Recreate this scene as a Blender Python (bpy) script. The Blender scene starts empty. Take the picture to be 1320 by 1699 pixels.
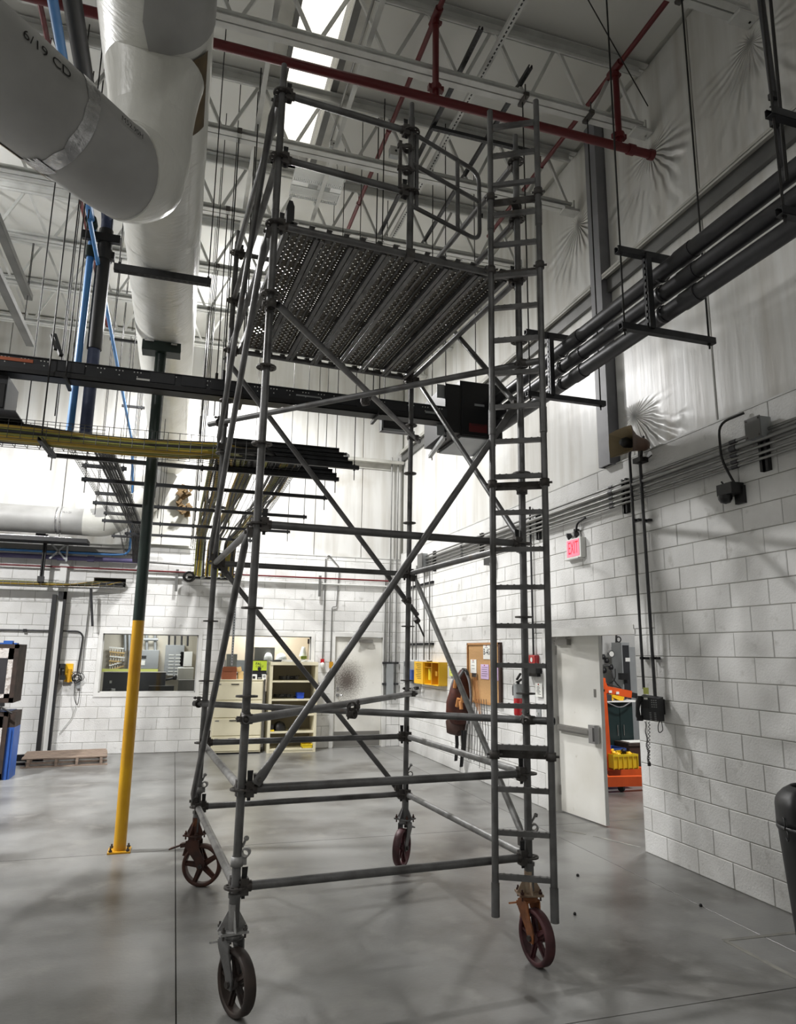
import bpy, math, random
from mathutils import Vector, Matrix

random.seed(7)
S = bpy.context.scene
COL = S.collection
PI = math.pi

# ------------------------------------------------------------------ camera
F_PX, CXP, CYP = 1166.83, 660.0, 849.5
YAW, PITCH, ROLL = math.radians(17.18166), math.radians(11.30003), math.radians(-0.71602)
EYE = Vector((0.0, 0.0, 1.85))
_f = Vector((math.sin(YAW)*math.cos(PITCH), math.cos(YAW)*math.cos(PITCH), math.sin(PITCH)))
_r = Vector((math.cos(YAW), -math.sin(YAW), 0.0))
_d = _f.cross(_r)
RIGHT = _r*math.cos(ROLL) + _d*math.sin(ROLL)
DOWN = -_r*math.sin(ROLL) + _d*math.cos(ROLL)
cam_data = bpy.data.cameras.new('camera')
cam = bpy.data.objects.new('camera', cam_data)
COL.objects.link(cam)
cam_data.sensor_fit = 'VERTICAL'
cam_data.sensor_height = 24.0
cam_data.lens = F_PX*24.0/1699.0
cam_data.clip_start = 0.05
cam_data.clip_end = 200
mm = Matrix((RIGHT, -DOWN, -_f)).transposed().to_4x4()
mm.translation = EYE
cam.matrix_world = mm
S.camera = cam

# ------------------------------------------------------------------ world, light, exposure
S.view_settings.view_transform = 'Standard'
S.view_settings.look = 'None'
S.view_settings.gamma = 1.0
S.view_settings.use_curve_mapping = False
S.view_settings.exposure = 0.0
S.cycles.use_denoising = True
S.cycles.max_bounces = 8
S.cycles.diffuse_bounces = 6
S.cycles.sample_clamp_indirect = 4.0
W = bpy.data.worlds.new('hall_air')
S.world = W
W.use_nodes = True
W.node_tree.nodes['Background'].inputs[0].default_value = (0.80, 0.86, 1.0, 1)
W.node_tree.nodes['Background'].inputs[1].default_value = 0.9

LAMP_W = 400.0
LAMP_UP = 0.12      # share of each lamp's power moved to an added uplight for the ceiling
LAMPS = [  # x, y, z, power factor : high-bay lamps under the roof; last two are unseen added fill
    (0.99, 11.50, 7.25, 1.3),
    (-0.45, 12.2, 7.30, 0.40),
    (-4.3, 8.2, 6.5, 2.4),
    (-4.6, 2.0, 6.7, 0.35),
    (0.8, -3.0, 6.7, 0.22),
]
NEXT_ROOM_W = 210.0
OFFICE_W = 48.0

# ------------------------------------------------------------------ room sizes (metres)
XR = 4.46        # right wall face
YB = 14.17       # back wall face
ZC = 8.20        # ceiling
ZBLK = 3.86      # top of the block work
XL, YF = -11.0, -5.0

def ray(x, y):
    return RIGHT*((x-CXP)/F_PX) + DOWN*((y-CYP)/F_PX) + _f
def at(x, y, ax, val):
    """where the sight line of photo point (x, y) meets the real plane axis=val"""
    d = ray(x, y)
    return EYE + d*((val-EYE[ax])/d[ax])

# ------------------------------------------------------------------ materials
MATS = {}
def srgb(c):
    return tuple((v/255/12.92 if v/255 <= 0.04045 else ((v/255+0.055)/1.055)**2.4) for v in c)
def mat(name, c, rough=0.6, metal=0.0, c2=None, scale=4.0, amt=0.5, stretch=(1, 1, 1), bump=0.0, bscale=30.0,
        bstretch=(1, 1, 1), detail=6.0, emit=0.0, lo=0.35, hi=0.7, trans=0.0, alpha=1.0, rand=0.0, coat=0.0, c3=None, s3=1.0, lo3=.55, hi3=.75):
    m = bpy.data.materials.new(name)
    m.use_nodes = True
    nt = m.node_tree
    N, L = nt.nodes, nt.links
    b = N['Principled BSDF']
    c1 = (*srgb(c), 1)
    b.inputs['Base Color'].default_value = c1
    b.inputs['Roughness'].default_value = rough
    b.inputs['Metallic'].default_value = metal
    if coat:
        b.inputs['Coat Weight'].default_value = coat
    if trans:
        b.inputs['Transmission Weight'].default_value = trans
    if alpha < 1:
        b.inputs['Alpha'].default_value = alpha
    tc = N.new('ShaderNodeTexCoord')
    def noise(sc, st, det=detail):
        mp = N.new('ShaderNodeMapping')
        mp.inputs['Scale'].default_value = st
        L.new(tc.outputs['Object'], mp.inputs[0])
        n = N.new('ShaderNodeTexNoise')
        n.inputs['Scale'].default_value = sc
        n.inputs['Detail'].default_value = det
        L.new(mp.outputs[0], n.inputs['Vector'])
        return n
    last = None
    if c2 is not None:
        n = noise(scale, stretch)
        r = N.new('ShaderNodeMapRange')
        r.inputs[1].default_value = lo
        r.inputs[2].default_value = hi
        r.inputs[4].default_value = amt
        L.new(n.outputs[0], r.inputs[0])
        mx = N.new('ShaderNodeMix')
        mx.data_type = 'RGBA'
        mx.inputs[6].default_value = c1
        mx.inputs[7].default_value = (*srgb(c2), 1)
        L.new(r.outputs[0], mx.inputs[0])
        last = mx.outputs[2]
    if c3 is not None:
        n = noise(s3, (1, 1, 1))
        r = N.new('ShaderNodeMapRange')
        r.inputs[1].default_value = lo3
        r.inputs[2].default_value = hi3
        L.new(n.outputs[0], r.inputs[0])
        mx = N.new('ShaderNodeMix')
        mx.data_type = 'RGBA'
        if last: L.new(last, mx.inputs[6])
        else: mx.inputs[6].default_value = c1
        mx.inputs[7].default_value = (*srgb(c3), 1)
        L.new(r.outputs[0], mx.inputs[0])
        last = mx.outputs[2]
    if rand:
        oi = N.new('ShaderNodeObjectInfo')
        r = N.new('ShaderNodeMapRange')
        r.inputs[3].default_value = 1-rand
        r.inputs[4].default_value = 1+rand*0.4
        L.new(oi.outputs['Random'], r.inputs[0])
        hs = N.new('ShaderNodeHueSaturation')
        L.new(r.outputs[0], hs.inputs['Value'])
        if last: L.new(last, hs.inputs['Color'])
        else: hs.inputs['Color'].default_value = c1
        last = hs.outputs[0]
    if last:
        L.new(last, b.inputs['Base Color'])
    if bump:
        n = noise(bscale, bstretch)
        bp = N.new('ShaderNodeBump')
        bp.inputs['Strength'].default_value = bump
        bp.inputs['Distance'].default_value = 0.02
        L.new(n.outputs[0], bp.inputs['Height'])
        L.new(bp.outputs[0], b.inputs['Normal'])
    if emit:
        b.inputs['Emission Color'].default_value = c1
        b.inputs['Emission Strength'].default_value = emit
    MATS[name] = m
    return m

M = {}
def defm(key, *a, **k):
    M[key] = mat(key, *a, **k)
defm('block_paint', (228, 228, 226), .55, c2=(200, 199, 196), scale=2.2, amt=.75, bump=.25, bscale=60, rand=.05, c3=(150, 147, 140), s3=6, lo3=.62, hi3=.86)
defm('mortar', (150, 149, 143), .9)
defm('core', (205, 205, 198), .8)
defm('concrete', (130, 130, 128), .30, c2=(84, 82, 78), scale=1.1, amt=1.0, lo=.42, hi=.68, bump=.05, bscale=40, c3=(140, 139, 135), s3=3.1, lo3=.55, hi3=.8, rand=.05)
defm('worn_paint', (138, 136, 128), .6, c2=(112, 111, 107), scale=9, amt=1.0)
defm('joint', (62, 60, 56), .9)
defm('liner', (214, 214, 211), .34, c2=(164, 158, 146), scale=2.0, amt=.75, stretch=(2.6, 2.6, .22), lo=.42, hi=.8, bump=.22, bscale=3.2, bstretch=(2.2, 2.2, .22), c3=(150, 140, 120), s3=.7, lo3=.62, hi3=.85)
defm('ceiling_liner', (214, 214, 210), .45, c2=(196, 195, 188), scale=.8, amt=.6, bump=.3, bscale=3.0)
defm('steel_white', (205, 206, 203), .45, c2=(170, 170, 166), scale=5, amt=.6)
defm('steel_grey', (112, 112, 110), .5, .2, c2=(84, 84, 82), scale=3, amt=.7)
defm('column_paint', (132, 132, 136), .5, c2=(108, 108, 112), scale=3, amt=.7)
defm('girt_white', (192, 191, 184), .5, c2=(150, 148, 140), scale=4, amt=.7)
defm('galv', (112, 112, 112), .42, .38, c2=(74, 73, 71), scale=7, amt=.85, bump=.12, bscale=90, c3=(96, 82, 70), s3=11, lo3=.66, hi3=.8)
defm('galv_light', (158, 158, 157), .45, .35, c2=(120, 119, 117), scale=14, amt=.85, bump=.12, bscale=90)
defm('cast', (92, 90, 88), .55, .6, c2=(64, 58, 54), scale=18, amt=.8)
defm('deck_steel', (92, 88, 81), .5, .6, c2=(66, 58, 46), scale=5, amt=.9, stretch=(1, .4, 1), bump=.1, bscale=60)
defm('rust_brown', (82, 52, 42), .6, .3, c2=(48, 38, 36), scale=9, amt=.9, c3=(122, 74, 46), s3=12, lo3=.6, hi3=.75)
defm('rubber_dark', (50, 46, 44), .5, .2, c2=(78, 62, 54), scale=8, amt=.6)
defm('maroon', (88, 46, 50), .5, .1, c2=(50, 34, 36), scale=8, amt=.8)
defm('rust_orange', (176, 112, 66), .6, .2, c2=(96, 60, 42), scale=9, amt=.9)
defm('rust_pale', (176, 160, 138), .65, .2, c2=(112, 76, 54), scale=10, amt=.9)
defm('pipe_jacket', (222, 222, 216), .36, c2=(200, 199, 190), scale=3, amt=.7, bump=.35, bscale=9, bstretch=(1, 3.5, 1), coat=.25)
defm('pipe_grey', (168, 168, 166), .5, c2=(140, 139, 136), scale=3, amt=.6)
defm('jacket_stain', (104, 84, 52), .7, c2=(60, 50, 36), scale=6, amt=.8)
defm('insulation', (132, 108, 72), .9, c2=(74, 58, 42), scale=12, amt=.9, bump=.6, bscale=30)
defm('foil', (215, 215, 216), .22, .9, c2=(150, 150, 152), scale=14, amt=.8, bump=.5, bscale=30)
defm('ink', (38, 36, 36), .8)
defm('safety_yellow', (222, 170, 26), .4, c2=(176, 120, 22), scale=3.5, amt=.7, stretch=(1, 1, .6))
defm('dark_green', (30, 48, 42), .4, c2=(22, 34, 31), scale=5, amt=.6)
defm('red_pipe', (98, 20, 24), .45, c2=(84, 18, 22), scale=5, amt=.6)
defm('blue_pipe', (70, 128, 186), .45, c2=(54, 104, 160), scale=4, amt=.6)
defm('navy_pipe', (52, 62, 92), .5, c2=(84, 92, 120), scale=9, amt=.6)
defm('purple_pipe', (84, 78, 116), .5, c2=(66, 60, 96), scale=5, amt=.6)
defm('black', (26, 26, 27), .5)
defm('black_gloss', (20, 20, 22), .3)
defm('charcoal', (52, 53, 56), .45, .2, c2=(40, 41, 44), scale=4, amt=.7)
defm('strut', (70, 71, 73), .45, .6, c2=(50, 50, 51), scale=9, amt=.7)
defm('rod', (44, 43, 42), .5, .5)
defm('wire', (150, 150, 148), .4, .8)
defm('wire_dark', (92, 92, 90), .45, .7)
defm('cable_yellow', (176, 146, 46), .5, c2=(140, 116, 34), scale=5, amt=.7)
defm('cable_olive', (128, 126, 52), .5)
defm('cable_black', (30, 29, 28), .5)
defm('cable_grey', (150, 154, 150), .5)
defm('conduit', (138, 138, 136), .4, .7, c2=(110, 110, 108), scale=6, amt=.6)
defm('conduit_dark', (74, 74, 76), .42, .6, c2=(56, 56, 58), scale=5, amt=.7)
defm('copper', (168, 96, 70), .45, .6)
defm('plate_white', (226, 226, 222), .5)
defm('red_label', (88, 14, 16), .5)
defm('door_paint', (228, 227, 221), .42, c2=(204, 201, 190), scale=1.6, amt=.7, c3=(176, 170, 156), s3=7, lo3=.68, hi3=.82)
defm('frame_paint', (222, 222, 219), .5, c2=(190, 189, 184), scale=4, amt=.6)
defm('chrome', (180, 180, 180), .25, .95)
defm('kick', (140, 138, 134), .45, .7)
defm('cork', (190, 150, 102), .85, c2=(170, 130, 84), scale=60, amt=.7)
defm('oak', (178, 132, 84), .55, c2=(150, 106, 64), scale=8, amt=.7, stretch=(1, 1, 6))
defm('dark_wood', (62, 40, 32), .55)
defm('paper', (232, 232, 226), .8)
defm('paper_lilac', (206, 180, 214), .8)
defm('paper_lime', (214, 220, 120), .8)
defm('yellow', (236, 186, 30), .45, c2=(214, 160, 26), scale=5, amt=.5)
defm('yellow_dark', (196, 142, 28), .5)
defm('grey_box', (160, 163, 164), .45, .2, c2=(138, 141, 142), scale=5, amt=.5)
defm('blue_plastic', (50, 82, 150), .45)
defm('blue_bin', (40, 78, 190), .4)
defm('yellow_bin', (228, 200, 40), .4)
defm('leather', (84, 40, 28), .55, c2=(46, 24, 20), scale=9, amt=.8)
defm('tan', (186, 128, 74), .6)
defm('webbing', (128, 128, 130), .75, c2=(100, 100, 102), scale=30, amt=.6)
defm('red_gloss', (176, 24, 34), .25, coat=.4)
defm('cream', (222, 215, 188), .5, c2=(202, 194, 164), scale=3, amt=.6)
defm('cream_shaded', (120, 112, 92), .6)
defm('cardboard', (150, 88, 58), .8, c2=(128, 72, 46), scale=5, amt=.6)
defm('kraft', (206, 176, 120), .8)
defm('lime', (176, 196, 50), .6)
defm('pallet_wood', (160, 142, 126), .85, c2=(110, 94, 84), scale=7, amt=.8, stretch=(1, 6, 6))
defm('orange', (226, 92, 34), .42, c2=(190, 70, 28), scale=5, amt=.6)
defm('teal_dark', (26, 42, 42), .4)
defm('horn', (104, 80, 66), .5, c2=(84, 62, 50), scale=6, amt=.6)
defm('horn_in', (150, 134, 104), .6)
defm('phone_grey', (46, 47, 49), .45)
defm('phone_key', (150, 152, 150), .5)
defm('beige_wall', (216, 202, 180), .8)
defm('office_wall', (196, 190, 176), .8)
defm('desk_dark', (66, 68, 74), .5)
defm('shade', (234, 236, 234), .7)
defm('panel_blue', (44, 92, 172), .5, c2=(30, 66, 130), scale=5, amt=.7)
defm('panel_dark', (58, 56, 60), .5, c2=(42, 40, 44), scale=3, amt=.8)
defm('panel_rim', (214, 208, 204), .85, c2=(130, 112, 100), scale=14, amt=.9, lo=.5, hi=.7, bump=.8, bscale=40)
defm('soot', (44, 36, 32), .8, c2=(78, 62, 54), scale=8, amt=.7)
defm('plastic_bag', (92, 94, 98), .35)
defm('shade_light', (250, 250, 246), .6, emit=1.0)
defm('skylight', (255, 252, 244), .5, emit=1.0)
defm('lamp_glow', (255, 252, 245), .5, emit=45.0)
defm('exit_face', (255, 128, 150), .5, emit=.42)
defm('exit_letter', (214, 22, 50), .5, emit=.45)
defm('fixture', (232, 234, 234), .35, .3)
defm('pegs', (150, 156, 158), .4, .5, c2=(196, 200, 200), scale=70, amt=.9, detail=0)

def scrim():
    m = M['skylight']; nt = m.node_tree; N, L = nt.nodes, nt.links
    b = N['Principled BSDF']
    tc = N.new('ShaderNodeTexCoord'); sp = N.new('ShaderNodeSeparateXYZ'); L.new(tc.outputs['Object'], sp.inputs[0])
    w = []
    for i, f in ((0, 2*PI/.022), (1, 2*PI/.022)):
        a = N.new('ShaderNodeMath'); a.operation = 'MULTIPLY'; a.inputs[1].default_value = f; L.new(sp.outputs[i], a.inputs[0])
        q = N.new('ShaderNodeMath'); q.operation = 'SINE'; L.new(a.outputs[0], q.inputs[0]); w.append(q.outputs[0])
    mx = N.new('ShaderNodeMath'); mx.operation = 'MAXIMUM'; L.new(w[0], mx.inputs[0]); L.new(w[1], mx.inputs[1])
    r = N.new('ShaderNodeMapRange'); r.inputs[1].default_value = .5; r.inputs[2].default_value = 1.0; r.inputs[3].default_value = 1.05; r.inputs[4].default_value = .74
    L.new(mx.outputs[0], r.inputs[0]); L.new(r.outputs[0], b.inputs['Emission Strength'])
scrim()

# door with a round spray stain beside its latch
def stain_door():
    m = M['door_paint'].copy()
    m.name = 'door_paint_stained'
    nt = m.node_tree; N, L = nt.nodes, nt.links
    b = N['Principled BSDF']
    src = b.inputs['Base Color'].links[0].from_socket
    tc = N.new('ShaderNodeTexCoord')
    vm = N.new('ShaderNodeVectorMath'); vm.operation = 'SUBTRACT'
    vm.inputs[1].default_value = (.26, 0, 1.28)
    L.new(tc.outputs['Object'], vm.inputs[0])
    vs = N.new('ShaderNodeVectorMath'); vs.operation = 'MULTIPLY'
    vs.inputs[1].default_value = (1/.36, 0, 1/.40)
    L.new(vm.outputs[0], vs.inputs[0])
    ln = N.new('ShaderNodeVectorMath'); ln.operation = 'LENGTH'
    L.new(vs.outputs[0], ln.inputs[0])
    n = N.new('ShaderNodeTexNoise'); n.inputs['Scale'].default_value = 46; n.inputs['Detail'].default_value = 4
    L.new(tc.outputs['Object'], n.inputs['Vector'])
    ad = N.new('ShaderNodeMath'); ad.operation = 'ADD'
    mu = N.new('ShaderNodeMath'); mu.operation = 'MULTIPLY_ADD'; mu.inputs[1].default_value = 1.5; mu.inputs[2].default_value = -.75
    L.new(n.outputs[0], mu.inputs[0]); L.new(mu.outputs[0], ad.inputs[0]); L.new(ln.outputs['Value'], ad.inputs[1])
    r = N.new('ShaderNodeMapRange'); r.inputs[1].default_value = 1.15; r.inputs[2].default_value = .25; r.inputs[4].default_value = .92
    L.new(ad.outputs[0], r.inputs[0])
    mx = N.new('ShaderNodeMix'); mx.data_type = 'RGBA'; mx.inputs[7].default_value = (*srgb((64, 52, 46)), 1)
    L.new(r.outputs[0], mx.inputs[0]); L.new(src, mx.inputs[6]); L.new(mx.outputs[2], b.inputs['Base Color'])
    M['door_stained'] = m
stain_door()

# vinyl liner pulled into folds that fan out from a fixing point
def fan_liner(key, cx, axis, cz, rad):
    m = M['liner'].copy(); m.name = key
    nt = m.node_tree; N, L = nt.nodes, nt.links
    b = N['Principled BSDF']
    tc = N.new('ShaderNodeTexCoord')
    sp = N.new('ShaderNodeSeparateXYZ'); L.new(tc.outputs['Object'], sp.inputs[0])
    def mth(op, a, c=None):
        q = N.new('ShaderNodeMath'); q.operation = op
        for i, v in enumerate((a, c)):
            if v is None: continue
            if isinstance(v, (int, float)): q.inputs[i].default_value = v
            else: L.new(v, q.inputs[i])
        return q.outputs[0]
    u = mth('SUBTRACT', sp.outputs[axis], cx)
    w = mth('SUBTRACT', sp.outputs[2], cz)
    ang = mth('ARCTAN2', u, w)
    nz = N.new('ShaderNodeTexNoise'); nz.inputs['Scale'].default_value = 3.0
    L.new(tc.outputs['Object'], nz.inputs['Vector'])
    s = mth('SINE', mth('ADD', mth('MULTIPLY', ang, 27.0), mth('MULTIPLY', nz.outputs[0], 7.0)))
    d = mth('SQRT', mth('ADD', mth('MULTIPLY', u, u), mth('MULTIPLY', w, w)))
    r = N.new('ShaderNodeMapRange'); r.inputs[1].default_value = rad; r.inputs[2].default_value = .12
    L.new(d, r.inputs[0])
    k = N.new('ShaderNodeMapRange'); k.inputs[1].default_value = .15; k.inputs[2].default_value = -.25
    L.new(w, k.inputs[0])
    n2 = N.new('ShaderNodeTexNoise'); n2.inputs['Scale'].default_value = 2.2
    L.new(tc.outputs['Object'], n2.inputs['Vector'])
    k2 = N.new('ShaderNodeMapRange'); k2.inputs[1].default_value = .38; k2.inputs[2].default_value = .68
    L.new(n2.outputs[0], k2.inputs[0])
    h = mth('MULTIPLY', mth('MULTIPLY', s, r.outputs[0]), mth('MULTIPLY', k.outputs[0], k2.outputs[0]))
    old = b.inputs['Normal'].links[0].from_socket
    bp = N.new('ShaderNodeBump'); bp.inputs['Strength'].default_value = 1.0; bp.inputs['Distance'].default_value = .026
    L.new(h, bp.inputs['Height']); L.new(old, bp.inputs['Normal']); L.new(bp.outputs[0], b.inputs['Normal'])
    M[key] = m

# ------------------------------------------------------------------ mesh building
def frame_of(d):
    d = Vector(d).normalized()
    up = Vector((0, 0, 1)) if abs(d.z) < .95 else Vector((0, 1, 0))
    s = d.cross(up).normalized()
    return d, s, s.cross(d).normalized()

class MB:
    def __init__(self):
        self.v, self.f, self.sm = [], [], []
    def add(self, vs, fs, smooth=False):
        o = len(self.v)
        self.v += [tuple(v) for v in vs]
        self.f += [tuple(o+i for i in f) for f in fs]
        self.sm += [smooth]*len(fs)
        return self
    def box(self, c, s, rot=None):
        x, y, z = s[0]/2, s[1]/2, s[2]/2
        vs = [Vector(p) for p in ((-x,-y,-z),(x,-y,-z),(x,y,-z),(-x,y,-z),(-x,-y,z),(x,-y,z),(x,y,z),(-x,y,z))]
        if rot is not None:
            vs = [rot @ v for v in vs]
        c = Vector(c)
        return self.add([v+c for v in vs], [(0,3,2,1),(4,5,6,7),(0,1,5,4),(1,2,6,5),(2,3,7,6),(3,0,4,7)])
    def bb(self, a, b):
        a, b = Vector(a), Vector(b)
        return self.box((a+b)/2, [abs(b[i]-a[i]) for i in range(3)])
    def bar(self, a, b, w, h, up=None):
        """rectangular bar from a to b, w across, h along 'up'"""
        a, b = Vector(a), Vector(b)
        d, s, u = frame_of(b-a)
        if up is not None:
            u = Vector(up); u = (u - d*u.dot(d)).normalized(); s = d.cross(u).normalized()
        vs = []
        for p in (a, b):
            for i, j in ((-1,-1),(1,-1),(1,1),(-1,1)):
                vs.append(p + s*(i*w/2) + u*(j*h/2))
        return self.add(vs, [(0,1,2,3),(7,6,5,4),(0,4,5,1),(1,5,6,2),(2,6,7,3),(3,7,4,0)])
    def channel(self, a, b, w, h, t=.004, up=(0, 0, 1)):
        """open C channel (strut): web plus two flanges, open along +up"""
        a, b = Vector(a), Vector(b)
        d = (b-a).normalized()
        u = Vector(up); u = (u-d*u.dot(d)).normalized(); s = d.cross(u).normalized()
        self.bar(a-u*(h/2-t/2), b-u*(h/2-t/2), w, t, u)
        for k in (-1, 1):
            self.bar(a+s*k*(w/2-t/2), b+s*k*(w/2-t/2), t, h, u)
            self.bar(a+s*k*(w/2-w*.16)+u*(h/2-t/2), b+s*k*(w/2-w*.16)+u*(h/2-t/2), w*.3, t, u)
        return self
    def tube(self, pts, r, n=8, caps=True, smooth=True, closed=False):
        pts = [Vector(p) for p in pts]
        m = len(pts)
        rs = r if isinstance(r, (list, tuple)) else [r]*m
        vs, fs = [], []
        prev = None
        for i, p in enumerate(pts):
            if closed: t = pts[(i+1) % m]-pts[i-1]
            elif i == 0: t = pts[1]-p
            elif i == m-1: t = p-pts[-2]
            else: t = (pts[i+1]-p).normalized()+(p-pts[i-1]).normalized()
            t = t.normalized()
            if prev is None:
                _, s, u = frame_of(t)
            else:
                s = prev - t*prev.dot(t)
                s = s.normalized() if s.length > 1e-6 else frame_of(t)[1]
                u = s.cross(t)
            prev = s
            rr = rs[i]
            ra, rb = rr if isinstance(rr, (list, tuple)) else (rr, rr)
            for k in range(n):
                a = 2*PI*k/n
                vs.append(p + s*(math.cos(a)*ra) + u*(math.sin(a)*rb))
        rng = m if closed else m-1
        for i in range(rng):
            for k in range(n):
                j = (i+1) % m
                fs.append((i*n+k, i*n+(k+1) % n, j*n+(k+1) % n, j*n+k))
        self.add(vs, fs, smooth)
        if caps and not closed:
            self.add(vs[:n], [tuple(range(n))]); self.add(vs[-n:], [tuple(range(n))])
        return self
    def lathe(self, prof, c, axis=(0, 0, 1), n=16, smooth=True):
        """prof: (radius, height) pairs turned about an axis through c"""
        d, s, u = frame_of(axis)
        c = Vector(c)
        vs, fs = [], []
        for r, h in prof:
            for k in range(n):
                a = 2*PI*k/n
                vs.append(c + d*h + s*(math.cos(a)*r) + u*(math.sin(a)*r))
        for i in range(len(prof)-1):
            for k in range(n):
                fs.append((i*n+k, i*n+(k+1) % n, (i+1)*n+(k+1) % n, (i+1)*n+k))
        return self.add(vs, fs, smooth)
    def disc(self, c, axis, r, t, n=16):
        return self.lathe([(0.0005, -t/2), (r, -t/2), (r, t/2), (0.0005, t/2)], c, axis, n, False)
    def ring(self, c, axis, r0, r1, t, n=16, smooth=False):
        return self.lathe([(r0, -t/2), (r1, -t/2), (r1, t/2), (r0, t/2), (r0, -t/2)], c, axis, n, smooth)
    def prism(self, poly, o, ex, ey, ez, t):
        """2D outline poly in (ex, ey) at o, t thick along ez"""
        o, ex, ey, ez = Vector(o), Vector(ex), Vector(ey), Vector(ez)
        n = len(poly)
        a = [o + ex*p[0] + ey*p[1] - ez*(t/2) for p in poly]
        b = [o + ex*p[0] + ey*p[1] + ez*(t/2) for p in poly]
        fs = [tuple(range(n))[::-1], tuple(range(n, 2*n))]
        fs += [(i, (i+1) % n, n+(i+1) % n, n+i) for i in range(n)]
        return self.add(a+b, fs)
    def panel(self, a, b, ax, face, bev):
        """chamfered slab: a, b opposite corners, chamfer toward face (+1/-1) along axis ax"""
        a, b = [min(a[i], b[i]) for i in range(3)], [max(a[i], b[i]) for i in range(3)]
        o = [i for i in range(3) if i != ax]
        top, bot = (b[ax], a[ax]) if face > 0 else (a[ax], b[ax])
        vs = []
        for h, k in ((bot, 0), (top-face*bev, 0), (top, bev)):
            for i, j in ((0, 0), (1, 0), (1, 1), (0, 1)):
                p = [0, 0, 0]
                p[ax] = h
                p[o[0]] = (b if i else a)[o[0]] + (-k if i else k)
                p[o[1]] = (b if j else a)[o[1]] + (-k if j else k)
                vs.append(tuple(p))
        fs = [(8, 9, 10, 11)]
        for l in (0, 4):
            fs += [(l+i, l+(i+1) % 4, l+4+(i+1) % 4, l+4+i) for i in range(4)]
        return self.add(vs, fs)
    def text(self, s, size, fn):
        cu = bpy.data.curves.new('t', 'FONT')
        cu.body = s; cu.size = size; cu.align_x = 'CENTER'; cu.align_y = 'CENTER'; cu.resolution_u = 3
        ob = bpy.data.objects.new('t', cu)
        me = ob.to_mesh()
        self.add([fn(v.co.x, v.co.y) for v in me.vertices], [tuple(p.vertices) for p in me.polygons])
        ob.to_mesh_clear()
        bpy.data.objects.remove(ob); bpy.data.curves.remove(cu)
        return self
    def build(self, name, m, parent=None, origin=None):
        off = Vector((0, 0, 0))
        q = parent
        while q is not None:
            off += q.location; q = q.parent
        o0 = Vector(origin) if origin is not None else off
        me = bpy.data.meshes.new(name)
        me.from_pydata([(v[0]-o0.x, v[1]-o0.y, v[2]-o0.z) for v in self.v], [], self.f)
        me.polygons.foreach_set('use_smooth', self.sm)
        me.materials.append(M[m] if isinstance(m, str) else m)
        me.update()
        if not hasattr(self, 'raw'):
            import bmesh
            bm = bmesh.new(); bm.from_mesh(me)
            bmesh.ops.recalc_face_normals(bm, faces=bm.faces)
            bm.to_mesh(me); bm.free()
        ob = bpy.data.objects.new(name, me)
        ob.location = o0-off
        ob.parent = parent
        COL.objects.link(ob)
        return ob

def thing(name, label, cat, loc=(0, 0, 0), group=None):
    o = bpy.data.objects.new(name, None)
    o.empty_display_size = .1
    o.location = loc
    COL.objects.link(o)
    o['label'] = label; o['category'] = cat
    if group: o['group'] = group
    return o
def tag(o, label, cat, group=None):
    o['label'] = label; o['category'] = cat
    if group: o['group'] = group
    return o
def struct(o):
    o['kind'] = 'structure'; return o
def stuff(o):
    o['kind'] = 'stuff'; return o
def part(name, m, parent, fn, label=None):
    b = MB(); fn(b)
    o = b.build(name, m, parent)
    if label: o['label'] = label
    return o
def lcopy(o, loc, parent):
    c = o.copy(); c.parent = parent; c.location = loc; COL.objects.link(c); return c
def arc(c, a, b, t0, t1, n):
    """points c + a cos t + b sin t"""
    c, a, b = Vector(c), Vector(a), Vector(b)
    return [c + a*math.cos(t0+(t1-t0)*i/n) + b*math.sin(t0+(t1-t0)*i/n) for i in range(n+1)]
def bend(pts, r, n=5):
    """round the corners of a polyline"""
    pts = [Vector(p) for p in pts]
    out = [pts[0]]
    for i in range(1, len(pts)-1):
        p, a, b = pts[i], pts[i-1], pts[i+1]
        da, db = (a-p), (b-p)
        k = min(r, da.length*.49, db.length*.49)
        s, e = p+da.normalized()*k, p+db.normalized()*k
        for j in range(n+1):
            t = j/n
            out.append(s*(1-t)**2 + p*2*t*(1-t) + e*t*t)
    out.append(pts[-1])
    return out

# ================================================================== ROOM
CH, BL, JT = 0.205, 0.41, 0.007      # block course, block length, joint
ZBLK = 19*CH
root_floor = MB().bb((XL, YF, -.25), (13, 22, -.012)).build('floor', 'joint'); struct(root_floor)
xs = [XL, -3.67, .14, 3.93, 7.8, 13]
ys = [YF, -.24, 3.59, 7.42, 11.25, 15.08, 22]
for i in range(5):
    for j in range(6):
        MB().panel((xs[i]+.0035, ys[j]+.0035, -.1), (xs[i+1]-.0035, ys[j+1]-.0035, 0), 2, 1, .0012).build('floor_slab', 'concrete', root_floor)

for pa, pb in (((1200, 1560), (1330, 1546)), ((1203, 1561), (1330, 1628)), ((985, 1387), (1062, 1406)), ((935, 1378), (972, 1384))):
    a, c = at(*pa, 2, .001), at(*pb, 2, .001)
    MB().bar(a, c, .035, .0016, (0, 0, 1)).build('worn_line', 'worn_paint', root_floor)

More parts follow.
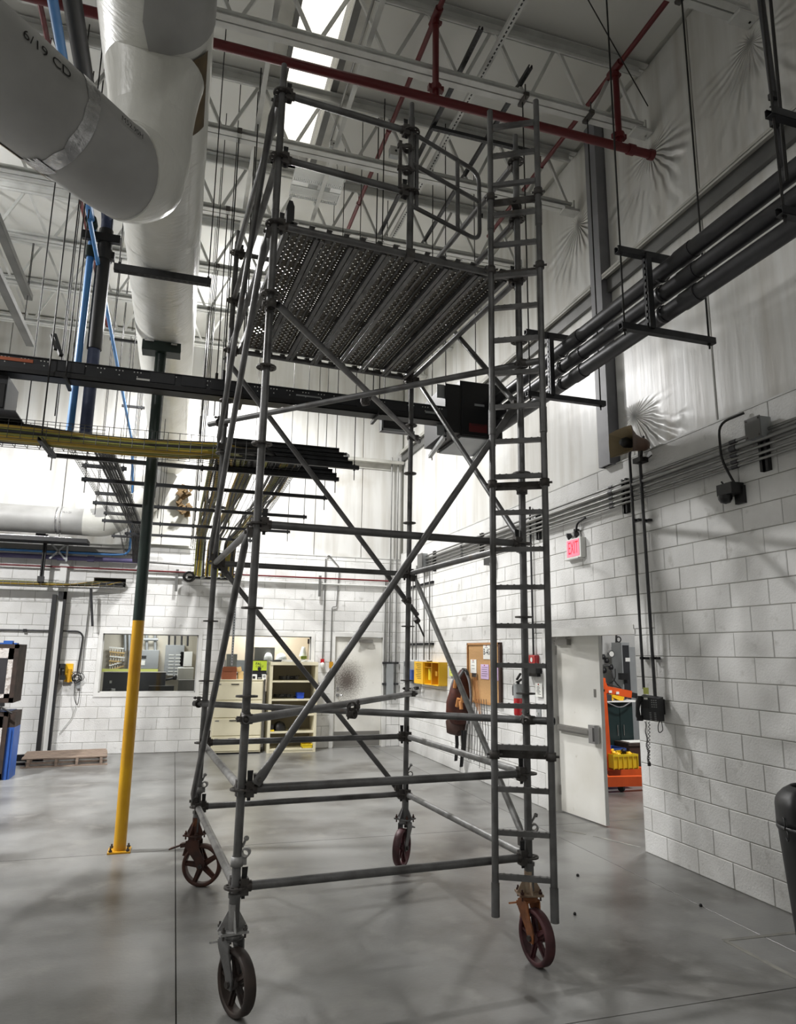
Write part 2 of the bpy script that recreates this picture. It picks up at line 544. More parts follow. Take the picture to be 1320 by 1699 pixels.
def cut(r, holes):
    """subtract rectangles from a rectangle (a0, a1, z0, z1)"""
    out = [r]
    for h in holes:
        nx = []
        for q in out:
            a0, a1, z0, z1 = q
            b0, b1, w0, w1 = h
            if b0 >= a1 or b1 <= a0 or w0 >= z1 or w1 <= z0:
                nx.append(q); continue
            if z0 < w0: nx.append((a0, a1, z0, w0))
            if w1 < z1: nx.append((a0, a1, w1, z1))
            zz0, zz1 = max(z0, w0), min(z1, w1)
            if a0 < b0: nx.append((a0, b0, zz0, zz1))
            if b1 < a1: nx.append((b1, a1, zz0, zz1))
        out = nx
    return out
def block_wall(root, ax, face, sgn, a0, a1, ztop, phase, holes, keep):
    """ax: 0 wall at X=face (runs in Y), 1 wall at Y=face (runs in X); sgn: side the face looks to"""
    lst = []
    row = 0
    while row*CH < ztop-.02:
        z0, z1 = row*CH, min(row*CH+CH, ztop)
        k0 = math.floor((a0-phase)/BL)-1
        for k in range(k0, k0+int((a1-a0)/BL)+4):
            s = phase + k*BL + (BL/2 if row % 2 else 0)
            lo, hi = max(s, a0), min(s+BL, a1)
            if hi-lo < .03: continue
            for q in cut((lo, hi, z0, z1), holes):
                if q[1]-q[0] > .02 and q[3]-q[2] > .02: lst.append(q)
        row += 1
    def mk(b, q):
        g = JT/2
        pr = random.uniform(-.0015, .0015)
        p, r = [0, 0, 0], [0, 0, 0]
        p[ax], r[ax] = face-sgn*.03, face+sgn*pr
        o = 1-ax
        p[o], r[o] = q[0]+g*.7, q[1]-g*.7
        p[2], r[2] = q[2]+g, q[3]-g
        b.panel(p, r, ax, sgn, .004)
    lst.sort(key=lambda q: keep(q))
    for q in lst[:300]:
        b = MB(); mk(b, q); b.build('block', 'block_paint', root)
    if lst[300:]:
        b = MB()
        for q in lst[300:]: mk(b, q)
        stuff(b.build('block_rest', 'block_paint', root))

# ---- right wall
DY0, DY1, DZ = 6.227, 8.075, 2.115        # doorway
HEAD = (5.98, 8.32, DZ, 2.26)             # long lintel
b = MB()
for q in cut((YF, YB+.2, 0, ZBLK), [(DY0, DY1, 0, DZ)]):
    b.bb((XR+.005, q[0], q[2]), (XR+.2, q[1], q[3]))
wall_right = struct(b.build('wall_right', 'mortar'))
ph = at(1108, 1430, 0, XR)[1]
def seen_r(q):
    y = (q[0]+q[1])/2
    return (0 if 2.3 < y < 9.2 else 50) + y
BAND = (YF, YB, 17*CH, ZBLK)
block_wall(wall_right, 0, XR, -1, 1.2, YB, 17*CH, ph, [(DY0, DY1, 0, DZ), HEAD], seen_r)
yy = -.6
while yy < YB:
    MB().panel((XR+.03, yy+.003, BAND[2]+.004), (XR-.001, min(yy+2.45, YB)-.003, ZBLK-.004), 0, -1, .003).build('bond_beam', 'block_paint', wall_right); yy += 2.45
MB().panel((XR+.03, HEAD[0], HEAD[2]+.004), (XR-.001, HEAD[1], HEAD[3]-.004), 0, -1, .003).build('lintel', 'block_paint', wall_right)
# jamb returns
for y in (DY0, DY1):
    MB().bb((XR+.002, y-.002, 0), (XR+.2, y+.002, DZ)).build('jamb_return', 'block_paint', wall_right)
# upper vinyl liner panels
fan_liner('fan_a', 5.56, 1, 7.15, 1.5)
fan_liner('fan_b', 4.15, 1, 7.2, 1.4)
fan_liner('fan_c', at(1047, 690, 0, XR).y, 1, at(1047, 690, 0, XR).z, 1.0)
fan_liner('fan_d', 7.0, 1, 7.2, 1.3)
edges = [YF, -2.6, -.4, 1.4, 3.3, 4.9, 6.38, 6.63, 8.1, 9.6, 11.1, 12.6, YB]
for i in range(len(edges)-1):
    y0, y1 = edges[i], edges[i+1]
    if abs(y0-6.38) < .01: continue
    for z0, z1, up in ((ZBLK, 5.94, 0), (5.94, ZC, 1)):
        mk = 'liner'
        if up and i == 5: mk = 'fan_a'
        if up and i == 4: mk = 'fan_b'
        if up and i == 7: mk = 'fan_d'
        if not up and i == 5: mk = 'fan_c'
        MB().panel((XR+.12, y0+.006, z0+.004), (XR+.04, y1-.006, z1-.004), 0, -1, .008).build('liner_panel', mk, wall_right)
MB().bb((XR+.12, YF, ZBLK), (XR+.2, YB+.2, ZC+.3)).build('liner_backing', 'core', wall_right)
MB().bb((XR-.006, YF, ZBLK-.004), (XR+.13, YB, ZBLK+.012)).build('ledge_flashing', 'steel_white', wall_right)
# girt and column
for ya_, yb_ in ((YF, 6.385), (6.625, YB)):
    b = MB(); b.bb((XR-.01, ya_, 5.93), (XR+.04, yb_, 6.10)); b.build('girt_web', 'steel_grey', wall_right)
    b = MB(); b.bb((XR-.075, ya_, 6.10), (XR+.04, yb_, 6.108)); b.bb((XR-.075, ya_, 6.075), (XR-.069, yb_, 6.14)); b.bb((XR-.069, ya_, 6.108), (XR+.04, yb_, 6.114)); b.build('girt_lip', 'girt_white', wall_right)
b = MB(); b.bb((XR-.08, 6.385, ZBLK), (XR-.06, 6.60, ZC)); b.bb((XR-.06, 6.385, ZBLK), (XR+.10, 6.40, ZC)); b.bb((XR-.06, 6.585, ZBLK), (XR+.10, 6.60, ZC))
b.build('column', 'column_paint', wall_right)

# ---- back wall
ZB = 3.78
WIN1 = (-1.27, .425, 1.07, 2.13)
WIN2 = (.93, 2.60, 1.06, 2.14)
BD = (3.06, 4.12, 0, 2.18)
HOLE = (at(155, 972, 1, YB)[0], at(208, 972, 1, YB)[0], 2.99, 3.15)
holes = [WIN1, WIN2, BD, HOLE]
b = MB()
for q in cut((XL, XR+.2, 0, ZB), holes):
    b.bb((q[0], YB+.005, q[2]), (q[1], YB+.2, q[3]))
wall_back = struct(b.build('wall_back', 'mortar'))
def seen_b(q):
    x = (q[0]+q[1])/2
    return (0 if -3.3 < x < 4.4 else 50) + abs(x-.8)
block_wall(wall_back, 1, YB, -1, -4.2, XR, ZB, 3.06, holes, seen_b)
MB().bb((XL, YB-.001, 0), (-4.2, YB+.01, ZB)).build('plain_stretch', 'block_paint', wall_back)
bx = [XL, -8, -5.2, -3.4, -2.2, -1.0, .2, 1.4, 2.6, 3.6, XR+.04]
for i in range(len(bx)-1):
    for z0, z1 in ((ZB, 5.76), (5.76, ZC)):
        MB().panel((bx[i]+.006, YB+.14, z0+.004), (bx[i+1]-.006, YB+.05, z1-.004), 1, -1, .008).build('liner_panel', 'liner', wall_back)
MB().bb((XL, YB+.14, ZB), (XR+.2, YB+.2, ZC+.3)).build('liner_backing', 'core', wall_back)
b = MB(); b.bb((XL, YB-.14, 5.90), (XR, YB+.06, 5.908)); b.bb((XL, YB-.14, 5.84), (XR, YB-.134, 5.908)); b.bb((XL, YB+.03, 5.72), (XR, YB+.036, 5.9)); b.bb((XL, YB-.13, 5.846), (XR, YB+.03, 5.852))
b.build('girt', 'girt_white', wall_back)
MB().bb((XL, YB-.012, ZB-.006), (XR, YB+.13, ZB+.01)).build('ledge_flashing', 'steel_white', wall_back)
# dark opening for the cables
MB().bb((HOLE[0], YB+.19, HOLE[2]), (HOLE[1], YB+.195, HOLE[3])).build('cable_opening', 'black', wall_back)

# ---- walls outside the picture (the hall goes on behind and to the left)
struct(MB().bb((XL-.2, YF, 0), (XL, YB+.2, ZC)).build('wall_left', 'liner'))
struct(MB().bb((XL-.2, YF-.2, 0), (XR+.2, YF, ZC)).build('wall_front', 'liner'))

# ---- ceiling with the skylight well
SKY = (.765, 1.265, 4.6, 8.58)
JY = [-1.71, -.26, 1.19, 2.64, 4.09, 5.55, 7.0, 8.45, 9.9, 11.3, 12.7]
b = MB()
for q in cut((XL, XR+.2, YF, YB+.2), [(SKY[0], SKY[1], SKY[2], SKY[3])]):
    b.bb((q[0], q[2], ZC+.03), (q[1], q[3], ZC+.2))
ceiling = struct(b.build('ceiling', 'core'))
jl = [YF]+JY+[YB]
for i in range(len(jl)-1):
    for q in cut((XL, XR, jl[i]+.004, jl[i+1]-.004), [(SKY[0]-.02, SKY[1]+.02, SKY[2]-.02, SKY[3]+.02)]):
        MB().panel((q[0], q[2], ZC+.04), (q[1], q[3], ZC), 2, -1, .01).build('liner_panel', 'ceiling_liner', ceiling)
b = MB()
x0, x1, y0, y1 = SKY
for p, r in (((x0-.05, y0-.05, ZC-.015), (x0, y1+.05, ZC+.40)), ((x1, y0-.05, ZC-.015), (x1+.075, y1+.05, ZC+.40)),
             ((x0, y0-.05, ZC-.015), (x1, y0, ZC+.40)), ((x0, y1, ZC-.015), (x1, y1+.05, ZC+.40))):
    b.bb(p, r)
win3 = struct(b.build('window_3', 'steel_grey'))
b = MB()
n = 44
vs = []
for i in range(n+1):
    z = ZC+.36+.012*(i % 2)
    vs += [(x0+(x1-x0)*i/n, y0, z), (x0+(x1-x0)*i/n, y1, z)]
b.add(vs, [(2*i, 2*i+1, 2*i+3, 2*i+2) for i in range(n)])
b.build('skylight_panel', 'skylight', win3)
MB().bb((x1+.06, y0, ZC-.012), (x1+.20, y1+.3, ZC-.002)).build('flashing_strip', 'girt_white', win3)
MB().bb((x0-.2, y0, ZC-.012), (x0-.06, y1+.05, ZC-.002)).build('flashing_strip', 'girt_white', win3)

# ---- windows of the back wall
def window(name, w, deep=.13):
    a0, a1, z0, z1 = w
    t = .075
    b = MB()
    y0, y1 = YB-.012, YB+deep
    b.bb((a0-t, y0, z1), (a1+t, y1, z1+t)); b.bb((a0-t, y0, z0-t), (a1+t, y1, z0))
    b.bb((a0-t, y0, z0), (a0, y1, z1)); b.bb((a1, y0, z0), (a1+t, y1, z1))
    fr = struct(b.build(name, 'frame_paint'))
    g = MB(); s = .018
    g.bb((a0, YB+.06, z1-s), (a1, YB+.1, z1)); g.bb((a0, YB+.06, z0), (a1, YB+.1, z0+s)); g.bb((a0, YB+.06, z0), (a0+s, YB+.1, z1)); g.bb((a1-s, YB+.06, z0), (a1, YB+.1, z1))
    g.build('glazing_bead', 'frame_paint', fr)
    MB().bb((a0+s, YB+.077, z0+s), (a1-s, YB+.083, z1-s)).build('pane', M['glass'], fr)
    return fr
def glass():
    m = bpy.data.materials.new('window_glass'); m.use_nodes = True
    nt = m.node_tree; N, L = nt.nodes, nt.links
    for n in list(N): N.remove(n)
    o = N.new('ShaderNodeOutputMaterial'); t = N.new('ShaderNodeBsdfTransparent'); g = N.new('ShaderNodeBsdfGlossy'); mx = N.new('ShaderNodeMixShader'); f = N.new('ShaderNodeFresnel')
    t.inputs[0].default_value = (.90, .92, .92, 1); g.inputs['Roughness'].default_value = .03; f.inputs[0].default_value = 1.45
    L.new(f.outputs[0], mx.inputs[0]); L.new(t.outputs[0], mx.inputs[1]); L.new(g.outputs[0], mx.inputs[2]); L.new(mx.outputs[0], o.inputs[0])
    M['glass'] = m
glass()
window('window_1', WIN1)
window('window_2', WIN2)

# ---- back door
b = MB()
for p, r in (((BD[0]-.05, YB-.015, 0), (BD[0]+.03, YB+.14, BD[3]+.05)), ((BD[1]-.03, YB-.015, 0), (BD[1]+.05, YB+.14, BD[3]+.05)), ((BD[0]+.03, YB-.015, BD[3]-.03), (BD[1]-.03, YB+.14, BD[3]+.05))):
    b.bb(p, r)
door_1 = struct(b.build('door_1', 'frame_paint'))
dl = MB().panel((BD[0]+.035, YB+.09, .008), (BD[1]-.035, YB+.04, BD[3]-.035), 1, -1, .003).build('door_leaf', 'door_stained', door_1, origin=(BD[0]+.035, YB+.04, .008))
MB().bb((BD[0]+.06, YB+.036, .02), (BD[1]-.06, YB+.041, .30)).build('kick_plate', 'kick', door_1)
def lever(b):
    c = Vector((BD[0]+.115, YB+.035, 1.0))
    b.disc(c, (0, 1, 0), .035, .012, 14); b.tube([c, c+Vector((0, -.05, 0)), c+Vector((.10, -.055, 0))], .011, 8)
    b.bb(c+Vector((-.025, -.006, .09)), c+Vector((.025, .004, .16)))
part('lever_handle', 'chrome', door_1, lever)
def closer(b, x=3.62, y=YB+.03, z=2.07):
    b.bb((x-.02, y-.06, z-.03), (x+.25, y, z+.03)); b.bar((x+.2, y-.04, z+.03), (x-.15, y-.12, z+.045), .022, .008); b.bar((x-.15, y-.12, z+.045), (x+.02, y-.02, z+.05), .022, .008)
part('door_closer', 'kick', door_1, closer)

# ---- door on the right, its leaf swung a little into the next room
b = MB()
for y0, y1 in ((DY1-.05, DY1+.0),):
    b.bb((XR-.012, y0, 0), (XR+.13, y1, DZ))
b.bb((XR-.012, DY1, 0), (XR+.004, DY1+.05, DZ+.05))
b.bb((XR-.008, DY0-.02, DZ-.05), (XR+.13, DY1, DZ)); b.bb((XR-.008, DY0-.0, DZ), (XR+.004, DY1+.05, DZ+.045))
door_2 = struct(b.build('door_2', 'frame_paint'))
hp, fp = Vector((4.575, 7.985, 0)), Vector((4.648, 7.175, 0))
dd = (fp-hp).normalized(); dn = Vector((-dd.y, dd.x, 0))
if dn.x < 0: dn = -dn
LL = (fp-hp).length
def on_leaf(s, z, off=0.0):
    return hp + dd*s - dn*off + Vector((0, 0, z))
b = MB(); b.bar(on_leaf(0, 1.045, -.022), on_leaf(LL, 1.045, -.022), .044, 2.06, (0, 0, 1))
b.build('door_leaf', 'door_paint', door_2)
b = MB(); b.bar(on_leaf(LL+.002, 1.045, -.022), on_leaf(LL+.006, 1.045, -.022), .046, 2.06, (0, 0, 1)); b.build('edge_channel', 'frame_paint', door_2)
def bar_(b):
    b.bar(on_leaf(.03, .98, .03), on_leaf(LL-.1, .98, .03), .05, .075, (0, 0, 1)); b.bar(on_leaf(.06, .985, .06), on_leaf(LL-.16, .985, .06), .025, .045, (0, 0, 1))
part('panic_bar', 'kick', door_2, bar_)
def latch(b):
    b.bar(on_leaf(LL-.14, .97, .045), on_leaf(LL-.03, .97, .045), .07, .20, (0, 0, 1)); b.bar(on_leaf(LL-.12, .97, .085), on_leaf(LL-.05, .97, .085), .02, .15, (0, 0, 1))
part('latch_case', 'chrome', door_2, latch)
def closer2(b):
    b.bar(on_leaf(.06, 2.0, .035), on_leaf(.30, 2.0, .035), .06, .07, (0, 0, 1)); b.bar(on_leaf(.26, 2.05, .05), on_leaf(.45, 2.075, .10), .01, .022); b.tube([on_leaf(.06, 2.0, .04), on_leaf(.02, 2.0, .04)], .025, 10)
part('door_closer', 'kick', door_2, closer2)
MB().bar(on_leaf(LL-.115, 1.42, .001), on_leaf(LL-.075, 1.42, .001), .004, .09, (0, 0, 1)).build('small_plate', 'kick', door_2)
def hinges(b):
    for z in (.25, 1.05, 1.9): b.tube([on_leaf(-.008, z-.055, .01), on_leaf(-.008, z+.055, .01)], .011, 8)
part('hinge', 'kick', door_2, hinges)

# ---- next room shell
NX, NY = 9.9, 12.4
struct(MB().bb((XR+.2, NY, 0), (13, NY+.2, 4.2)).build('wall_next_far', 'block_paint'))
struct(MB().bb((12.8, 3, 0), (13, NY, 4.2)).build('wall_next_right', 'block_paint'))
struct(MB().bb((XR+.2, 3, 0), (13, 3.2, 4.2)).build('wall_next_near', 'block_paint'))
struct(MB().bb((XR+.2, 3, 4.2), (13, NY+.2, 4.4)).build('ceiling_next', 'ceiling_liner'))
# ---- office behind the back wall
OY = 16.6
struct(MB().bb((-3.2, OY, 0), (XR+.2, OY+.15, 2.8)).build('wall_office_far', 'office_wall'))
struct(MB().bb((-3.3, YB+.2, 0), (-3.2, OY+.1, 2.8)).build('wall_office_left', 'office_wall'))
struct(MB().bb((.62, YB+.2, 0), (.72, OY, 2.8)).build('wall_office_middle', 'office_wall'))
struct(MB().bb((2.9, YB+.2, 0), (3.0, OY, 2.8)).build('wall_office_right', 'beige_wall'))
struct(MB().bb((.72, YB+1.25, 0), (2.9, YB+1.35, 2.8)).build('wall_office_screen', 'beige_wall'))
struct(MB().bb((-3.3, YB+.2, 2.75), (XR+.2, OY+.15, 2.9)).build('ceiling_office', 'office_wall'))

# ================================================================== LIGHTS (high-bay lamps with fixtures, plus added bare lights)
def area(name, loc, size, watts, col=(1, .99, .985), size_y=None):
    ld = bpy.data.lights.new(name, 'AREA'); ld.shape = 'DISK' if size_y is None else 'RECTANGLE'; ld.size = size
    if size_y: ld.size_y = size_y
    ld.energy = watts; ld.color = col
    lo = bpy.data.objects.new(name, ld); lo.location = loc; COL.objects.link(lo)
    return lo
names = ['round high-bay lamp glowing beyond the scaffold deck', 'round high-bay lamp just past the fat white pipe near the back wall',
         'round high-bay lamp high over the left of the hall', 'unseen round fill lamp added high at left behind the viewer', 'unseen round fill lamp added behind the viewer']
for (x, y, z, k), lb in zip(LAMPS, names):
    t = thing('high_bay_lamp', lb, 'lamp', (x, y, z), 'high-bay lamps')
    part('housing', 'charcoal', t, lambda b: b.lathe([(.001, .30), (.07, .30), (.09, .16), (.17, .06), (.18, .0), (.165, .0), (.155, .05), (.08, .13), (.001, .13)], (x, y, z), (0, 0, 1), 20))
    part('lens', 'lamp_glow', t, lambda b: b.disc((x, y, z+.03), (0, 0, 1), .15, .01, 20))
    part('hook', 'rod', t, lambda b: b.tube([(x, y, z+.3), (x, y, ZC)], .012, 6))
    area('high_bay_light', (x, y, z-.005), .34, LAMP_W*k*(1-LAMP_UP))
    up = area('ceiling_fill_light', (x, y, z+.33), .2, LAMP_W*k*LAMP_UP); up.rotation_euler = (PI, 0, 0)  # added upward light brightening the ceiling; the housing top is closed
area('next_room_light', (7.2, 8.2, 4.1), .9, NEXT_ROOM_W)  # bare unseen area lights added for the rooms beyond, no fixtures
area('office_light', (-.5, 15.6, 2.7), .8, OFFICE_W)
area('office_light_2', (1.8, 14.75, 2.7), .6, OFFICE_W*1.0)

# ================================================================== SCAFFOLD TOWER
SX, SY, SA, SZ = .405, 4.20, .064, .595
SW, SD = 1.826, 2.115
CS, SS = math.cos(SA), math.sin(SA)
def P(u, v, z):
    k = (z-SZ)/5
    return Vector((SX+u*CS-v*SS+.036*k, SY+u*SS+v*CS+.025*k, z))
def K(k): return SZ+.5*k
UX, VX = Vector((CS, SS, 0)), Vector((-SS, CS, 0))
TR = .0242
tower = thing('scaffold_tower', 'tall grey steel scaffold tower on four big caster wheels with ladder', 'scaffold', (P(SW/2, SD/2, 0)))
T0 = tower.location

# one rosette, shared
def rosette_mesh():
    b = MB()
    b.ring((0, 0, 0), (0, 0, 1), TR, .036, .012, 16)
    b.ring((0, 0, 0), (0, 0, 1), .052, .063, .010, 16)
    for i in range(8):
        a = 2*PI*i/8
        d = Vector((math.cos(a), math.sin(a), 0))
        b.bar(d*.034, d*.054, .014 if i % 2 else .02, .010)
    return b
ROS = rosette_mesh().build('rosette_seed', 'cast')
def mount(o, loc, parent, name, rot=None):
    """copy of a small shared piece, set at a world point under its part"""
    c = o.copy(); c.name = name; c.parent = parent
    off = Vector((0, 0, 0)); q = parent
    while q is not None:
        off += q.location; q = q.parent
    c.location = Vector(loc)-off
    if rot is not None: c.rotation_mode = 'QUATERNION'; c.rotation_quaternion = rot
    COL.objects.link(c)
    return c
corner = {'NL': (0, 0), 'NR': (SW, 0), 'FR': (SW, SD), 'FL': (0, SD)}
for nm, (u, v) in corner.items():
    b = MB()
    b.tube([P(u, v, .47), P(u, v, K(10)+.115)], TR, 14)
    b.tube([P(u, v, K(10)+.11), P(u, v, K(10)+.235)], .0185, 12)
    for k in (4, 8):                                   # spigot sleeves where lengths join
        b.tube([P(u, v, K(k)+.10), P(u, v, K(k)+.108)], TR+.0015, 14)
    for z in [K(k)+dz for k in range(10) for dz in (.17, .33)]:
        pass
    s = b.build('standard', 'galv', tower)
    for k in range(11):
        mount(ROS, P(u, v, K(k)), s, 'rosette')
    b = MB(); b.tube([P(u, v, .40), P(u, v, .56)], TR+.006, 14); b.ring(P(u, v, .555), (0, 0, 1), TR, TR+.012, .02, 14)
    b.build('base_collar', 'galv', tower)
# mid post carrying the gate
MU = .953
b = MB(); b.tube([P(MU, 0, K(8)-.02), P(MU, 0, K(10)+.11)], TR, 14); b.tube([P(MU, 0, K(10)+.1), P(MU, 0, K(10)+.235)], .0185, 12)
mid = b.build('gate_post', 'galv', tower)
for k in (9, 10): mount(ROS, P(MU, 0, K(k)-.01), mid, 'rosette')
b = MB(); b.box(P(MU, 0, K(8)-.005), (.06, .07, .07)); b.build('post_foot', 'cast', mid)

# ledger head and wedge, shared
def head_mesh():                       # along +x, starts at the post surface
    b = MB()
    b.box((.045, 0, 0), (.045, .05, .085)); b.box((.038, 0, .028), (.05, .046, .012)); b.box((.038, 0, -.028), (.05, .046, .012))
    b.tube([(.06, 0, 0), (.085, 0, 0)], .029, 10)
    return b
def wedge_mesh():
    b = MB()
    b.prism([(-.012, -.075), (.006, -.075), (.016, .085), (-.016, .085)], (.046, 0, .012), (1, 0, 0), (0, 0, 1), (0, 1, 0), .007)
    return b
HEAD_O = head_mesh().build('ledger_head_seed', 'cast')
WEDGE_O = wedge_mesh().build('wedge_seed', 'black')
def quat_x(d):
    d = Vector(d); d.z = 0
    return Vector((1, 0, 0)).rotation_difference(d.normalized())
def ledger(a, c, m='galv', name='ledger'):
    a, c = Vector(a), Vector(c)
    d = (c-a).normalized()
    b = MB(); b.tube([a+d*.075, c-d*.075], TR, 14)
    o = b.build(name, m, tower)
    for p, e in ((a, d), (c, -d)):
        mount(HEAD_O, p, o, 'ledger_head', quat_x(e)); mount(WEDGE_O, p, o, 'wedge', quat_x(e))
    return o
def C(n, z): return P(*corner[n], z)
def brace(a, c, out, m='galv'):
    """diagonal brace with flattened ends, standing off the posts by 'out'"""
    a, c = Vector(a)+out, Vector(c)+out
    d = (c-a).normalized()
    n = out.normalized()
    b = MB()
    L = (c-a).length
    def sec(t):
        return a+d*t
    fl, rd = .008, TR*.93
    pts = [sec(.0), sec(.06), sec(.13), sec(L-.13), sec(L-.06), sec(L)]
    # flattened ends as a bar, tapering to the tube
    s = d.cross(n).normalized()
    rad = [(.026, fl), (.028, fl), (rd, rd), (rd, rd), (.028, fl), (.026, fl)]
    vs, fs, N_ = [], [], 12
    for p, (ra, rb) in zip(pts, rad):
        for k in range(N_):
            t = 2*PI*k/N_
            vs.append(p+s*(ra*math.cos(t))+n*(rb*math.sin(t)))
    for i in range(5):
        for k in range(N_): fs.append((i*N_+k, i*N_+(k+1) % N_, (i+1)*N_+(k+1) % N_, (i+1)*N_+k))
    b.add(vs, fs, True); b.add(vs[:N_], [tuple(range(N_))]); b.add(vs[-N_:], [tuple(range(N_))])
    o = b.build('diagonal_brace', m, tower)
    for p in (a+d*.03, c-d*.03):
        hb = MB(); hb.tube([p-out*.9, p+n*.02], .012, 8); hb.box(p-out*.55, (.05, .05, .055)); hb.build('brace_head', 'cast', o)
    return o
def coupler(p, d1, d2, parent, swivel=.052):
    """double coupler: a clamp around each tube, bolts with nuts"""
    p, d1, d2 = Vector(p), Vector(d1).normalized(), Vector(d2).normalized()
    n = d1.cross(d2).normalized()
    b = MB()
    for q, d in ((p-n*swivel/2, d1), (p+n*swivel/2, d2)):
        _, s, u = frame_of(d)
        b.ring(q, d, TR+.001, TR+.009, .052, 12, True)
        w = d.cross(n)
        b.box(q+w*(TR+.018), (.03, .03, .03)); b.tube([q+w*(TR+.022)-n*.035, q+w*(TR+.022)+n*.045], .007, 6); b.disc(q+w*(TR+.022)+n*.03, n, .013, .012, 6)
    b.box(p, (.035, .035, .03))
    return b.build('coupler', 'cast', parent)

# ledgers
for k in (0, 1, 4):
    m = 'galv_light' if k < 2 else 'galv'
    ledger(C('NL', K(k)), C('NR', K(k)), 'galv')
    ledger(C('FL', K(k)), C('FR', K(k)), 'galv')
    ledger(C('NL', K(k)), C('FL', K(k)), m)
    ledger(C('NR', K(k)), C('FR', K(k)), m)
for a, c in (('NL', 'NR'), ('FL', 'FR'), ('NL', 'FL'), ('NR', 'FR')):
    ledger(C(a, K(8)), C(c, K(8)))
for k in (9, 10):
    ledger(C('FL', K(k)), C('FR', K(k)), name='guard_rail')
    ledger(C('NL', K(k)), C('FL', K(k)), name='guard_rail')
    ledger(C('NR', K(k)), C('FR', K(k)), name='guard_rail')
    ledger(C('NL', K(k)), P(MU, 0, K(k)-.01), name='guard_rail')
# braces : left face, near face, far face, right face
oL, oN, oF, oR = -UX*.05, -VX*.05, VX*.05, UX*.05
for a, c, ka, kc in (('NL', 'FL', 10, 6), ('NL', 'FL', 8, 4), ('NL', 'FL', 4, 0)):
    brace(C(a, K(ka)-.03), C(c, K(kc)+.03), oL)
brace(C('NL', K(1)+.03)+UX*.07, C('NR', K(6)-.02)-UX*.07, oN)
brace(C('FL', K(4)-.03)+UX*.07, C('FR', K(0)+.03)-UX*.05, oF)
brace(C('FR', K(10)-.03)-VX*.07, C('NR', K(6)+.02)+VX*.07, oR*.6)
brace(C('FR', K(8)-.03)-VX*.07, C('NR', K(4)+.03)+VX*.07, oR*.6)
brace(C('FR', K(4)-.03)-VX*.07, C('NR', K(0)+.05)+VX*.07, oR*.6, 'galv_light')
# loose tubes fixed with couplers
def tube_piece(a, c, e0, e1, m='galv'):
    a, c = Vector(a), Vector(c)
    d = (c-a).normalized()
    b = MB(); p, q = a-d*e0, c+d*e1
    b.tube([p, q], TR, 14, caps=False)
    _, s, u = frame_of(d)
    for e, sg in ((p, 1), (q, -1)):
        b.ring(e+d*.004*sg, d, TR-.005, TR, .008, 14); b.disc(e+d*.03*sg, d, TR-.002, .004, 12)
    return b.build('scaffold_tube', m, tower)
z1 = 1.43
t = tube_piece(P(0, SD, 1.41)-VX*.0-UX*.05+VX*.0, C('NR', 1.43)-VX*.05, .05, .16)
coupler(C('NR', 1.43)-VX*.025, (0, 0, 1), UX, t); coupler(P(0, SD, 1.41)-UX*.025, (0, 0, 1), VX, t)
t = tube_piece(C('NL', 1.475)-VX*.055+UX*.02, C('FR', 1.475)+UX*.05, .05, .10)
coupler(C('NL', 1.475)-VX*.027, (0, 0, 1), UX, t); coupler(C('FR', 1.475)+UX*.027, (0, 0, 1), VX, t)
coupler(at(584, 1178, 2, 1.452), Vector((SW, -SD, 0)), Vector((SW, SD, 0)), t)
zz = 3.96
t = tube_piece(C('NL', 4.00)-VX*.05+UX*.05, C('FR', 3.97)+UX*.05, .02, .12)
coupler(C('NL', 4.00)-VX*.026, (0, 0, 1), UX, t); coupler(C('FR', 3.97)+UX*.026, (0, 0, 1), VX, t)
t = tube_piece(P(0, SD, 3.88)-UX*.05, C('NR', 3.90)-VX*.05, .12, .14)
coupler(C('NR', 3.90)-VX*.026, (0, 0, 1), UX, t); coupler(P(0, SD, 3.88)-UX*.026, (0, 0, 1), VX, t)
coupler(at(606, 662, 2, 3.94), Vector((SW, -SD, 0)), Vector((SW, SD, 0)), t)
t = tube_piece(P(0, SD, K(8)-.1)+VX*.05, P(SW, SD, 2.34)+VX*.05, .05, .18)
coupler(P(SW, SD, 2.34)+VX*.026, (0, 0, 1), UX-Vector((0, 0, 1)), t)
b = MB(); p = P(SW, SD, 2.16)+VX*.05+UX*.11; b.tube([p, p+Vector((.06, -.05, -.16))], .009, 6); b.disc(p, (.5, .3, -.5), .03, .05, 8); b.build('tube_pin', 'cast', t)
# loose clamps near the lowest rosettes
for n in ('NL', 'FL', 'FR', 'NR'):
    s = [o for o in tower.children if o.name.startswith('standard')][list(corner).index(n)]
    p = C(n, K(0)+.13)
    b = MB(); b.ring(p, (0, 0, 1), TR+.001, TR+.010, .05, 12, True)
    q = p+UX*.045+Vector((0, 0, .04))
    b.ring(q, (VX+UX*.4), .017, .025, .045, 12, True); b.tube([q+Vector((-.02, 0, .03)), q+Vector((.0, -.03, .09))], .007, 6); b.disc(q+Vector((-.003, -.03, .08)), (0, -.4, 1), .014, .014, 6); b.box(p+UX*.036, (.03, .03, .04))
    b.build('loose_clamp', 'galv_light', s)

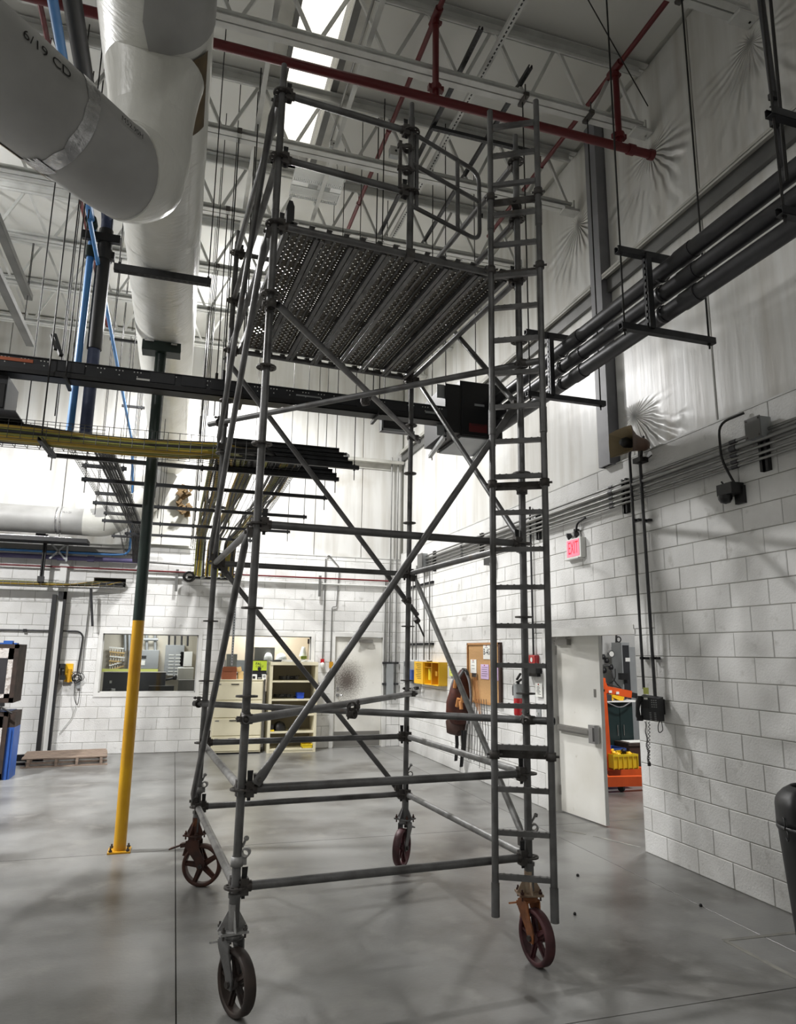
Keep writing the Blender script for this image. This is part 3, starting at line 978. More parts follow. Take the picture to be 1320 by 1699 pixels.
# ---- casters
def caster(n, d, body, wheel_m, fork_m):
    base = C(n, 0); u, v = corner[n]
    d = Vector((d[0], d[1], 0)).normalized()
    ax = Vector((-d.y, d.x, 0))
    R, wd = .158, .062
    c = Vector((base.x, base.y, 0)) + d*.072 + Vector((0, 0, R))
    top = Vector((base.x, base.y, .385))
    b = MB()
    b.tube([top, top+Vector((0, 0, .13))], TR+.004, 14)
    rot = Matrix.Rotation(math.atan2(d.y, d.x)+PI/4+.5, 3, 'Z')
    for i in range(4):
        e = rot @ Vector((math.cos(i*PI/2), math.sin(i*PI/2), 0))
        b.prism([(TR, .005), (.082, .005), (TR, .105)], top, e, Vector((0, 0, 1)), Vector((-e.y, e.x, 0)), .007)
    b.box(top, (.15, .13, .012), rot)
    o = b.build('caster', body, tower)
    b = MB()
    for i in (-1, 1):
        for j in (-1, 1):
            q = top + rot @ Vector((i*.058, j*.048, 0))
            b.tube([q+Vector((0, 0, -.03)), q+Vector((0, 0, .035))], .006, 6); b.disc(q+Vector((0, 0, .014)), (0, 0, 1), .012, .012, 6)
    b.build('plate_bolts', 'rust_brown' if body != 'galv_light' else 'cast', o)
    b = MB(); b.lathe([(.045, .0), (.055, -.008), (.052, -.028), (.046, -.034), (.001, -.034)], top+Vector((0, 0, -.008)), (0, 0, 1), 18)
    b.box(top+Vector((0, 0, -.038)), (.085, .10, .012), Matrix.Rotation(math.atan2(d.y, d.x), 3, 'Z'))
    for s in (-1, 1):
        o2 = c+ax*(s*(wd/2+.012))
        t0 = top+Vector((0, 0, -.04))-c
        tx = t0.dot(d)
        b.prism([(tx-.058, t0.z), (tx+.050, t0.z), (tx+.052, t0.z-.05), (.034, .03), (.024, -.026), (-.024, -.026), (-.044, .03), (tx-.06, t0.z-.05)], o2, d, Vector((0, 0, 1)), ax, .009)
    b.build('fork', fork_m, o)
    b = MB(); b.tube([c-ax*.062, c+ax*.062], .010, 8); b.disc(c-ax*.056, ax, .018, .012, 6); b.disc(c+ax*.056, ax, .018, .012, 6); b.build('axle', 'cast', o)
    b = MB()
    b.lathe([(R-.028, -wd/2+.006), (R-.022, -wd/2), (R-.006, -wd/2), (R, -wd/2+.008), (R, wd/2-.008), (R-.006, wd/2), (R-.022, wd/2), (R-.028, wd/2-.006), (R-.028, -wd/2+.006)], c, ax, 40)
    b.lathe([(.014, -wd/2), (.032, -wd/2), (.034, wd/2), (.014, wd/2)], c, ax, 16)
    for i in range(5):
        a = 2*PI*i/5+.55
        e = d*math.cos(a)+Vector((0, 0, 1))*math.sin(a); f = ax.cross(e)
        b.prism([(.026, -.024), (R-.024, -.018), (R-.024, .018), (.026, .024)], c, e, f, ax, .012)
        b.prism([(.026, -.007), (R-.024, -.007), (R-.024, .007), (.026, .007)], c, e, f, ax, .036)
    b.build('wheel', wheel_m, o)
    b = MB(); q = top-d*.05+Vector((0, 0, -.075))
    b.bar(q, q-d*.06+Vector((0, 0, -.01)), .05, .03); b.bar(q-d*.05+Vector((0, 0, -.005)), q-d*.15+Vector((0, 0, -.04)), .055, .010); b.tube([q-ax*.03-d*.03, q+ax*.03-d*.03], .012, 8)
    b.bar(q+Vector((0, 0, -.02)), q-d*.02+Vector((0, 0, -.09)), .05, .012)
    b.build('brake_lever', 'galv_light' if body == 'galv_light' else fork_m, o)
    return o
caster('NL', (.40, -.92), 'galv_light', 'rubber_dark', 'galv')
caster('FL', (.93, -.36), 'rust_brown', 'rust_brown', 'rust_brown')
caster('FR', (-.62, -.78), 'galv', 'maroon', 'galv')
caster('NR', (.10, -1), 'rust_pale', 'maroon', 'rust_orange')

# ---- deck planks: perforated steel channels hooked over the near and far ledgers
def deck_mesh():
    wdt, lng = .234, SD-.06
    nx, ny = 8, 62
    b = MB()
    cx, cy = (wdt-.03)/nx, lng/ny
    vs, fs = [], []
    grid = {}
    def gv(i, j):
        if (i, j) not in grid:
            grid[(i, j)] = len(vs); vs.append((-wdt/2+.015+i*cx, j*cy, 0))
        return grid[(i, j)]
    for i in range(nx):
        for j in range(ny):
            q = [gv(i, j), gv(i+1, j), gv(i+1, j+1), gv(i, j+1)]
            if 2 <= j < ny-2 and (i+j) % 2 == 0 or (2 <= j < ny-2 and i in (0, 7) and j % 2 == 0):
                mx, my = -wdt/2+.015+(i+.5)*cx, (j+.5)*cy
                o = len(vs)
                for a in (-3, -1, 1, 3):
                    t = a*PI/4
                    vs.append((mx+.0065*math.cos(t), my+.0065*math.sin(t), -.003))
                # hole corners: -135, -45, 45, 135
                fs += [(q[k], q[(k+1) % 4], o+(k+1) % 4, o+k) for k in range(4)]
            else:
                fs.append(tuple(q))
    b.add(vs, fs)
    return b
DECK = deck_mesh().build('deck_seed', 'deck_steel')
def rails_mesh():
    wdt, lng = .234, SD-.06
    b = MB()
    for s in (-1, 1):
        x = s*wdt/2
        b.bb((x, 0, .0), (x-s*.016, lng, .003)); b.bb((x, 0, -.062), (x-s*.0025, lng, .002)); b.bb((x, 0, -.062), (x-s*.026, lng, -.0595)); b.bb((x-s*.026, 0, -.062), (x-s*.0285, lng, -.048))
    for x in (-.055, .0, .055):
        b.bb((x-.007, .03, -.010), (x+.007, lng-.03, -.0015))
    return b
RAILS = rails_mesh().build('rails_seed', 'galv')
def hook_mesh():
    b = MB()
    for x in (0,):
        b.add([(x-.02, .02, -.055), (x+.02, .02, -.055), (x+.02, -.005, .0), (x-.02, -.005, .0), (x-.02, -.045, .012), (x+.02, -.045, .012), (x+.02, -.07, -.012), (x-.02, -.07, -.012)],
              [(0, 1, 2, 3), (3, 2, 5, 4), (4, 5, 6, 7)])
    return b
HOOK = hook_mesh().build('hook_seed', 'galv_light')
qz = Matrix.Rotation(SA, 4, 'Z').to_quaternion()
qz2 = Matrix.Rotation(SA+PI, 4, 'Z').to_quaternion()
for i in range(7):
    u = .071+.24*(i+.5)
    p = P(u, .03, K(8)+.036)
    pl = mount(DECK, p, tower, 'deck_plank', qz)
    r = RAILS.copy(); r.name = 'side_rail'; r.parent = pl; COL.objects.link(r)
    for yy, q in ((0, 0), (SD-.06, PI)):
        for hx in (-.06, .06):
            h = HOOK.copy(); h.name = 'end_hook'; h.parent = pl; h.location = (hx, yy, 0); h.rotation_euler = (0, 0, q); COL.objects.link(h)
# toe piece standing on the near left corner of the deck
b = MB(); b.prism([(0, 0), (.05, 0), (.05, .12), (.035, .16), (.012, .16), (0, .12)], P(.075, .02, K(8)+.04), UX, (0, 0, 1), VX, .05); b.build('deck_lock', 'black', tower)

# ---- swing gate
ga = SA+math.radians(18)
gd = Vector((math.cos(ga), math.sin(ga), 0))
g0 = P(MU, 0, 0)+gd*.045
zt, zm, zb = 5.575, 5.30, 5.0
def G(s, z): return Vector((g0.x+gd.x*s, g0.y+gd.y*s, z))
b = MB()
rt = .0165
gate_w = .69
b.tube(bend([G(0, zt-.0), G(gate_w, zt), G(gate_w, zb-.02), G(-.01, zb-.02), G(-.01, zb+.06)], .10, 6), rt, 10)
gate = b.build('swing_gate', 'galv', tower)
MB().tube([G(.045, zt), G(.045, zb-.02)], rt, 10).build('upright', 'galv', gate)
MB().tube([G(gate_w*.66, zt), G(gate_w*.66, zb-.02)], rt, 10).build('upright', 'galv', gate)
MB().tube([G(.0, zm+.02), G(gate_w, zm+.02)], rt, 10).build('middle_rail', 'galv', gate)
b = MB()
pz = P(MU, 0, 0)
for z in (5.42, 5.24):
    b.ring((pz.x, pz.y, z), (0, 0, 1), TR+.001, TR+.012, .035, 12, True); b.box((pz.x-.05, pz.y-.01, z), (.05, .025, .03)); b.tube([(pz.x+.03, pz.y, z), (pz.x+.06, pz.y, z+.02)], .008, 6)
b.bar((pz.x-.055, pz.y-.01, 5.08), (pz.x-.055, pz.y-.01, 5.46), .022, .022)
b.build('gate_hinge', 'cast', gate)
b = MB(); q = G(gate_w, 5.2); b.tube([q, q+Vector((-.0, 0, 0))+gd*.03, q+gd*.03+Vector((0, 0, .03))], .008, 6); b.build('gate_latch', 'black', gate)

# ---- ladder
LA, LB = Vector((1.951, 4.222, 0)), Vector((2.254, 4.053, 0))
LT = Vector((.0675, .056, 0))
def Lp(e, z):
    return e+LT*((z-.528)/5.25)+Vector((0, 0, z))
ladder = MB().build('ladder', 'galv', tower)
for e, ztop, zlow in ((LA, 5.93, .305), (LB, 5.965, .300)):
    b = MB()
    b.tube([Lp(e, zlow), Lp(e, ztop)], .0215, 12)
    b.tube([Lp(e, zlow), Lp(e, zlow+.19)], .0255, 12)
    for z in (3.42, 5.0):
        b.tube([Lp(e, z-.09), Lp(e, z+.09)], .0255, 12)
    b.build('rail', 'galv', ladder)
for i in range(22):
    z = .528+.25*i
    if abs(z-6.0) < .05: continue
    a, c = Lp(LA, z), Lp(LB, z)
    d = (c-a).normalized()
    b = MB(); b.bar(a+d*.02, c-d*.02, .03, .03, (0, 0, 1))
    for j in range(7):
        q = a+d*(.045+j*.043); b.bar(q+Vector((0, 0, .015)), q+d*.012+Vector((0, 0, .015)), .028, .006, (0, 0, 1))
    b.build('rung', 'galv', ladder)
for y in (321, 443, 802, 1252):
    z = at(818, y, 1, LA.y)[2]
    a, c = Lp(LA, z), Lp(LB, z)
    d = (c-a).normalized(); bk = Vector((-d.y, d.x, 0))
    if bk.y < 0: bk = -bk
    b = MB()
    for p in (a, c):
        b.ring(p, (0, 0, 1), .0225, .032, .05, 12, True); b.tube([p+bk*.0-d*.045, p-d*.02], .008, 6); b.tube([p+d*.02, p+d*.05], .008, 6)
        b.bar(p, p+bk*.06, .03, .04, (0, 0, 1))
    b.bar(a+bk*.075-d*.0, c+bk*.075, .012, .055, (0, 0, 1)); b.bar(a+bk*.06, a+bk*.08, .05, .045, (0, 0, 1))
    m_ = (a+c)/2; np_ = P(SW, 0, z)
    b.disc(m_+bk*.066, bk, .014, .02, 8); b.bar(m_+bk*.08, Vector((np_.x, np_.y, z)), .05, .05, (0, 0, 1)); b.ring((np_.x, np_.y, z), (0, 0, 1), TR+.001, TR+.014, .06, 12, True)
    b.build('ladder_bracket', 'cast', ladder)
for o in (ROS, HEAD_O, WEDGE_O, DECK, RAILS, HOOK):
    bpy.data.objects.remove(o)

# ================================================================== ROOF STEEL
ZB_, ZT_ = 7.42, 8.06
ord_ = ['nearest the viewer, cut by the top of the photo', 'second from the viewer, long and bright under the skylight', 'third from the viewer, above the deck guard rails',
        'fourth from the viewer, right behind the skylight', 'fifth from the viewer, behind the deck', 'sixth from the viewer, one short of the back wall', 'last of the row, close to the back wall']
for y, lb in zip(JY[4:], ord_):
    t = thing('roof_joist', 'white open-web steel roof joist, ' + lb, 'roof joist', (0, y, ZB_), 'open-web roof joists')
    x0, x1 = -5.3, 4.40
    def bot(b):
        b.bb((x0, y-.075, ZB_-.055), (x1, y-.008, ZB_-.045)); b.bb((x0, y+.008, ZB_-.055), (x1, y+.075, ZB_-.045))
        b.bb((x0, y-.018, ZB_-.045), (x1, y-.008, ZB_+.03)); b.bb((x0, y+.008, ZB_-.045), (x1, y+.018, ZB_+.03))
        b.tube([(x0, y-.03, ZB_+.02), (x1, y-.03, ZB_+.02)], .022, 8)
    part('bottom_chord', 'steel_white', t, bot)
    def top(b):
        b.bb((x0, y-.075, ZT_+.105), (XR+.03, y-.008, ZT_+.115)); b.bb((x0, y+.008, ZT_+.105), (XR+.03, y+.075, ZT_+.115))
        b.bb((x0, y-.018, ZT_-.0), (x1, y-.008, ZT_+.105)); b.bb((x0, y+.008, ZT_), (x1, y+.018, ZT_+.105))
        b.tube([(x0, y-.03, ZT_+.0), (x1, y-.03, ZT_+.0)], .022, 8)
    part('top_chord', 'steel_white', t, top)
    k = -7
    while .135+.725*k < x1-.05:
        xa = .135+.725*k
        for s in (-1, 1):
            xb = xa+s*.34
            if x0 < xa and xb < x1:
                part('web_member', 'steel_white', t, lambda b: b.bar((xa+s*.03, y, ZB_+.0), (xb, y, ZT_+.03), .034, .03, (0, 1, 0)))
        k += 1
    part('end_web', 'steel_white', t, lambda b: b.bar((x1-.03, y, ZB_), (x1-.32, y, ZT_+.03), .034, .03, (0, 1, 0)))
    part('bearing_seat', 'steel_white', t, lambda b: (b.bb((x1-.12, y-.07, ZB_-.09), (XR+.03, y+.07, ZB_-.058)), b.bb((XR-.02, y-.012, ZB_-.09), (XR, y+.012, ZB_+.1))))

# bridging rods across the joists
for x, z, lb in ((.47, 7.50, 'white bridging angle across the joists left of the skylight'), (1.36, 7.52, 'thin white bridging angle across the joists right of the skylight')):
    o = MB().bar((x, 3.2, z), (x, 13.8, z), .035, .035).bar((x, 3.2, z-.012), (x, 13.8, z-.012), .05, .006).build('bridging_angle', 'steel_white'); tag(o, lb, 'bridging angle')
for x, y1, z, lb in ((-2.545, 11.36, 7.2, 'white steel channel running back under the joists at far left'), (-2.53, 11.75, 6.6, 'lower of two white steel members at far left, below the joists')):
    t = thing('roof_channel', lb, 'channel', (x, 8, z))
    part('channel_web', 'steel_grey', t, lambda b: b.channel((x, 3.5, z), (x, y1, z), .11, .09, .006))
    for yy in (5.55, 8.45, 11.2): part('channel_hanger', 'rod', t, lambda b: b.tube([(x, yy, z), (x, yy, ZC)], .006, 6))

def slotted(b_main, b_slot, a, c, w=.041, h=.041, up=(0, 0, 1), step=.05):
    a, c = Vector(a), Vector(c)
    b_main.channel(a, c, w, h, .004, up)
    d = (c-a).normalized(); L = (c-a).length
    u = Vector(up); u = (u-d*u.dot(d)).normalized()
    n = int(L/step)
    for i in range(n):
        q = a+d*(step*(i+.5))-u*(h/2+.0012)
        b_slot.bar(q-d*step*.28, q+d*step*.28, .014, .002, u)
def strut_thing(lb, a, c, rods=(), m='strut', cat='strut', group=None, w=.041, h=.041, slots=True, name='strut_channel', rodtop=ZC, drop=.05):
    a, c = Vector(a), Vector(c)
    t = thing(name, lb, cat, (a+c)/2, group)
    b, s = MB(), MB()
    slotted(b, s, a, c, w, h, (0, 1, 0) if abs((c-a).normalized().z) > .9 else (0, 0, 1))
    b.build('channel', m, t)
    if slots: stuff(s.build('slots', 'black', t))
    for q in rods:
        q = Vector(q)
        r = MB(); r.tube([(q.x, q.y, q.z-drop), (q.x, q.y, rodtop)], .005, 6); r.disc((q.x, q.y, q.z-h/2-.008), (0, 0, 1), .012, .01, 6); r.disc((q.x, q.y, q.z+h/2+.008), (0, 0, 1), .012, .01, 6)
        r.build('hanger_rod', 'rod', t)
    return t
strut_thing('dark slotted channel running back above the gate, left one of two', (2.31, 5.05, 7.53), (2.31, 9.2, 7.53))
strut_thing('dark slotted channel running back above the ladder, right one of two', (2.95, 5.3, 7.53), (2.95, 9.2, 7.53))
strut_thing('short dark slotted crossbar nearer the viewer, under the roof above the gate', (2.28, 6.32, 7.48), (3.5, 6.32, 7.48))
strut_thing('short dark slotted crossbar farther back, under the roof behind the gate', (2.38, 7.14, 7.48), (3.5, 7.14, 7.48))
strut_thing('long white slotted channel slanting back above the swing gate', (2.56, 4.4, 7.56), (2.50, 9.0, 7.56), m='steel_white', w=.06)

# stay wire under the roof
t = tag(MB().tube([(2.7, 4.4, 7.95), (4.3, 5.3, 7.45)], .006, 6).build('stay_wire', 'rod'), 'thin stay wire slanting to the right wall under the roof', 'wire')
# beam clamps and rods under the second joist
for x, y, zl, lb in ((3.708, 4.09, 4.2, None),):
    pass

# fluorescent high-bay that is switched off
fx0, fx1, fy0, fy1, fz = 1.00, 1.62, 7.60, 8.16, 7.60
t = thing('fluorescent_fixture', 'white perforated two-panel fluorescent fixture hung by the skylight, unlit', 'light fixture', (1.31, 7.9, fz))
for s, y0, y1 in ((0, fy0, fy0+.23), (1, fy1-.23, fy1)):
    b = MB()
    for i in range(4):
        pass
    b.prism([(0, .0), (.23, 0), (.20, .06), (.03, .06)], (fx0, y0, fz), (0, 1, 0), (0, 0, 1), (1, 0, 0), .004)
    b.prism([(0, .0), (.23, 0), (.20, .06), (.03, .06)], (fx1, y0, fz), (0, 1, 0), (0, 0, 1), (1, 0, 0), .004)
    b.bb((fx0, y0, fz+.0), (fx1, y0+.006, fz+.03)); b.bb((fx0, y1-.006, fz), (fx1, y1, fz+.03)); b.bb((fx0, y0+.01, fz+.05), (fx1, y1-.01, fz+.056))
    o = b.build('reflector', 'fixture', t)
    g = MB()
    nx, ny = 26, 9
    for i in range(nx+1):
        xx = fx0+(fx1-fx0)*i/nx; g.bb((xx-.004, y0, fz-.002), (xx+.004, y1, fz))
    for j in range(ny+1):
        yy = y0+(y1-y0)*j/ny; g.bb((fx0, yy-.004, fz-.003), (fx1, yy+.004, fz-.001))
    stuff(g.build('guard_mesh', 'fixture', o))
part('ballast_tray', 'fixture', t, lambda b: b.bb((fx0, fy0+.23, fz+.005), (fx1, fy1-.23, fz+.06)))
for x in (fx0+.20, fx0+.36):
    part('ballast_label', 'grey_box', t, lambda b: b.bb((x, fy0+.24, fz-.001), (x+.12, fy1-.24, fz+.006)))
for x in (fx0+.06, fx1-.06):
    b = MB()
    for i in range(11):
        z = fz+.06+.05*i; b.tube([(x, fy0+.28, z), (x+.008*(i % 2), fy0+.28, z+.05)], .004, 5)
    b.build('chain', 'wire', t)
# small junction boxes on the roof
for p, s, lb in (((1.33, 7.02, 7.56), .07, 'small pale junction box on the conduit right of the skylight'), ((2.06, 7.0, 7.62), .11, 'grey square box on the third joist left of the gate post')):
    t = thing('junction_box', lb, 'junction box', p)
    part('box', 'grey_box', t, lambda b: b.box(p, (s, s*.7, s)))
    part('cover', 'steel_white', t, lambda b: b.box((p[0], p[1]-s*.38, p[2]), (s*1.06, .006, s*1.06)))
    part('knockout', 'black', t, lambda b: b.disc((p[0]+s*.1, p[1]-s*.42, p[2]), (0, 1, 0), s*.13, .006, 8))
o = MB().tube([(1.30, 4.3, 7.6), (1.30, 7.02, 7.6)], .014, 8).build('roof_conduit', 'wire'); tag(o, 'thin grey conduit running back right of the skylight to a small box', 'conduit')

# ---- red sprinkler pipe
t = thing('sprinkler_pipe', 'dark red sprinkler pipe crossing under the roof with branch lines', 'sprinkler pipe', (0, 5.4, 6.97))
part('main_pipe', 'red_pipe', t, lambda b: b.tube([(-6, 5.4, 6.97), (4.40, 5.4, 6.97)], .043, 14))
for x, ya, yb in ((-1.66, 4.6, 13.9), (1.99, 2.2, 9.3), (4.0, 2.2, 8.6)):
    part('branch_line', 'red_pipe', t, lambda b: b.tube([(x, ya, 7.9), (x, yb, 7.9)], .027, 10))
    part('riser', 'red_pipe', t, lambda b: b.tube([(x, 5.4, 6.97), (x, 5.4, 7.9)], .032, 10))
    part('coupling', 'red_pipe', t, lambda b: (b.disc((x, 5.4, 7.09), (0, 0, 1), .058, .06, 10), b.box((x+.06, 5.4, 7.09), (.03, .05, .05)), b.box((x-.06, 5.4, 7.09), (.03, .05, .05))))
    part('tee', 'red_pipe', t, lambda b: (b.tube([(x, 5.30, 7.9), (x, 5.5, 7.9)], .042, 10), b.disc((x, 5.4, 7.82), (0, 0, 1), .045, .04, 10), b.box((x+.045, 5.4, 7.84), (.03, .03, .03))))
    for yy in (7.0, 8.45):
        if yy < yb: part('hanger', 'red_pipe', t, lambda b: (b.ring((x, yy, 7.9), (0, 1, 0), .027, .034, .03, 10), b.tube([(x, yy, 7.93), (x, yy, ZC)], .006, 6)))
part('end_cap', 'red_pipe', t, lambda b: b.disc((4.38, 5.4, 6.97), (1, 0, 0), .055, .05, 12))
part('flange', 'red_pipe', t, lambda b: b.tube([(3.98+.12, 5.4, 6.97), (4.0+.17, 5.4, 6.97)], .056, 12))

# ================================================================== BIG WHITE INSULATED PIPE
PX, PZ, PR = -.345, 5.375, .315
t = thing('insulated_pipe', 'fat white insulated pipe running overhead to the back wall, with a branch', 'insulated pipe', (PX, 7, PZ))
b = MB()
pts = []
yy = -1.0
while yy < 13.75:
    pts.append((PX, yy, PZ)); yy += .18
b.tube(pts, [PR*(1+random.uniform(-.006, .006)) for _ in pts], 40)
b.build('main_pipe', 'pipe_jacket', t)
def shell(b, r, y0, y1, a0, a1, rag=0.0, n=24, m=14):
    """patch on the main pipe; angle 0 = straight down, + toward +X"""
    vs, fs = [], []
    for i in range(n+1):
        y = y0+(y1-y0)*i/n
        e = random.uniform(-rag, rag)
        for j in range(m+1):
            a = (a0+e)+(a1-a0-e)*j/m
            vs.append((PX+r*math.sin(a), y, PZ-r*math.cos(a)))
    for i in range(n):
        for j in range(m): fs.append((i*(m+1)+j, i*(m+1)+j+1, (i+1)*(m+1)+j+1, (i+1)*(m+1)+j))
    b.add(vs, fs, True)
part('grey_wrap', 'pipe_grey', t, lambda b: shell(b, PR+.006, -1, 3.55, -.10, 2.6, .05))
part('stain', 'jacket_stain', t, lambda b: shell(b, PR+.009, 3.62, 4.25, .42, 1.1, .12))
BC = Vector((-.34, 3.80, 4.37)); bd = Vector((math.cos(math.radians(49.17)), math.sin(math.radians(49.17)), 0)); BR = .25
# stub, elbow, branch
EP = bend([BC-bd*.62, BC, BC+Vector((0, 0, .72))], .56, 16)
b = MB(); b.tube(EP[5:12], [BR*1.02, BR*1.035, BR*1.045, BR*1.05, BR*1.05, BR*1.045, BR*1.03], 36); b.build('branch_elbow', 'pipe_jacket', t)
b = MB(); b.tube(EP[:8], BR*.985, 36); b.build('elbow_start', 'pipe_grey', t)
b = MB(); b.tube(EP[10:], [BR*.93]*(len(EP)-10), 32); b.build('elbow_rise', 'pipe_jacket', t)
b = MB(); b.lathe([(.16, .22), (.205, .30), (.23, .42), (.245, .58), (.258, .68), (.275, .76)], BC-Vector((0, 0, .0)), (0, 0, 1), 36); b.build('branch_stub', 'pipe_jacket', t)
b = MB(); q = []
s = .56
while s < 6: q.append(BC-bd*s); s += .25
b.tube(q, BR, 36); b.build('branch_pipe', 'pipe_grey', t)
def bshell(b, r, s0, s1, a0, a1, rag=0.0, n=6, m=22):
    """patch on the branch; angle 0 = straight down, + toward the right"""
    n_ = Vector((bd.y, -bd.x, 0))
    vs, fs = [], []
    ed = [random.uniform(-rag, rag) for _ in range(m+1)]
    for i in range(n+1):
        for j in range(m+1):
            a = a0+(a1-a0)*j/m
            s = s0+(s1-s0)*i/n + ed[j]*(1 if i == n else 0)
            vs.append(BC-bd*s+n_*(r*math.sin(a))-Vector((0, 0, r*math.cos(a))))
    for i in range(n):
        for j in range(m): fs.append((i*(m+1)+j, i*(m+1)+j+1, (i+1)*(m+1)+j+1, (i+1)*(m+1)+j))
    b.add(vs, fs, True)
part('foil_band', 'foil', t, lambda b: bshell(b, BR+.004, .56, .635, -1.9, 2.9, .008))
part('torn_edge', 'insulation', t, lambda b: bshell(b, BR+.006, .48, .86, -.95, -.52, .03))
part('torn_patch', 'foil', t, lambda b: bshell(b, BR+.007, .55, .66, -.52, -.05, .02))
# hand-written marks on the branch
def on_branch(s, ang, up=0.0):
    n_ = Vector((bd.y, -bd.x, 0))
    return BC-bd*s+n_*((BR+.004)*math.sin(ang))-Vector((0, 0, (BR+.004)*math.cos(ang)-up))
part('pen_mark', 'ink', t, lambda b: b.text('6/19 CD', .072, lambda x, y: on_branch(.86-x, 1.72+y/BR)))
part('pen_mark', 'ink', t, lambda b: b.text('M52.90H', .04, lambda x, y: on_branch(.36-x, 1.62+y/BR, .045)))
# far end: turns down and left along the back wall
LP = [Vector((-8, 13.62, 4.09)), Vector((-1.32, 13.62, 4.09)), Vector((-.62, 13.6, 4.62)), Vector((-.40, 13.55, 5.15))]
b = MB(); b.tube(bend(LP[:3], .45, 8)+[LP[3]], .243, 32); b.build('drop_pipe', 'pipe_grey', t)
b = MB(); e = bend([Vector((-1.72, 13.62, 4.09)), LP[1], LP[2]], .42, 8); b.tube(e, .25, 32); b.build('drop_elbow', 'pipe_jacket', t)
def lbl(b):
    for i, s_ in enumerate(('N-1-21', 'TOP 25', 'W-10 8', '2 OF 7')):
        b.text(s_, .05, lambda x, y: (-1.98+x, 13.62-.2465*math.cos(.25-(y-.06*i)/.243), 4.09+.2465*math.sin(.25+(y-.06*i+.06)/.243)))
part('pen_mark', 'ink', t, lbl)
for x in (-2.15, -2.08):
    part('strap', 'foil', t, lambda b: b.ring((x, 13.62, 4.09), (1, 0, 0), .243, .249, .025, 28, True))
# torn liner and loose insulation where the pipe meets the wall
b = MB()
pg = [(-1.0, 3.82), (-.28, 4.78), (.02, 4.9), (.10, 4.55), (.20, 3.82)]
b.prism(pg, (0, 14.06, 0), (1, 0, 0), (0, 0, 1), (0, 1, 0), .02)
o = tag(b.build('liner_flap', 'pipe_jacket'), 'loose white vinyl sheet hanging on the wall under the fat pipe end', 'sheet')
b = MB()
for i in range(26):
    c = Vector((random.uniform(-.12, .10), random.uniform(13.8, 14.0), random.uniform(4.42, 4.95)))
    b.box(c, (random.uniform(.05, .12), .06, random.uniform(.05, .13)), Matrix.Rotation(random.uniform(0, 3), 3, 'Y'))
o = stuff(tag(b.build('loose_insulation', 'insulation'), 'torn brown insulation under the fat pipe end at the back wall', 'insulation'))

# pole that carries the pipe
bx_, by_ = -.359, 7.50
t = thing('support_pole', 'steel pole, yellow below and dark green above, holding up the fat pipe', 'support pole', (bx_, by_, 0))
part('lower_post', 'safety_yellow', t, lambda b: b.tube([(bx_, by_, .012), (bx_, by_, 2.13)], .056, 16))
part('upper_post', 'dark_green', t, lambda b: b.tube([(bx_, by_, 2.13), (bx_, by_, 4.96)], .0562, 16))
part('base_plate', 'safety_yellow', t, lambda b: b.box((bx_, by_, .007), (.20, .20, .014)))
for i in (-1, 1):
    for j in (-1, 1):
        part('anchor_bolt', 'cast', t, lambda b: (b.tube([(bx_+i*.075, by_+j*.075, .01), (bx_+i*.075, by_+j*.075, .05)], .008, 6), b.disc((bx_+i*.075, by_+j*.075, .024), (0, 0, 1), .016, .014, 6)))
part('tee_head', 'dark_green', t, lambda b: (b.bb((bx_-.19, by_-.09, 4.95), (bx_+.2, by_+.09, 4.965)), b.bb((bx_-.19, by_-.006, 4.965), (bx_+.2, by_+.006, 5.055)), b.bb((bx_-.19, by_-.09, 5.04), (bx_+.2, by_+.09, 5.058)), b.bb((bx_-.19, by_-.095, 4.955), (bx_+.2, by_-.088, 5.058))))
part('packing', 'foil', t, lambda b: (b.box((bx_-.12, by_-.1, 5.05), (.09, .04, .03)), b.box((bx_+.13, by_-.1, 5.03), (.06, .04, .02))))
# strut under the fat pipe
ya = at(270, 457, 2, 5.02)[1]
strut_thing('dark slotted strut slung across under the fat white pipe', (at(189, 445, 1, ya)[0], ya, 5.022), (at(350, 470, 1, ya)[0], ya, 5.022),
            [(at(197, 445, 1, ya)[0], ya, 5.035), (at(345, 470, 1, ya)[0], ya, 5.035)], w=.06, h=.06)

# ================================================================== PIPES LEFT OF THE FAT PIPE
def pipe_run(lb, pts, r, m, cat='pipe', rb=.12, name='service_pipe', extra=None, n=12):
    t = thing(name, lb, cat, pts[len(pts)//2])
    part('pipe_body', m, t, lambda b: b.tube(bend(pts, rb, 5), r, n))
    if extra: extra(t)
    return t
def blue_fit(t):
    for p, d in (((-1.17, 7.6, 6.05), (0, 0, 1)), ((-1.16, 7.42, 6.3), (0, 1, 0))):
        part('flange_joint', 'dark_green', t, lambda b: b.tube([Vector(p)-Vector(d)*.06, Vector(p)+Vector(d)*.06], .06, 10))
pipe_run('light blue pipe running overhead then dropping behind the dark bus duct', [(-1.10, 1.5, 6.3), (-1.16, 7.6, 6.3), (-1.18, 7.6, 3.95), (-4, 7.62, 3.95)], .038, 'blue_pipe', extra=blue_fit)
def navy_fit(t):
    part('black_sleeve', 'black', t, lambda b: b.tube([(-1.03, 7.6, 4.95), (-1.03, 7.6, 6.34)], .075, 12))
    part('black_sleeve', 'black', t, lambda b: b.tube([(-1.06, 1.5, 6.50), (-1.035, 7.2, 6.50)], .07, 12))
    part('pipe_clamp', 'black', t, lambda b: (b.tube([(-1.03, 7.6, 5.98), (-1.03, 7.6, 6.10)], .09, 10), b.box((-.95, 7.6, 6.04), (.06, .08, .08))))
pipe_run('thick navy and black pipe dropping beside the light blue pipe', [(-1.06, 1.5, 6.50), (-1.03, 7.6, 6.50), (-1.03, 7.6, 3.92), (-4, 7.6, 3.85)], .062, 'navy_pipe', extra=navy_fit)
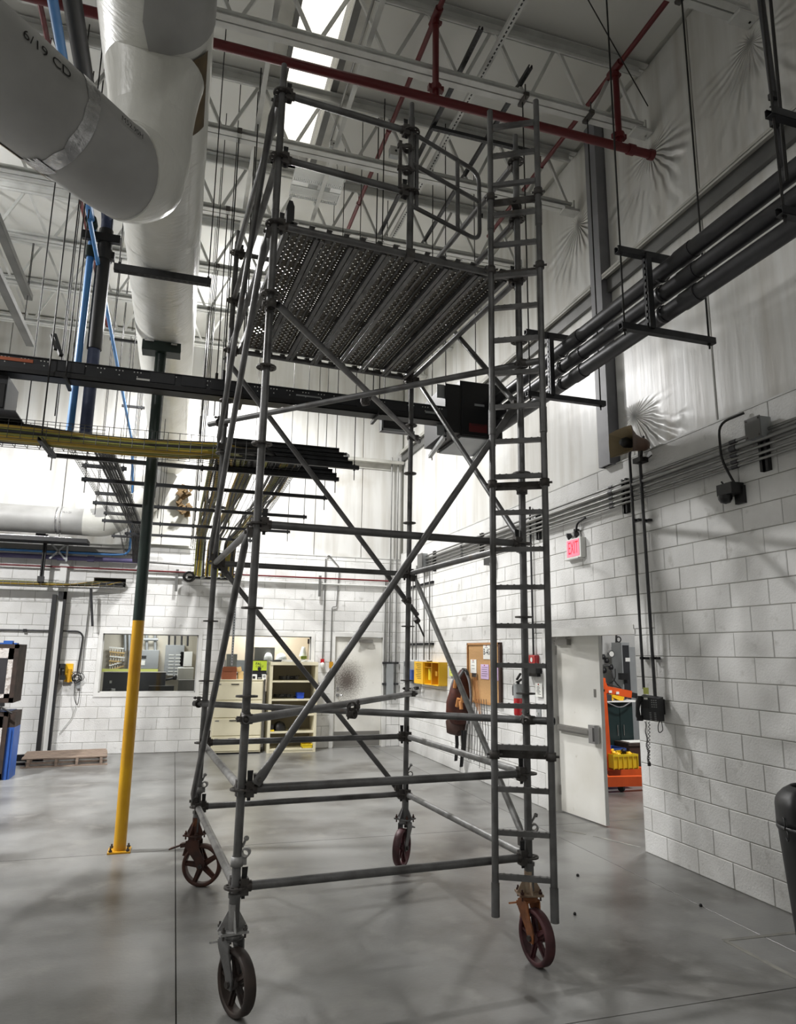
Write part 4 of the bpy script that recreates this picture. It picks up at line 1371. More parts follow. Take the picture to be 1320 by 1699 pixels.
pipe_run('slim pale blue pipe running back beside the fat pipe then down the wall', [(-1.08, 6.8, 5.95), (-1.0, 13.2, 5.55), (-.93, 13.55, 4.6), (-.93, 13.95, 4.2), (-.93, 13.95, 3.6), (-1.16, 14.0, 3.575), (-7, 14.0, 3.56)], .022, 'blue_pipe')
strut_thing('black cross strut carrying the blue and navy pipes near the fat pipe', (at(141, 352, 1, 7.55)[0], 7.55, 6.22), (at(204, 358, 1, 7.55)[0], 7.55, 6.22), [(at(188, 352, 1, 7.55)[0], 7.55, 6.22)], m='black', h=.09, w=.06, slots=False)
for (xa, ya_, xb, yb_, Y), lb in zip(((182, 562, 229, 568, 11.3), (202, 673, 240, 678, 12.7)), ('small dark strut behind the fat pipe, upper of two', 'small dark strut behind the fat pipe, lower of two')):
    a, c = at(xa, ya_, 1, Y), at(xb, yb_, 1, Y); c.z = a.z
    strut_thing(lb, a, c, [a+Vector((.05, 0, 0)), c-Vector((.05, 0, 0))], slots=False)

# ================================================================== BUS DUCT
BY = 7.0
bz0, bz1 = 4.375, 4.525
t = thing('bus_duct', 'long dark grey electrical bus duct crossing the hall, ending at a black box', 'bus duct', (0, BY, bz0))
part('casing', 'charcoal', t, lambda b: (b.bb((-3.6, BY-.07, bz0+.03), (2.695, BY+.07, bz1)), b.bb((-3.6, BY-.085, bz1-.008), (2.695, BY+.085, bz1)), b.bb((-3.6, BY-.085, bz0+.022), (2.695, BY+.085, bz0+.03))))
part('lower_rail', 'black', t, lambda b: (b.bb((-3.6, BY-.09, bz0-.03), (2.695, BY-.08, bz0+.022)), b.bb((-3.6, BY-.09, bz0-.03), (2.695, BY+.085, bz0-.022)), b.bb((-3.6, BY+.075, bz0-.03), (2.695, BY+.085, bz0+.022))))
for x in (-1.12, -.30, .0, .28, 1.55, 2.1):
    part('joint_cover', 'charcoal', t, lambda b: b.panel((x-.12, BY-.07, bz0+.035), (x+.12, BY-.086, bz1-.01), 1, -1, .004))
def rivets(b):
    x = -3.5
    while x < 2.7:
        for dx in (-.03, .0, .03):
            b.disc((x+dx, BY-.0725, bz1-.03), (0, 1, 0), .0065, .006, 6)
        b.disc((x, BY-.0725, bz1-.075), (0, 1, 0), .006, .006, 6)
        x += .165
stuff(part('rivets', 'plate_white', t, rivets))
part('copper_bar', 'copper', t, lambda b: b.bb((-2.2, BY-.078, bz1-.062), (-1.45, BY-.07, bz1-.03)))
part('maker_plate', 'plate_white', t, lambda b: b.bb((at(228, 622, 1, BY)[0], BY-.09, bz0+.04), (at(250, 622, 1, BY)[0], BY-.086, bz0+.058)))
part('maker_plate', 'grey_box', t, lambda b: b.bb((1.02, BY-.078, bz0+.075), (1.28, BY-.072, bz0+.09)))
part('maker_plate', 'grey_box', t, lambda b: b.bb((2.44, BY-.078, bz0+.05), (2.58, BY-.072, bz0+.075)))
for x in (-1.15, .47, 1.9):
    part('hanger_rod', 'rod', t, lambda b: (b.tube([(x-.0, BY-.13, bz0-.06), (x-.0, BY-.13, ZC)], .007, 6), b.tube([(x, BY+.13, bz0-.06), (x, BY+.13, ZC)], .007, 6), b.bar((x, BY-.17, bz0-.05), (x, BY+.17, bz0-.05), .03, .03)))
part('hanger_rod', 'rod', t, lambda b: (b.bar(at(90, 555, 1, 7.2), at(101, 590, 1, 6.9), .035, .03), b.bar(at(86, 556, 1, 7.2), at(92, 580, 1, 6.9), .03, .02)))
# end box
x0, x1 = 2.70, 3.42
t = thing('switch_box', 'big black electrical box with red label at the right end of the bus duct', 'electrical box', (3.05, 7.3, 4.25))
part('box_body', 'black', t, lambda b: b.bb((x0+.18, 7.0, 4.24), (x1-.02, 7.75, 4.89)))
part('door_panel', 'black_gloss', t, lambda b: b.panel((x0+.20, 7.0, 4.25), (x1-.19, 6.985, 4.885), 1, -1, .006))
part('side_cover', 'black', t, lambda b: b.panel((x0, 7.0, 4.26), (x0+.175, 6.99, 4.83), 1, -1, .006))
part('side_cover', 'black', t, lambda b: b.bb((x0, 7.0, 4.26), (x0+.18, 7.7, 4.83)))
for za, zb in ((4.22, 4.36), (4.66, 4.82)): part('flange_plate', 'grey_box', t, lambda b: b.bb((x0-.09, 7.02, za), (x0, 7.026, zb)))
part('handle_plate', 'grey_box', t, lambda b: (b.bb((3.05, 6.978, 4.60), (3.17, 6.986, 4.625)), b.disc((3.06, 6.976, 4.612), (0, 1, 0), .008, .006, 8)))
part('red_label', 'red_label', t, lambda b: b.bb((2.98, 6.98, 4.29), (3.2, 6.985, 4.39)))
part('label_text', 'black', t, lambda b: b.text('DANGER', .04, lambda x, y: (3.09+x, 6.978, 4.375+y)))
part('bottom_plate', 'grey_box', t, lambda b: b.bb((x0+.2, 7.02, 4.225), (x1-.1, 7.72, 4.238)))
for xx in (x0+.06, x0+.62):
    part('support_strut', 'grey_box', t, lambda b: b.channel((xx-.08, 6.95, 4.20), (xx+.05, 7.8, 4.20), .041, .041))
for (xx, yy) in ((x0-.0, 6.98), (x0+.13, 7.78), (x1-.12, 6.98), (x1, 7.78)):
    part('hanger_rod', 'rod', t, lambda b: b.tube([(xx, yy, 4.15), (xx, yy, ZC)], .0065, 6))
# second, lower box behind the far post
p0 = at(634, 668, 1, 8.6); p1 = at(668, 716, 1, 8.6)
t = thing('tap_box', 'smaller dark box hanging under the bus duct behind a scaffold post', 'electrical box', (p0+p1)/2)
part('box_body', 'charcoal', t, lambda b: b.bb((p0.x, 8.6, p1.z), (p1.x+.15, 8.74, p0.z)))
part('cover', 'black', t, lambda b: b.panel((p0.x+.03, 8.6, p1.z+.04), (p1.x+.12, 8.59, p0.z-.02), 1, -1, .005))
part('bottom_frame', 'grey_box', t, lambda b: (b.bb((p0.x-.01, 8.58, p1.z-.02), (p1.x+.16, 8.6, p1.z+.015)), b.bb((p0.x-.012, 8.58, p1.z-.02), (p0.x+.012, 8.6, p0.z))))
part('hanger_rod', 'rod', t, lambda b: (b.tube([(p0.x+.05, 8.67, p0.z), (p0.x+.05, 8.67, ZC)], .0065, 6), b.tube([(p1.x+.1, 8.67, p0.z), (p1.x+.1, 8.67, ZC)], .0065, 6)))
# box at the far left
q0 = at(8, 672, 1, 7.0)
t = thing('tap_box', 'dark box hanging below the bus duct at the left edge of the photo', 'electrical box', (q0.x-.2, 7.2, 4.1))
part('box_body', 'charcoal', t, lambda b: b.bb((q0.x-.5, 7.0, q0.z-.05), (q0.x+.0, 7.45, bz0-.035)))
part('cover', 'black', t, lambda b: b.panel((q0.x-.48, 7.0, q0.z-.03), (q0.x-.01, 6.99, bz0-.12), 1, -1, .005))
part('bottom_plate', 'strut', t, lambda b: b.bb((q0.x-.5, 6.98, q0.z-.06), (q0.x+.1, 7.5, q0.z-.05)))
part('hanger_rod', 'rod', t, lambda b: b.tube([(q0.x+.1, 7.45, q0.z-.06), (q0.x+.1, 7.45, ZC)], .0065, 6))

# ================================================================== CABLE TRAYS
def basket(b, path, w, h, step=.10, r=.0026, nl=5, drop=True):
    """wire basket along a level polyline in plan; path points are the tray centre line"""
    path = [Vector(p) for p in path]
    lines = [[] for _ in range(nl+4)]
    off = [(-w/2, h), (-w/2, h*.5)] + [(-w/2+w*i/(nl-1), 0) for i in range(nl)] + [(w/2, h*.5), (w/2, h)]
    d = [(path[min(i+1, len(path)-1)]-path[max(i-1, 0)]).normalized() for i in range(len(path))]
    for o in off:
        pts = [p+Vector((-e.y, e.x, 0)).normalized()*o[0]+Vector((0, 0, o[1])) if abs(e.z) < .8 else p+Vector((1, 0, 0))*o[0] for p, e in zip(path, d)]
        b.tube(pts, r, 4, False, False)
    acc = 0
    for i in range(len(path)-1):
        L = (path[i+1]-path[i]).length
        e = (path[i+1]-path[i]).normalized()
        s = Vector((-e.y, e.x, 0)).normalized() if abs(e.z) < .8 else Vector((1, 0, 0))
        up = Vector((0, 0, 1)) if abs(e.z) < .8 else Vector((0, -1, 0))
        n = int(L/step)
        for j in range(n):
            q = path[i]+e*(step*(j+.5))
            b.tube([q-s*w/2+up*h, q-s*w/2, q+s*w/2, q+s*w/2+up*h], r, 4, False, False)
def cable(pts, r, m, parent, rb=.25):
    b = MB(); b.tube(bend(pts, rb, 4), r, 6); return b.build('cable', m, parent)
TZ = 3.70
t = thing('cable_tray', 'wire basket tray full of yellow and black cables crossing below the bus duct', 'cable tray', (-.8, 7.0, TZ))
b = MB(); basket(b, [(-3.4, 6.98, TZ-.02), (.62, 6.98, TZ+.01)], .34, .18, .105, .003, 6); stuff(b.build('wire_basket', 'wire_dark', t))
cols = ['cable_yellow', 'cable_yellow', 'cable_olive', 'cable_black', 'cable_black', 'cable_yellow', 'cable_black', 'cable_olive', 'cable_yellow', 'cable_black', 'cable_yellow', 'cable_olive']
for i in range(20):
    yy = 6.84+.28*((i*7) % 20)/19
    zz = TZ+.008+.14*(i/20)
    wob = lambda: random.uniform(-.012, .012)
    r = .02 if i % 3 else .024
    if i < 4: m = 'cable_yellow' if i % 2 == 0 else 'cable_olive'
    elif i < 15: m = 'cable_black' if i % 4 else 'cable_olive'
    else: m = 'cable_yellow' if i % 2 else 'cable_black'
    xe = .30+.06*(i % 10)
    cable([(-3.4, yy, zz+wob()), (-1.6, yy+wob(), zz+wob()), (-.6, yy+wob(), zz-.02+wob()), (.1, yy, zz+.005), (xe, yy+.05, zz+.06), (xe+.05, 7.9, TZ+.17)], r, m, t)
# upper small tray with black cables behind it
t = thing('cable_tray', 'small wire tray of black cables behind and above the yellow cable tray', 'cable tray', (-1.5, 7.35, 3.92))
b = MB(); basket(b, [(-3.4, 7.36, 3.90), (-.80, 7.36, 3.90)], .2, .08, .11, .0028, 4); stuff(b.build('wire_basket', 'wire_dark', t))
for i in range(6):
    cable([(-3.4, 7.28+.03*i, 3.93+.02*(i % 3)), (-1.4, 7.28+.03*i, 3.93+.022*(i % 3)), (-.95+.03*i, 7.36+.02*i, 3.92), (-.86+.02*i, 7.9, 3.86)], .02, 'cable_black', t)
# tray going back at the left
t = thing('cable_tray', 'narrow dark mesh tray running back to the wall left of the pole', 'cable tray', (-.85, 10, 3.87))
b = MB(); basket(b, [(-.98, 7.35, 3.86), (-.86, 13.3, 3.86), (-.80, 13.9, 3.55)], .42, .07, .10, .003, 8); stuff(b.build('wire_basket', 'wire_dark', t))
for i in range(7):
    cable([(-.95+.03*i, 7.5, 3.89), (-.9+.03*i, 10, 3.885+random.uniform(0, .02)), (-.86+.03*i, 13.2, 3.89), (-.85+.03*i, 13.95, 3.45)], .014, 'cable_black', t)
# wide tray going back on the right with the cable drop
t = thing('cable_tray', 'wide wire tray spreading many yellow and black cables back to the wall behind the scaffold', 'cable tray', (.68, 10.5, 3.84))
b = MB(); basket(b, [(.70, 7.25, 3.83), (.70, 13.55, 3.83), (.70, 13.95, 3.5), (.70, 13.98, 3.32)], .95, .07, .10, .0036, 15); stuff(b.build('wire_basket', 'wire_dark', t))
cm = ['cable_olive', 'cable_yellow', 'cable_black', 'cable_olive', 'cable_black', 'cable_black', 'cable_yellow', 'cable_olive', 'cable_black', 'cable_grey']
for i in range(46):
    k = i % 3
    g = (i//3)/15
    xx = (.22+.20*g, .58+.14*g, .93+.22*g)[k]
    xe = (.26+.15*g, .48+.22*g, .78+.22*g)[k]
    xx += random.uniform(-.015, .015)
    cable([(xx, 7.4, 3.87), (xx+random.uniform(-.04, .04), 9.2, 3.86), (xx*.75+xe*.25+random.uniform(-.07, .07), 10.6, 3.87), (xx*.4+xe*.6+random.uniform(-.06, .06), 12.2, 3.86), (xe, 13.6, 3.87), (xe, 13.93, 3.6), (xe+random.uniform(-.02, .02), 13.98, 3.24)], random.choice((.011, .014, .018)), cm[i % 10], t, .2)
# bundle rack at the wall
t = thing('cable_rack', 'cable ends and black coil gathered on a strut at the back wall', 'cable rack', (.6, 14.05, 3.3))
part('rack_strut', 'strut', t, lambda b: b.channel((.15, 14.08, 3.22), (1.15, 14.08, 3.22), .041, .041))
part('black_coil', 'cable_black', t, lambda b: [b.tube(arc((.17, 14.0-.02*i, 3.22), Vector((.10-.008*i, 0, 0)), Vector((0, 0, .085)), 0, 2*PI, 14), .022, 6) for i in range(3)] and None)
def knobs(b):
    for i in range(26):
        b.lathe([(.001, -.03), (.028, -.02), (.03, .02), (.001, .03)], (.28+.85*random.random(), 14.03, 3.26+random.uniform(-.05, .07)), (random.random()-.5, random.random()-.5, 1), 7)
stuff(part('cable_glands', 'cable_grey', t, knobs))
def yknobs(b):
    for i in range(12):
        b.lathe([(.001, -.03), (.02, -.02), (.02, .02), (.001, .03)], (.28+.85*random.random(), 14.0, 3.3+random.uniform(-.05, .07)), (random.random()-.5, random.random()-.5, 1), 7)
stuff(part('yellow_glands', 'cable_yellow', t, yknobs))
# struts under the trays
sz = 3.785
rows = [(7.68, -1.37, 1.66, 'nearest long dark strut under the cable trays'), (8.70, -1.17, 1.74, 'second long dark strut under the cable trays'),
        (10.1, -1.19, 1.72, 'third long dark strut under the cable trays'), (11.5, -1.20, 1.69, 'fourth long dark strut under the cable trays'), (12.7, -.95, 1.2, 'last strut under the cable trays, by the back wall')]
for y, xa, xb, lb in rows:
    strut_thing(lb, (xa, y, sz), (xb, y, sz), [(xa+.04, y, sz), (xb-.04, y, sz), (.15, y, sz), (-.35, y, sz)], group='struts under the cable trays', slots=False, drop=.16)
for (xa, ya_, xb, yb_), zz, lb in zip(((136, 772, 210, 779), (158, 818, 219, 823), (172, 851, 222, 855), (185, 889, 232, 893)), (4.02, 3.98, 3.96, 3.86),
        ('short strut above the narrow tray, nearest of four', 'short strut above the narrow tray, second of four', 'short strut above the narrow tray, third of four', 'short strut above the narrow tray, farthest of four')):
    a = at(xa, ya_, 2, zz); c = at(xb, yb_, 1, a.y); c.z = zz
    strut_thing(lb, a, c, [a+Vector((.04, 0, 0)), c-Vector((.04, 0, 0))], slots=False, group='short struts of the narrow tray')
# piled spare channels on the first struts
for k, (y, xa, xb) in enumerate(((7.10, .32, 1.67), (7.66, .30, 1.62))):
    for i in range(4):
        x2 = xb-.0-.05*i
        lb = '%s of the dark channel lengths piled on the %s strut behind the scaffold' % (('lowest', 'second', 'third', 'topmost')[i], ('nearer', 'farther')[k])
        o = thing('channel_length', lb, 'channel', ((xa+x2)/2, y, sz+.06+.043*i), 'piled dark channels')
        part('channel', 'strut', o, lambda b: b.channel((xa, y, sz+.043*(i+1)+.0), (x2, y, sz+.043*(i+1)+.0), .041, .041, .004, (0, -1, 0)))
        part('end_cap', 'black', o, lambda b: b.box((x2+.003, y, sz+.043*(i+1)), (.006, .043, .043)))
a = (1.55, 7.1, sz)
strut_thing('dark strut end carrying the nearer channel pile, with a rod', (.25, 7.10, sz), (1.75, 7.10, sz), [(1.70, 7.10, sz), (.27, 7.1, sz)], slots=False, drop=.14)
o = MB().bar((1.60, 7.12, 3.93), (1.72, 7.5, 4.02), .035, .03).build('angle_brace', 'strut'); tag(o, 'short slanted strut at the right end of the channel pile', 'strut')
# loose hanger rods between the fat pipe and the scaffold
for i, (x, yt, yb_, Y) in enumerate(((374, 60, 700, 7.0), (363, 215, 690, 8.45), (352, 350, 690, 9.9), (345, 450, 680, 11.3), (338, 520, 745, 11.3))):
    p = at(x-8, yb_, 1, Y)
    lb = ('first thin black hanger rod right of the fat pipe', 'second thin black hanger rod right of the fat pipe', 'third thin black hanger rod right of the fat pipe', 'fourth thin black hanger rod right of the fat pipe', 'fifth thin black hanger rod, hard by the fat pipe')[i]
    t = thing('hanger_rod', lb, 'rod', p, 'hanger rods by the fat pipe')
    part('rod', 'rod', t, lambda b: b.tube([p, (p.x, p.y, 7.45)], .007, 6))
    part('turnbuckle', 'rod', t, lambda b: b.tube([(p.x, p.y, p.z+.25), (p.x, p.y, p.z+.55)], .018, 6))
    part('clamp', 'cast', t, lambda b: b.box((p.x, p.y, 7.40), (.05, .16, .07)))
# tray strut rods at far left
for (x, y, Y), lb in zip(((67, 742, 6.86), (91, 690, 7.5)), ('thin rod crossing the yellow cable tray at left', 'thin rod behind the yellow cable tray at left')):
    p = at(x, y, 1, Y)
    tag(MB().tube([p, (p.x, p.y, ZC)], .007, 6).build('hanger_rod', 'rod'), lb, 'rod')
strut_thing('grey slotted strut under the yellow cable tray at left', at(66, 728, 2, 3.66), at(86, 752, 2, 3.66)+Vector((0, .12, 0)), slots=True)

# ================================================================== CONDUITS ON TRAPEZES AT RIGHT
t = thing('conduit_bank', 'three fat grey conduits running along the right wall on trapeze hangers', 'conduits', (3.3, 4, 4.6))
cz = (4.70, 4.54, 4.37)
for z, x in zip(cz, (3.33, 3.35, 3.35)):
    c = MB().tube([(x, .0, z), (x, 6.98, z)], .062, 16).build('conduit', 'conduit_dark', t)
    for yy in (3.72, 5.2): MB().tube([(x, yy, z), (x, yy+.16, z)], .068, 16).build('coupling', 'conduit_dark', c)
for y, lb in ((4.09, 'trapeze hanger holding the three fat conduits, between ladder and right edge'), (5.55, 'trapeze hanger holding the three fat conduits, right behind the ladder'), (2.65, 'trapeze hanger holding the three fat conduits at the right edge')):
    tt = thing('trapeze_hanger', lb, 'trapeze hanger', (3.3, y, 4.2), 'conduit trapezes')
    part('lower_strut', 'strut', tt, lambda b: b.channel((2.95, y, 4.215), (3.78, y, 4.215), .05, .05))
    part('upper_strut', 'strut', tt, lambda b: b.channel((2.95, y, 4.83), (3.45, y, 4.83), .05, .05))
    part('upright_strut', 'strut', tt, lambda b: b.channel((3.20, y-.02, 4.22), (3.20, y-.02, 4.83), .055, .045, .004, (-1, 0, 0)))
    stuff(part('slots', 'black', tt, lambda b: [b.box((3.224-.048, y-.02, 4.28+.05*i), (.003, .018, .028)) for i in range(11)] and None))
    for x in (2.985, 3.735):
        part('hanger_rod', 'rod', tt, lambda b: (b.tube([(x, y, 4.15), (x, y, 7.38)], .0075, 6), b.disc((x, y, 4.185), (0, 0, 1), .014, .012, 6)))
        part('beam_clamp', 'cast', tt, lambda b: (b.box((x, y-.02, 7.36), (.05, .16, .05)), b.tube([(x-.02, y-.1, 7.28), (x-.02, y-.1, 7.46)], .008, 6)))
    for z in cz: part('pipe_strap', 'conduit_dark', tt, lambda b: b.ring((3.34, y, z), (0, 1, 0), .062, .068, .035, 14, True))
# rods at the top right corner
t = thing('drop_rods', 'pair of dark rods and a clamp hanging at the upper right corner', 'rods', (3.15, 2.62, 5))
part('rod', 'conduit_dark', t, lambda b: b.tube([at(1258, -30, 1, 2.9), at(1300, 290, 1, 2.9)], .022, 8))
part('rod', 'rod', t, lambda b: b.tube([at(1275, -30, 1, 2.75), at(1305, 300, 1, 2.75)], .010, 8))
part('clamp', 'black', t, lambda b: (b.box(at(1287, 195, 1, 2.85), (.05, .06, .10)), b.box(at(1283, 160, 1, 2.88), (.05, .04, .04))))

# ================================================================== ON THE RIGHT WALL
def rw(x, y, out=0.0):
    return at(x, y, 0, XR-out)
# small conduits along the top of the block work
t = thing('wall_conduits', 'five thin grey conduits in a row along the top of the block wall', 'conduits', (4.4, 7, 3.5))
zs = [rw(1034.5, yy, .06).z for yy in (800.5, 809.5, 819, 828, 835)]
for z, r in zip(zs, (.014, .026, .015, .014, .013)):
    c = MB().tube([(XR-.06, 1.2, z), (XR-.06, 12.75, z)], r, 8).build('conduit', 'conduit', t)
    for yy in (2.6, 4.6, 6.38, 8.4, 10.6):
        MB().tube([(XR-.06, yy, z), (XR-.06, yy+.07, z)], r+.005, 8).build('coupling', 'conduit_dark', c)
for x in (720, 797, 890, 1035, 1271):
    p = rw(x, 800, .03)
    part('support_strut', 'black', t, lambda b: b.channel((XR-.02, p.y, min(zs)-.10), (XR-.02, p.y, max(zs)+.05), .085, .04, .004, (-1, 0, 0)))
for (x, y, s), nm in zip(((1262, 712, .15), (703, 932, .26)), ('near', 'far')):
    p = rw(x, y, .06)
    tt = thing('junction_box', {'near': 'grey junction box on the wall conduits near the right edge', 'far': 'grey pull box on the wall conduits close to the back corner'}[nm], 'junction box', p)
    part('box', 'grey_box', tt, lambda b: b.bb((XR-.14, p.y-s*.5, p.z-s*.55), (XR-.03, p.y+s*.5, p.z+s*.55)))
    part('cover', 'steel_grey', tt, lambda b: b.bb((XR-.146, p.y-s*.53, p.z-s*.58), (XR-.14, p.y+s*.53, p.z+s*.58)))
    part('screw', 'cast', tt, lambda b: [b.disc((XR-.148, p.y+i*s*.42, p.z+j*s*.46), (1, 0, 0), .008, .005, 6) for i in (-1, 1) for j in (-1, 1)] and None)

# horn loudspeaker
a, c = at(1029, 733, 0, 4.10), at(1066, 738, 0, 4.38)
t = thing('horn_speaker', 'brown horn loudspeaker on the ledge above the block wall', 'loudspeaker', at(1062, 765, 0, XR-.08))
ax = (a-c).normalized(); s1 = Vector((-ax.y, ax.x, 0)).normalized(); u1 = ax.cross(s1) if ax.cross(s1).z > 0 else -ax.cross(s1)
L = (a-c).length
vs, fs = [], []
prof = [(0, .065, .065), (.25, .068, .066), (.5, .085, .08), (.75, .125, .105), (.92, .165, .13), (1, .175, .135)]
for t_, w, h in prof:
    for k in range(16):
        an = 2*PI*k/16
        e = 2+8*t_
        cc, ss = math.cos(an), math.sin(an)
        f = (abs(cc)**e+abs(ss)**e)**(-1/e)
        vs.append(c+ax*(L*t_)+s1*(w*cc*f)+u1*(h*ss*f))
for i in range(len(prof)-1):
    for k in range(16): fs.append((i*16+k, i*16+(k+1) % 16, (i+1)*16+(k+1) % 16, (i+1)*16+k))
b = MB(); b.add(vs, fs, True); b.add(vs[:16], [tuple(range(16))]); b.build('horn_body', 'horn', t)
b = MB()
n = len(prof)
b.add([v*1.0 for v in vs[-16:]]+[c+ax*(L*.55)+s1*((v-(c+ax*L)).dot(s1)*.35)+u1*((v-(c+ax*L)).dot(u1)*.4) for v in vs[-16:]], [(k, (k+1) % 16, 16+(k+1) % 16, 16+k) for k in range(16)]+[tuple(range(16, 32))])
b.build('horn_mouth', 'horn_in', t)
part('driver', 'black', t, lambda b: b.lathe([(.001, 0), (.05, 0), (.055, .07), (.03, .12), (.001, .12)], c+ax*(L*.55), ax, 12))
part('rear_cap', 'horn', t, lambda b: b.lathe([(.001, -.06), (.05, -.05), (.07, .0), (.066, .05)], c, ax, 14))
q = at(1062, 764, 0, XR-.08)
part('bracket', 'rod', t, lambda b: (b.tube([c+ax*.02+Vector((0, 0, -.05)), q], .018, 8), b.box(q, (.10, .12, .05)), b.tube([q+Vector((0, -.08, .01)), q+Vector((0, .08, .01))], .012, 6)))
part('lead', 'cable_black', t, lambda b: b.tube(bend([c-ax*.05, c-ax*.10+Vector((.02, -.02, -.08)), q+Vector((.02, -.10, .0))], .08), .006, 6))
# two conduits down to the telephone
for (xb, yb_, xt, yt, r), lb in zip(((1072, 1143, 1047, 768, .014), (1091, 1160, 1066, 762, .016)), ('dark conduit dropping to the telephone, left of two', 'dark conduit dropping to the telephone, right of two')):
    p = rw(xb, yb_, .03); tt = thing('wall_conduit', lb, 'conduit', p)
    top = [(p.x-.03, p.y, p.z), (p.x-.05, p.y, 3.98)] + ([(p.x-.05, p.y-.25, 4.02)] if xb < 1080 else [])
    part('conduit', 'conduit_dark', tt, lambda b: b.tube(bend(top, .12), r, 8))
    for z in (rw(xb-10, 862, .03).z, rw(xb-4, 1092, .03).z):
        part('clip', 'black', tt, lambda b: (b.tube([(p.x-.035, p.y, z-.012), (p.x-.035, p.y, z+.012)], r+.006, 8), b.bb((p.x-.02, p.y-.05, z-.012), (p.x+.02, p.y+.05, z+.012))))
# telephone
p = rw(1078, 1176, .13)
t = thing('wall_telephone', 'black desk telephone mounted on the white block wall by the doorway', 'telephone', p)
rz = Matrix.Rotation(math.radians(-58), 3, 'Z')          # local -y looks toward the viewer
tl = Matrix.Rotation(math.radians(6), 3, 'X')
def ph(x, y, z): return p + rz @ (tl @ Vector((x, y, z)))
def phbox(b, c_, s): b.box(ph(*c_), s, rz @ tl)
part('body', 'phone_grey', t, lambda b: b.add([ph(x, y, z) for x, y, z in ((-.09, .04, -.105), (.11, .04, -.115), (.12, .04, .11), (-.07, .04, .125), (-.085, -.03, -.10), (.095, -.03, -.105), (.10, -.03, .10), (-.07, -.03, .115), )], [(0, 1, 2, 3), (7, 6, 5, 4), (0, 4, 5, 1), (1, 5, 6, 2), (2, 6, 7, 3), (3, 7, 4, 0)]))
part('handset', 'black', t, lambda b: (b.tube([ph(-.095, -.035, -.10), ph(-.10, -.055, -.06), ph(-.095, -.065, .0), ph(-.088, -.055, .06), ph(-.08, -.035, .11)], [.022, .024, .018, .024, .022], 10), b.box(ph(-.092, -.035, -.085), (.05, .04, .05), rz), b.box(ph(-.08, -.035, .095), (.05, .04, .05), rz)))
part('display', 'black_gloss', t, lambda b: phbox(b, (-.025, -.032, .045), (.06, .004, .07)))
for i in range(3):
    for j in range(4):
        part('key', 'phone_key', t, lambda b: phbox(b, (.035+.02*i, -.033, .085-.02*j), (.012, .006, .009)))
for i in range(2):
    for j in range(5):
        part('key', 'phone_key', t, lambda b: phbox(b, (.012+.045*i, -.033, -.03-.016*j), (.018, .005, .006)))
part('label_strip', 'paper', t, lambda b: phbox(b, (-.02, -.033, .098), (.035, .003, .016)))
part('wall_mount', 'black', t, lambda b: b.bb((XR-.13, p.y-.05, p.z-.05), (XR, p.y+.06, p.z+.09)))
def coil(b):
    o = ph(-.06, .0, -.12); e = Vector((o.x+.02, o.y-.0, rw(1070, 1266, .12).z))
    pts = []
    for i in range(150):
        f = i/149; k = min(1, f*1.6)
        c_ = o.lerp(e, f); pts.append(c_+Vector((math.cos(i*1.1)*.010*k+.006*math.sin(i*.13), math.sin(i*1.1)*.010*k, 0)))
    b.tube(pts, .0038, 5); b.disc(e, (0, 0, 1), .016, .03, 8)
    o2 = ph(-.02, .0, -.12); pts = [o2.lerp(e, i/60)+Vector((math.cos(i*1.2)*.008, math.sin(i*1.2)*.008, 0)) for i in range(61)]
    b.tube(pts, .0034, 5)
stuff(part('coiled_cord', 'cable_black', t, coil))
part('line_cord', 'cable_black', t, lambda b: b.tube(bend([ph(.09, .02, -.10), ph(.095, .02, -.20), ph(.06, .0, -.22), ph(.05, .02, -.15), ph(.08, .04, -.09)], .05), .004, 6))
part('yellow_tag', 'paper_lime', t, lambda b: b.box(ph(-.035, .03, .16), (.05, .006, .06), rz))

# emergency lamp and exit sign
p = rw(1205, 818, .09)
t = thing('emergency_lamp', 'small black emergency lamp hanging on the block wall at upper right', 'lamp', p)
part('case', 'black', t, lambda b: b.bb((XR-.13, p.y-.10, p.z-.02), (XR, p.y+.07, p.z+.075)))
part('back_plate', 'black', t, lambda b: b.bb((XR-.03, p.y-.12, p.z-.10), (XR, p.y-.02, p.z+.05)))
part('dome', 'black_gloss', t, lambda b: b.lathe([(.06, 0), (.058, -.03), (.04, -.06), (.001, -.072)], (XR-.09, p.y+.02, p.z-.02), (0, 0, 1), 12))
part('knob', 'rod', t, lambda b: (b.tube([(XR-.08, p.y+.03, p.z+.07), (XR-.09, p.y+.05, p.z+.11)], .008, 6), b.tube([(XR-.10, p.y-.02, p.z+.075), (XR-.06, p.y+.06, p.z+.075)], .012, 6)))
part('lead', 'cable_black', t, lambda b: b.tube(bend([(XR-.03, p.y-.05, p.z+.05), (XR-.10, p.y+.02, 3.5), (XR-.10, p.y+.02, 3.83), (XR-.03, p.y-.2, 3.86)], .1), .012, 6))
p = rw(953.5, 910, .05)
t = thing('exit_sign', 'lit red EXIT sign with two lamp heads, on the block wall above the door', 'exit sign', p)
wy, hz = .155, .115
part('housing', 'plate_white', t, lambda b: b.bb((XR-.07, p.y-wy, p.z-hz), (XR, p.y+wy, p.z+hz)))
part('face', 'exit_face', t, lambda b: b.panel((XR-.07, p.y-wy+.03, p.z-hz+.02), (XR-.075, p.y+wy-.012, p.z+hz-.012), 0, -1, .002))
part('letters', 'exit_letter', t, lambda b: b.text('EXIT', .135, lambda x, y: (XR-.0765, p.y-x*.80, p.z+y*1.55)))
part('drip_tray', 'frame_paint', t, lambda b: b.bb((XR-.09, p.y-wy+.03, p.z-hz-.012), (XR, p.y+wy+.05, p.z-hz)))
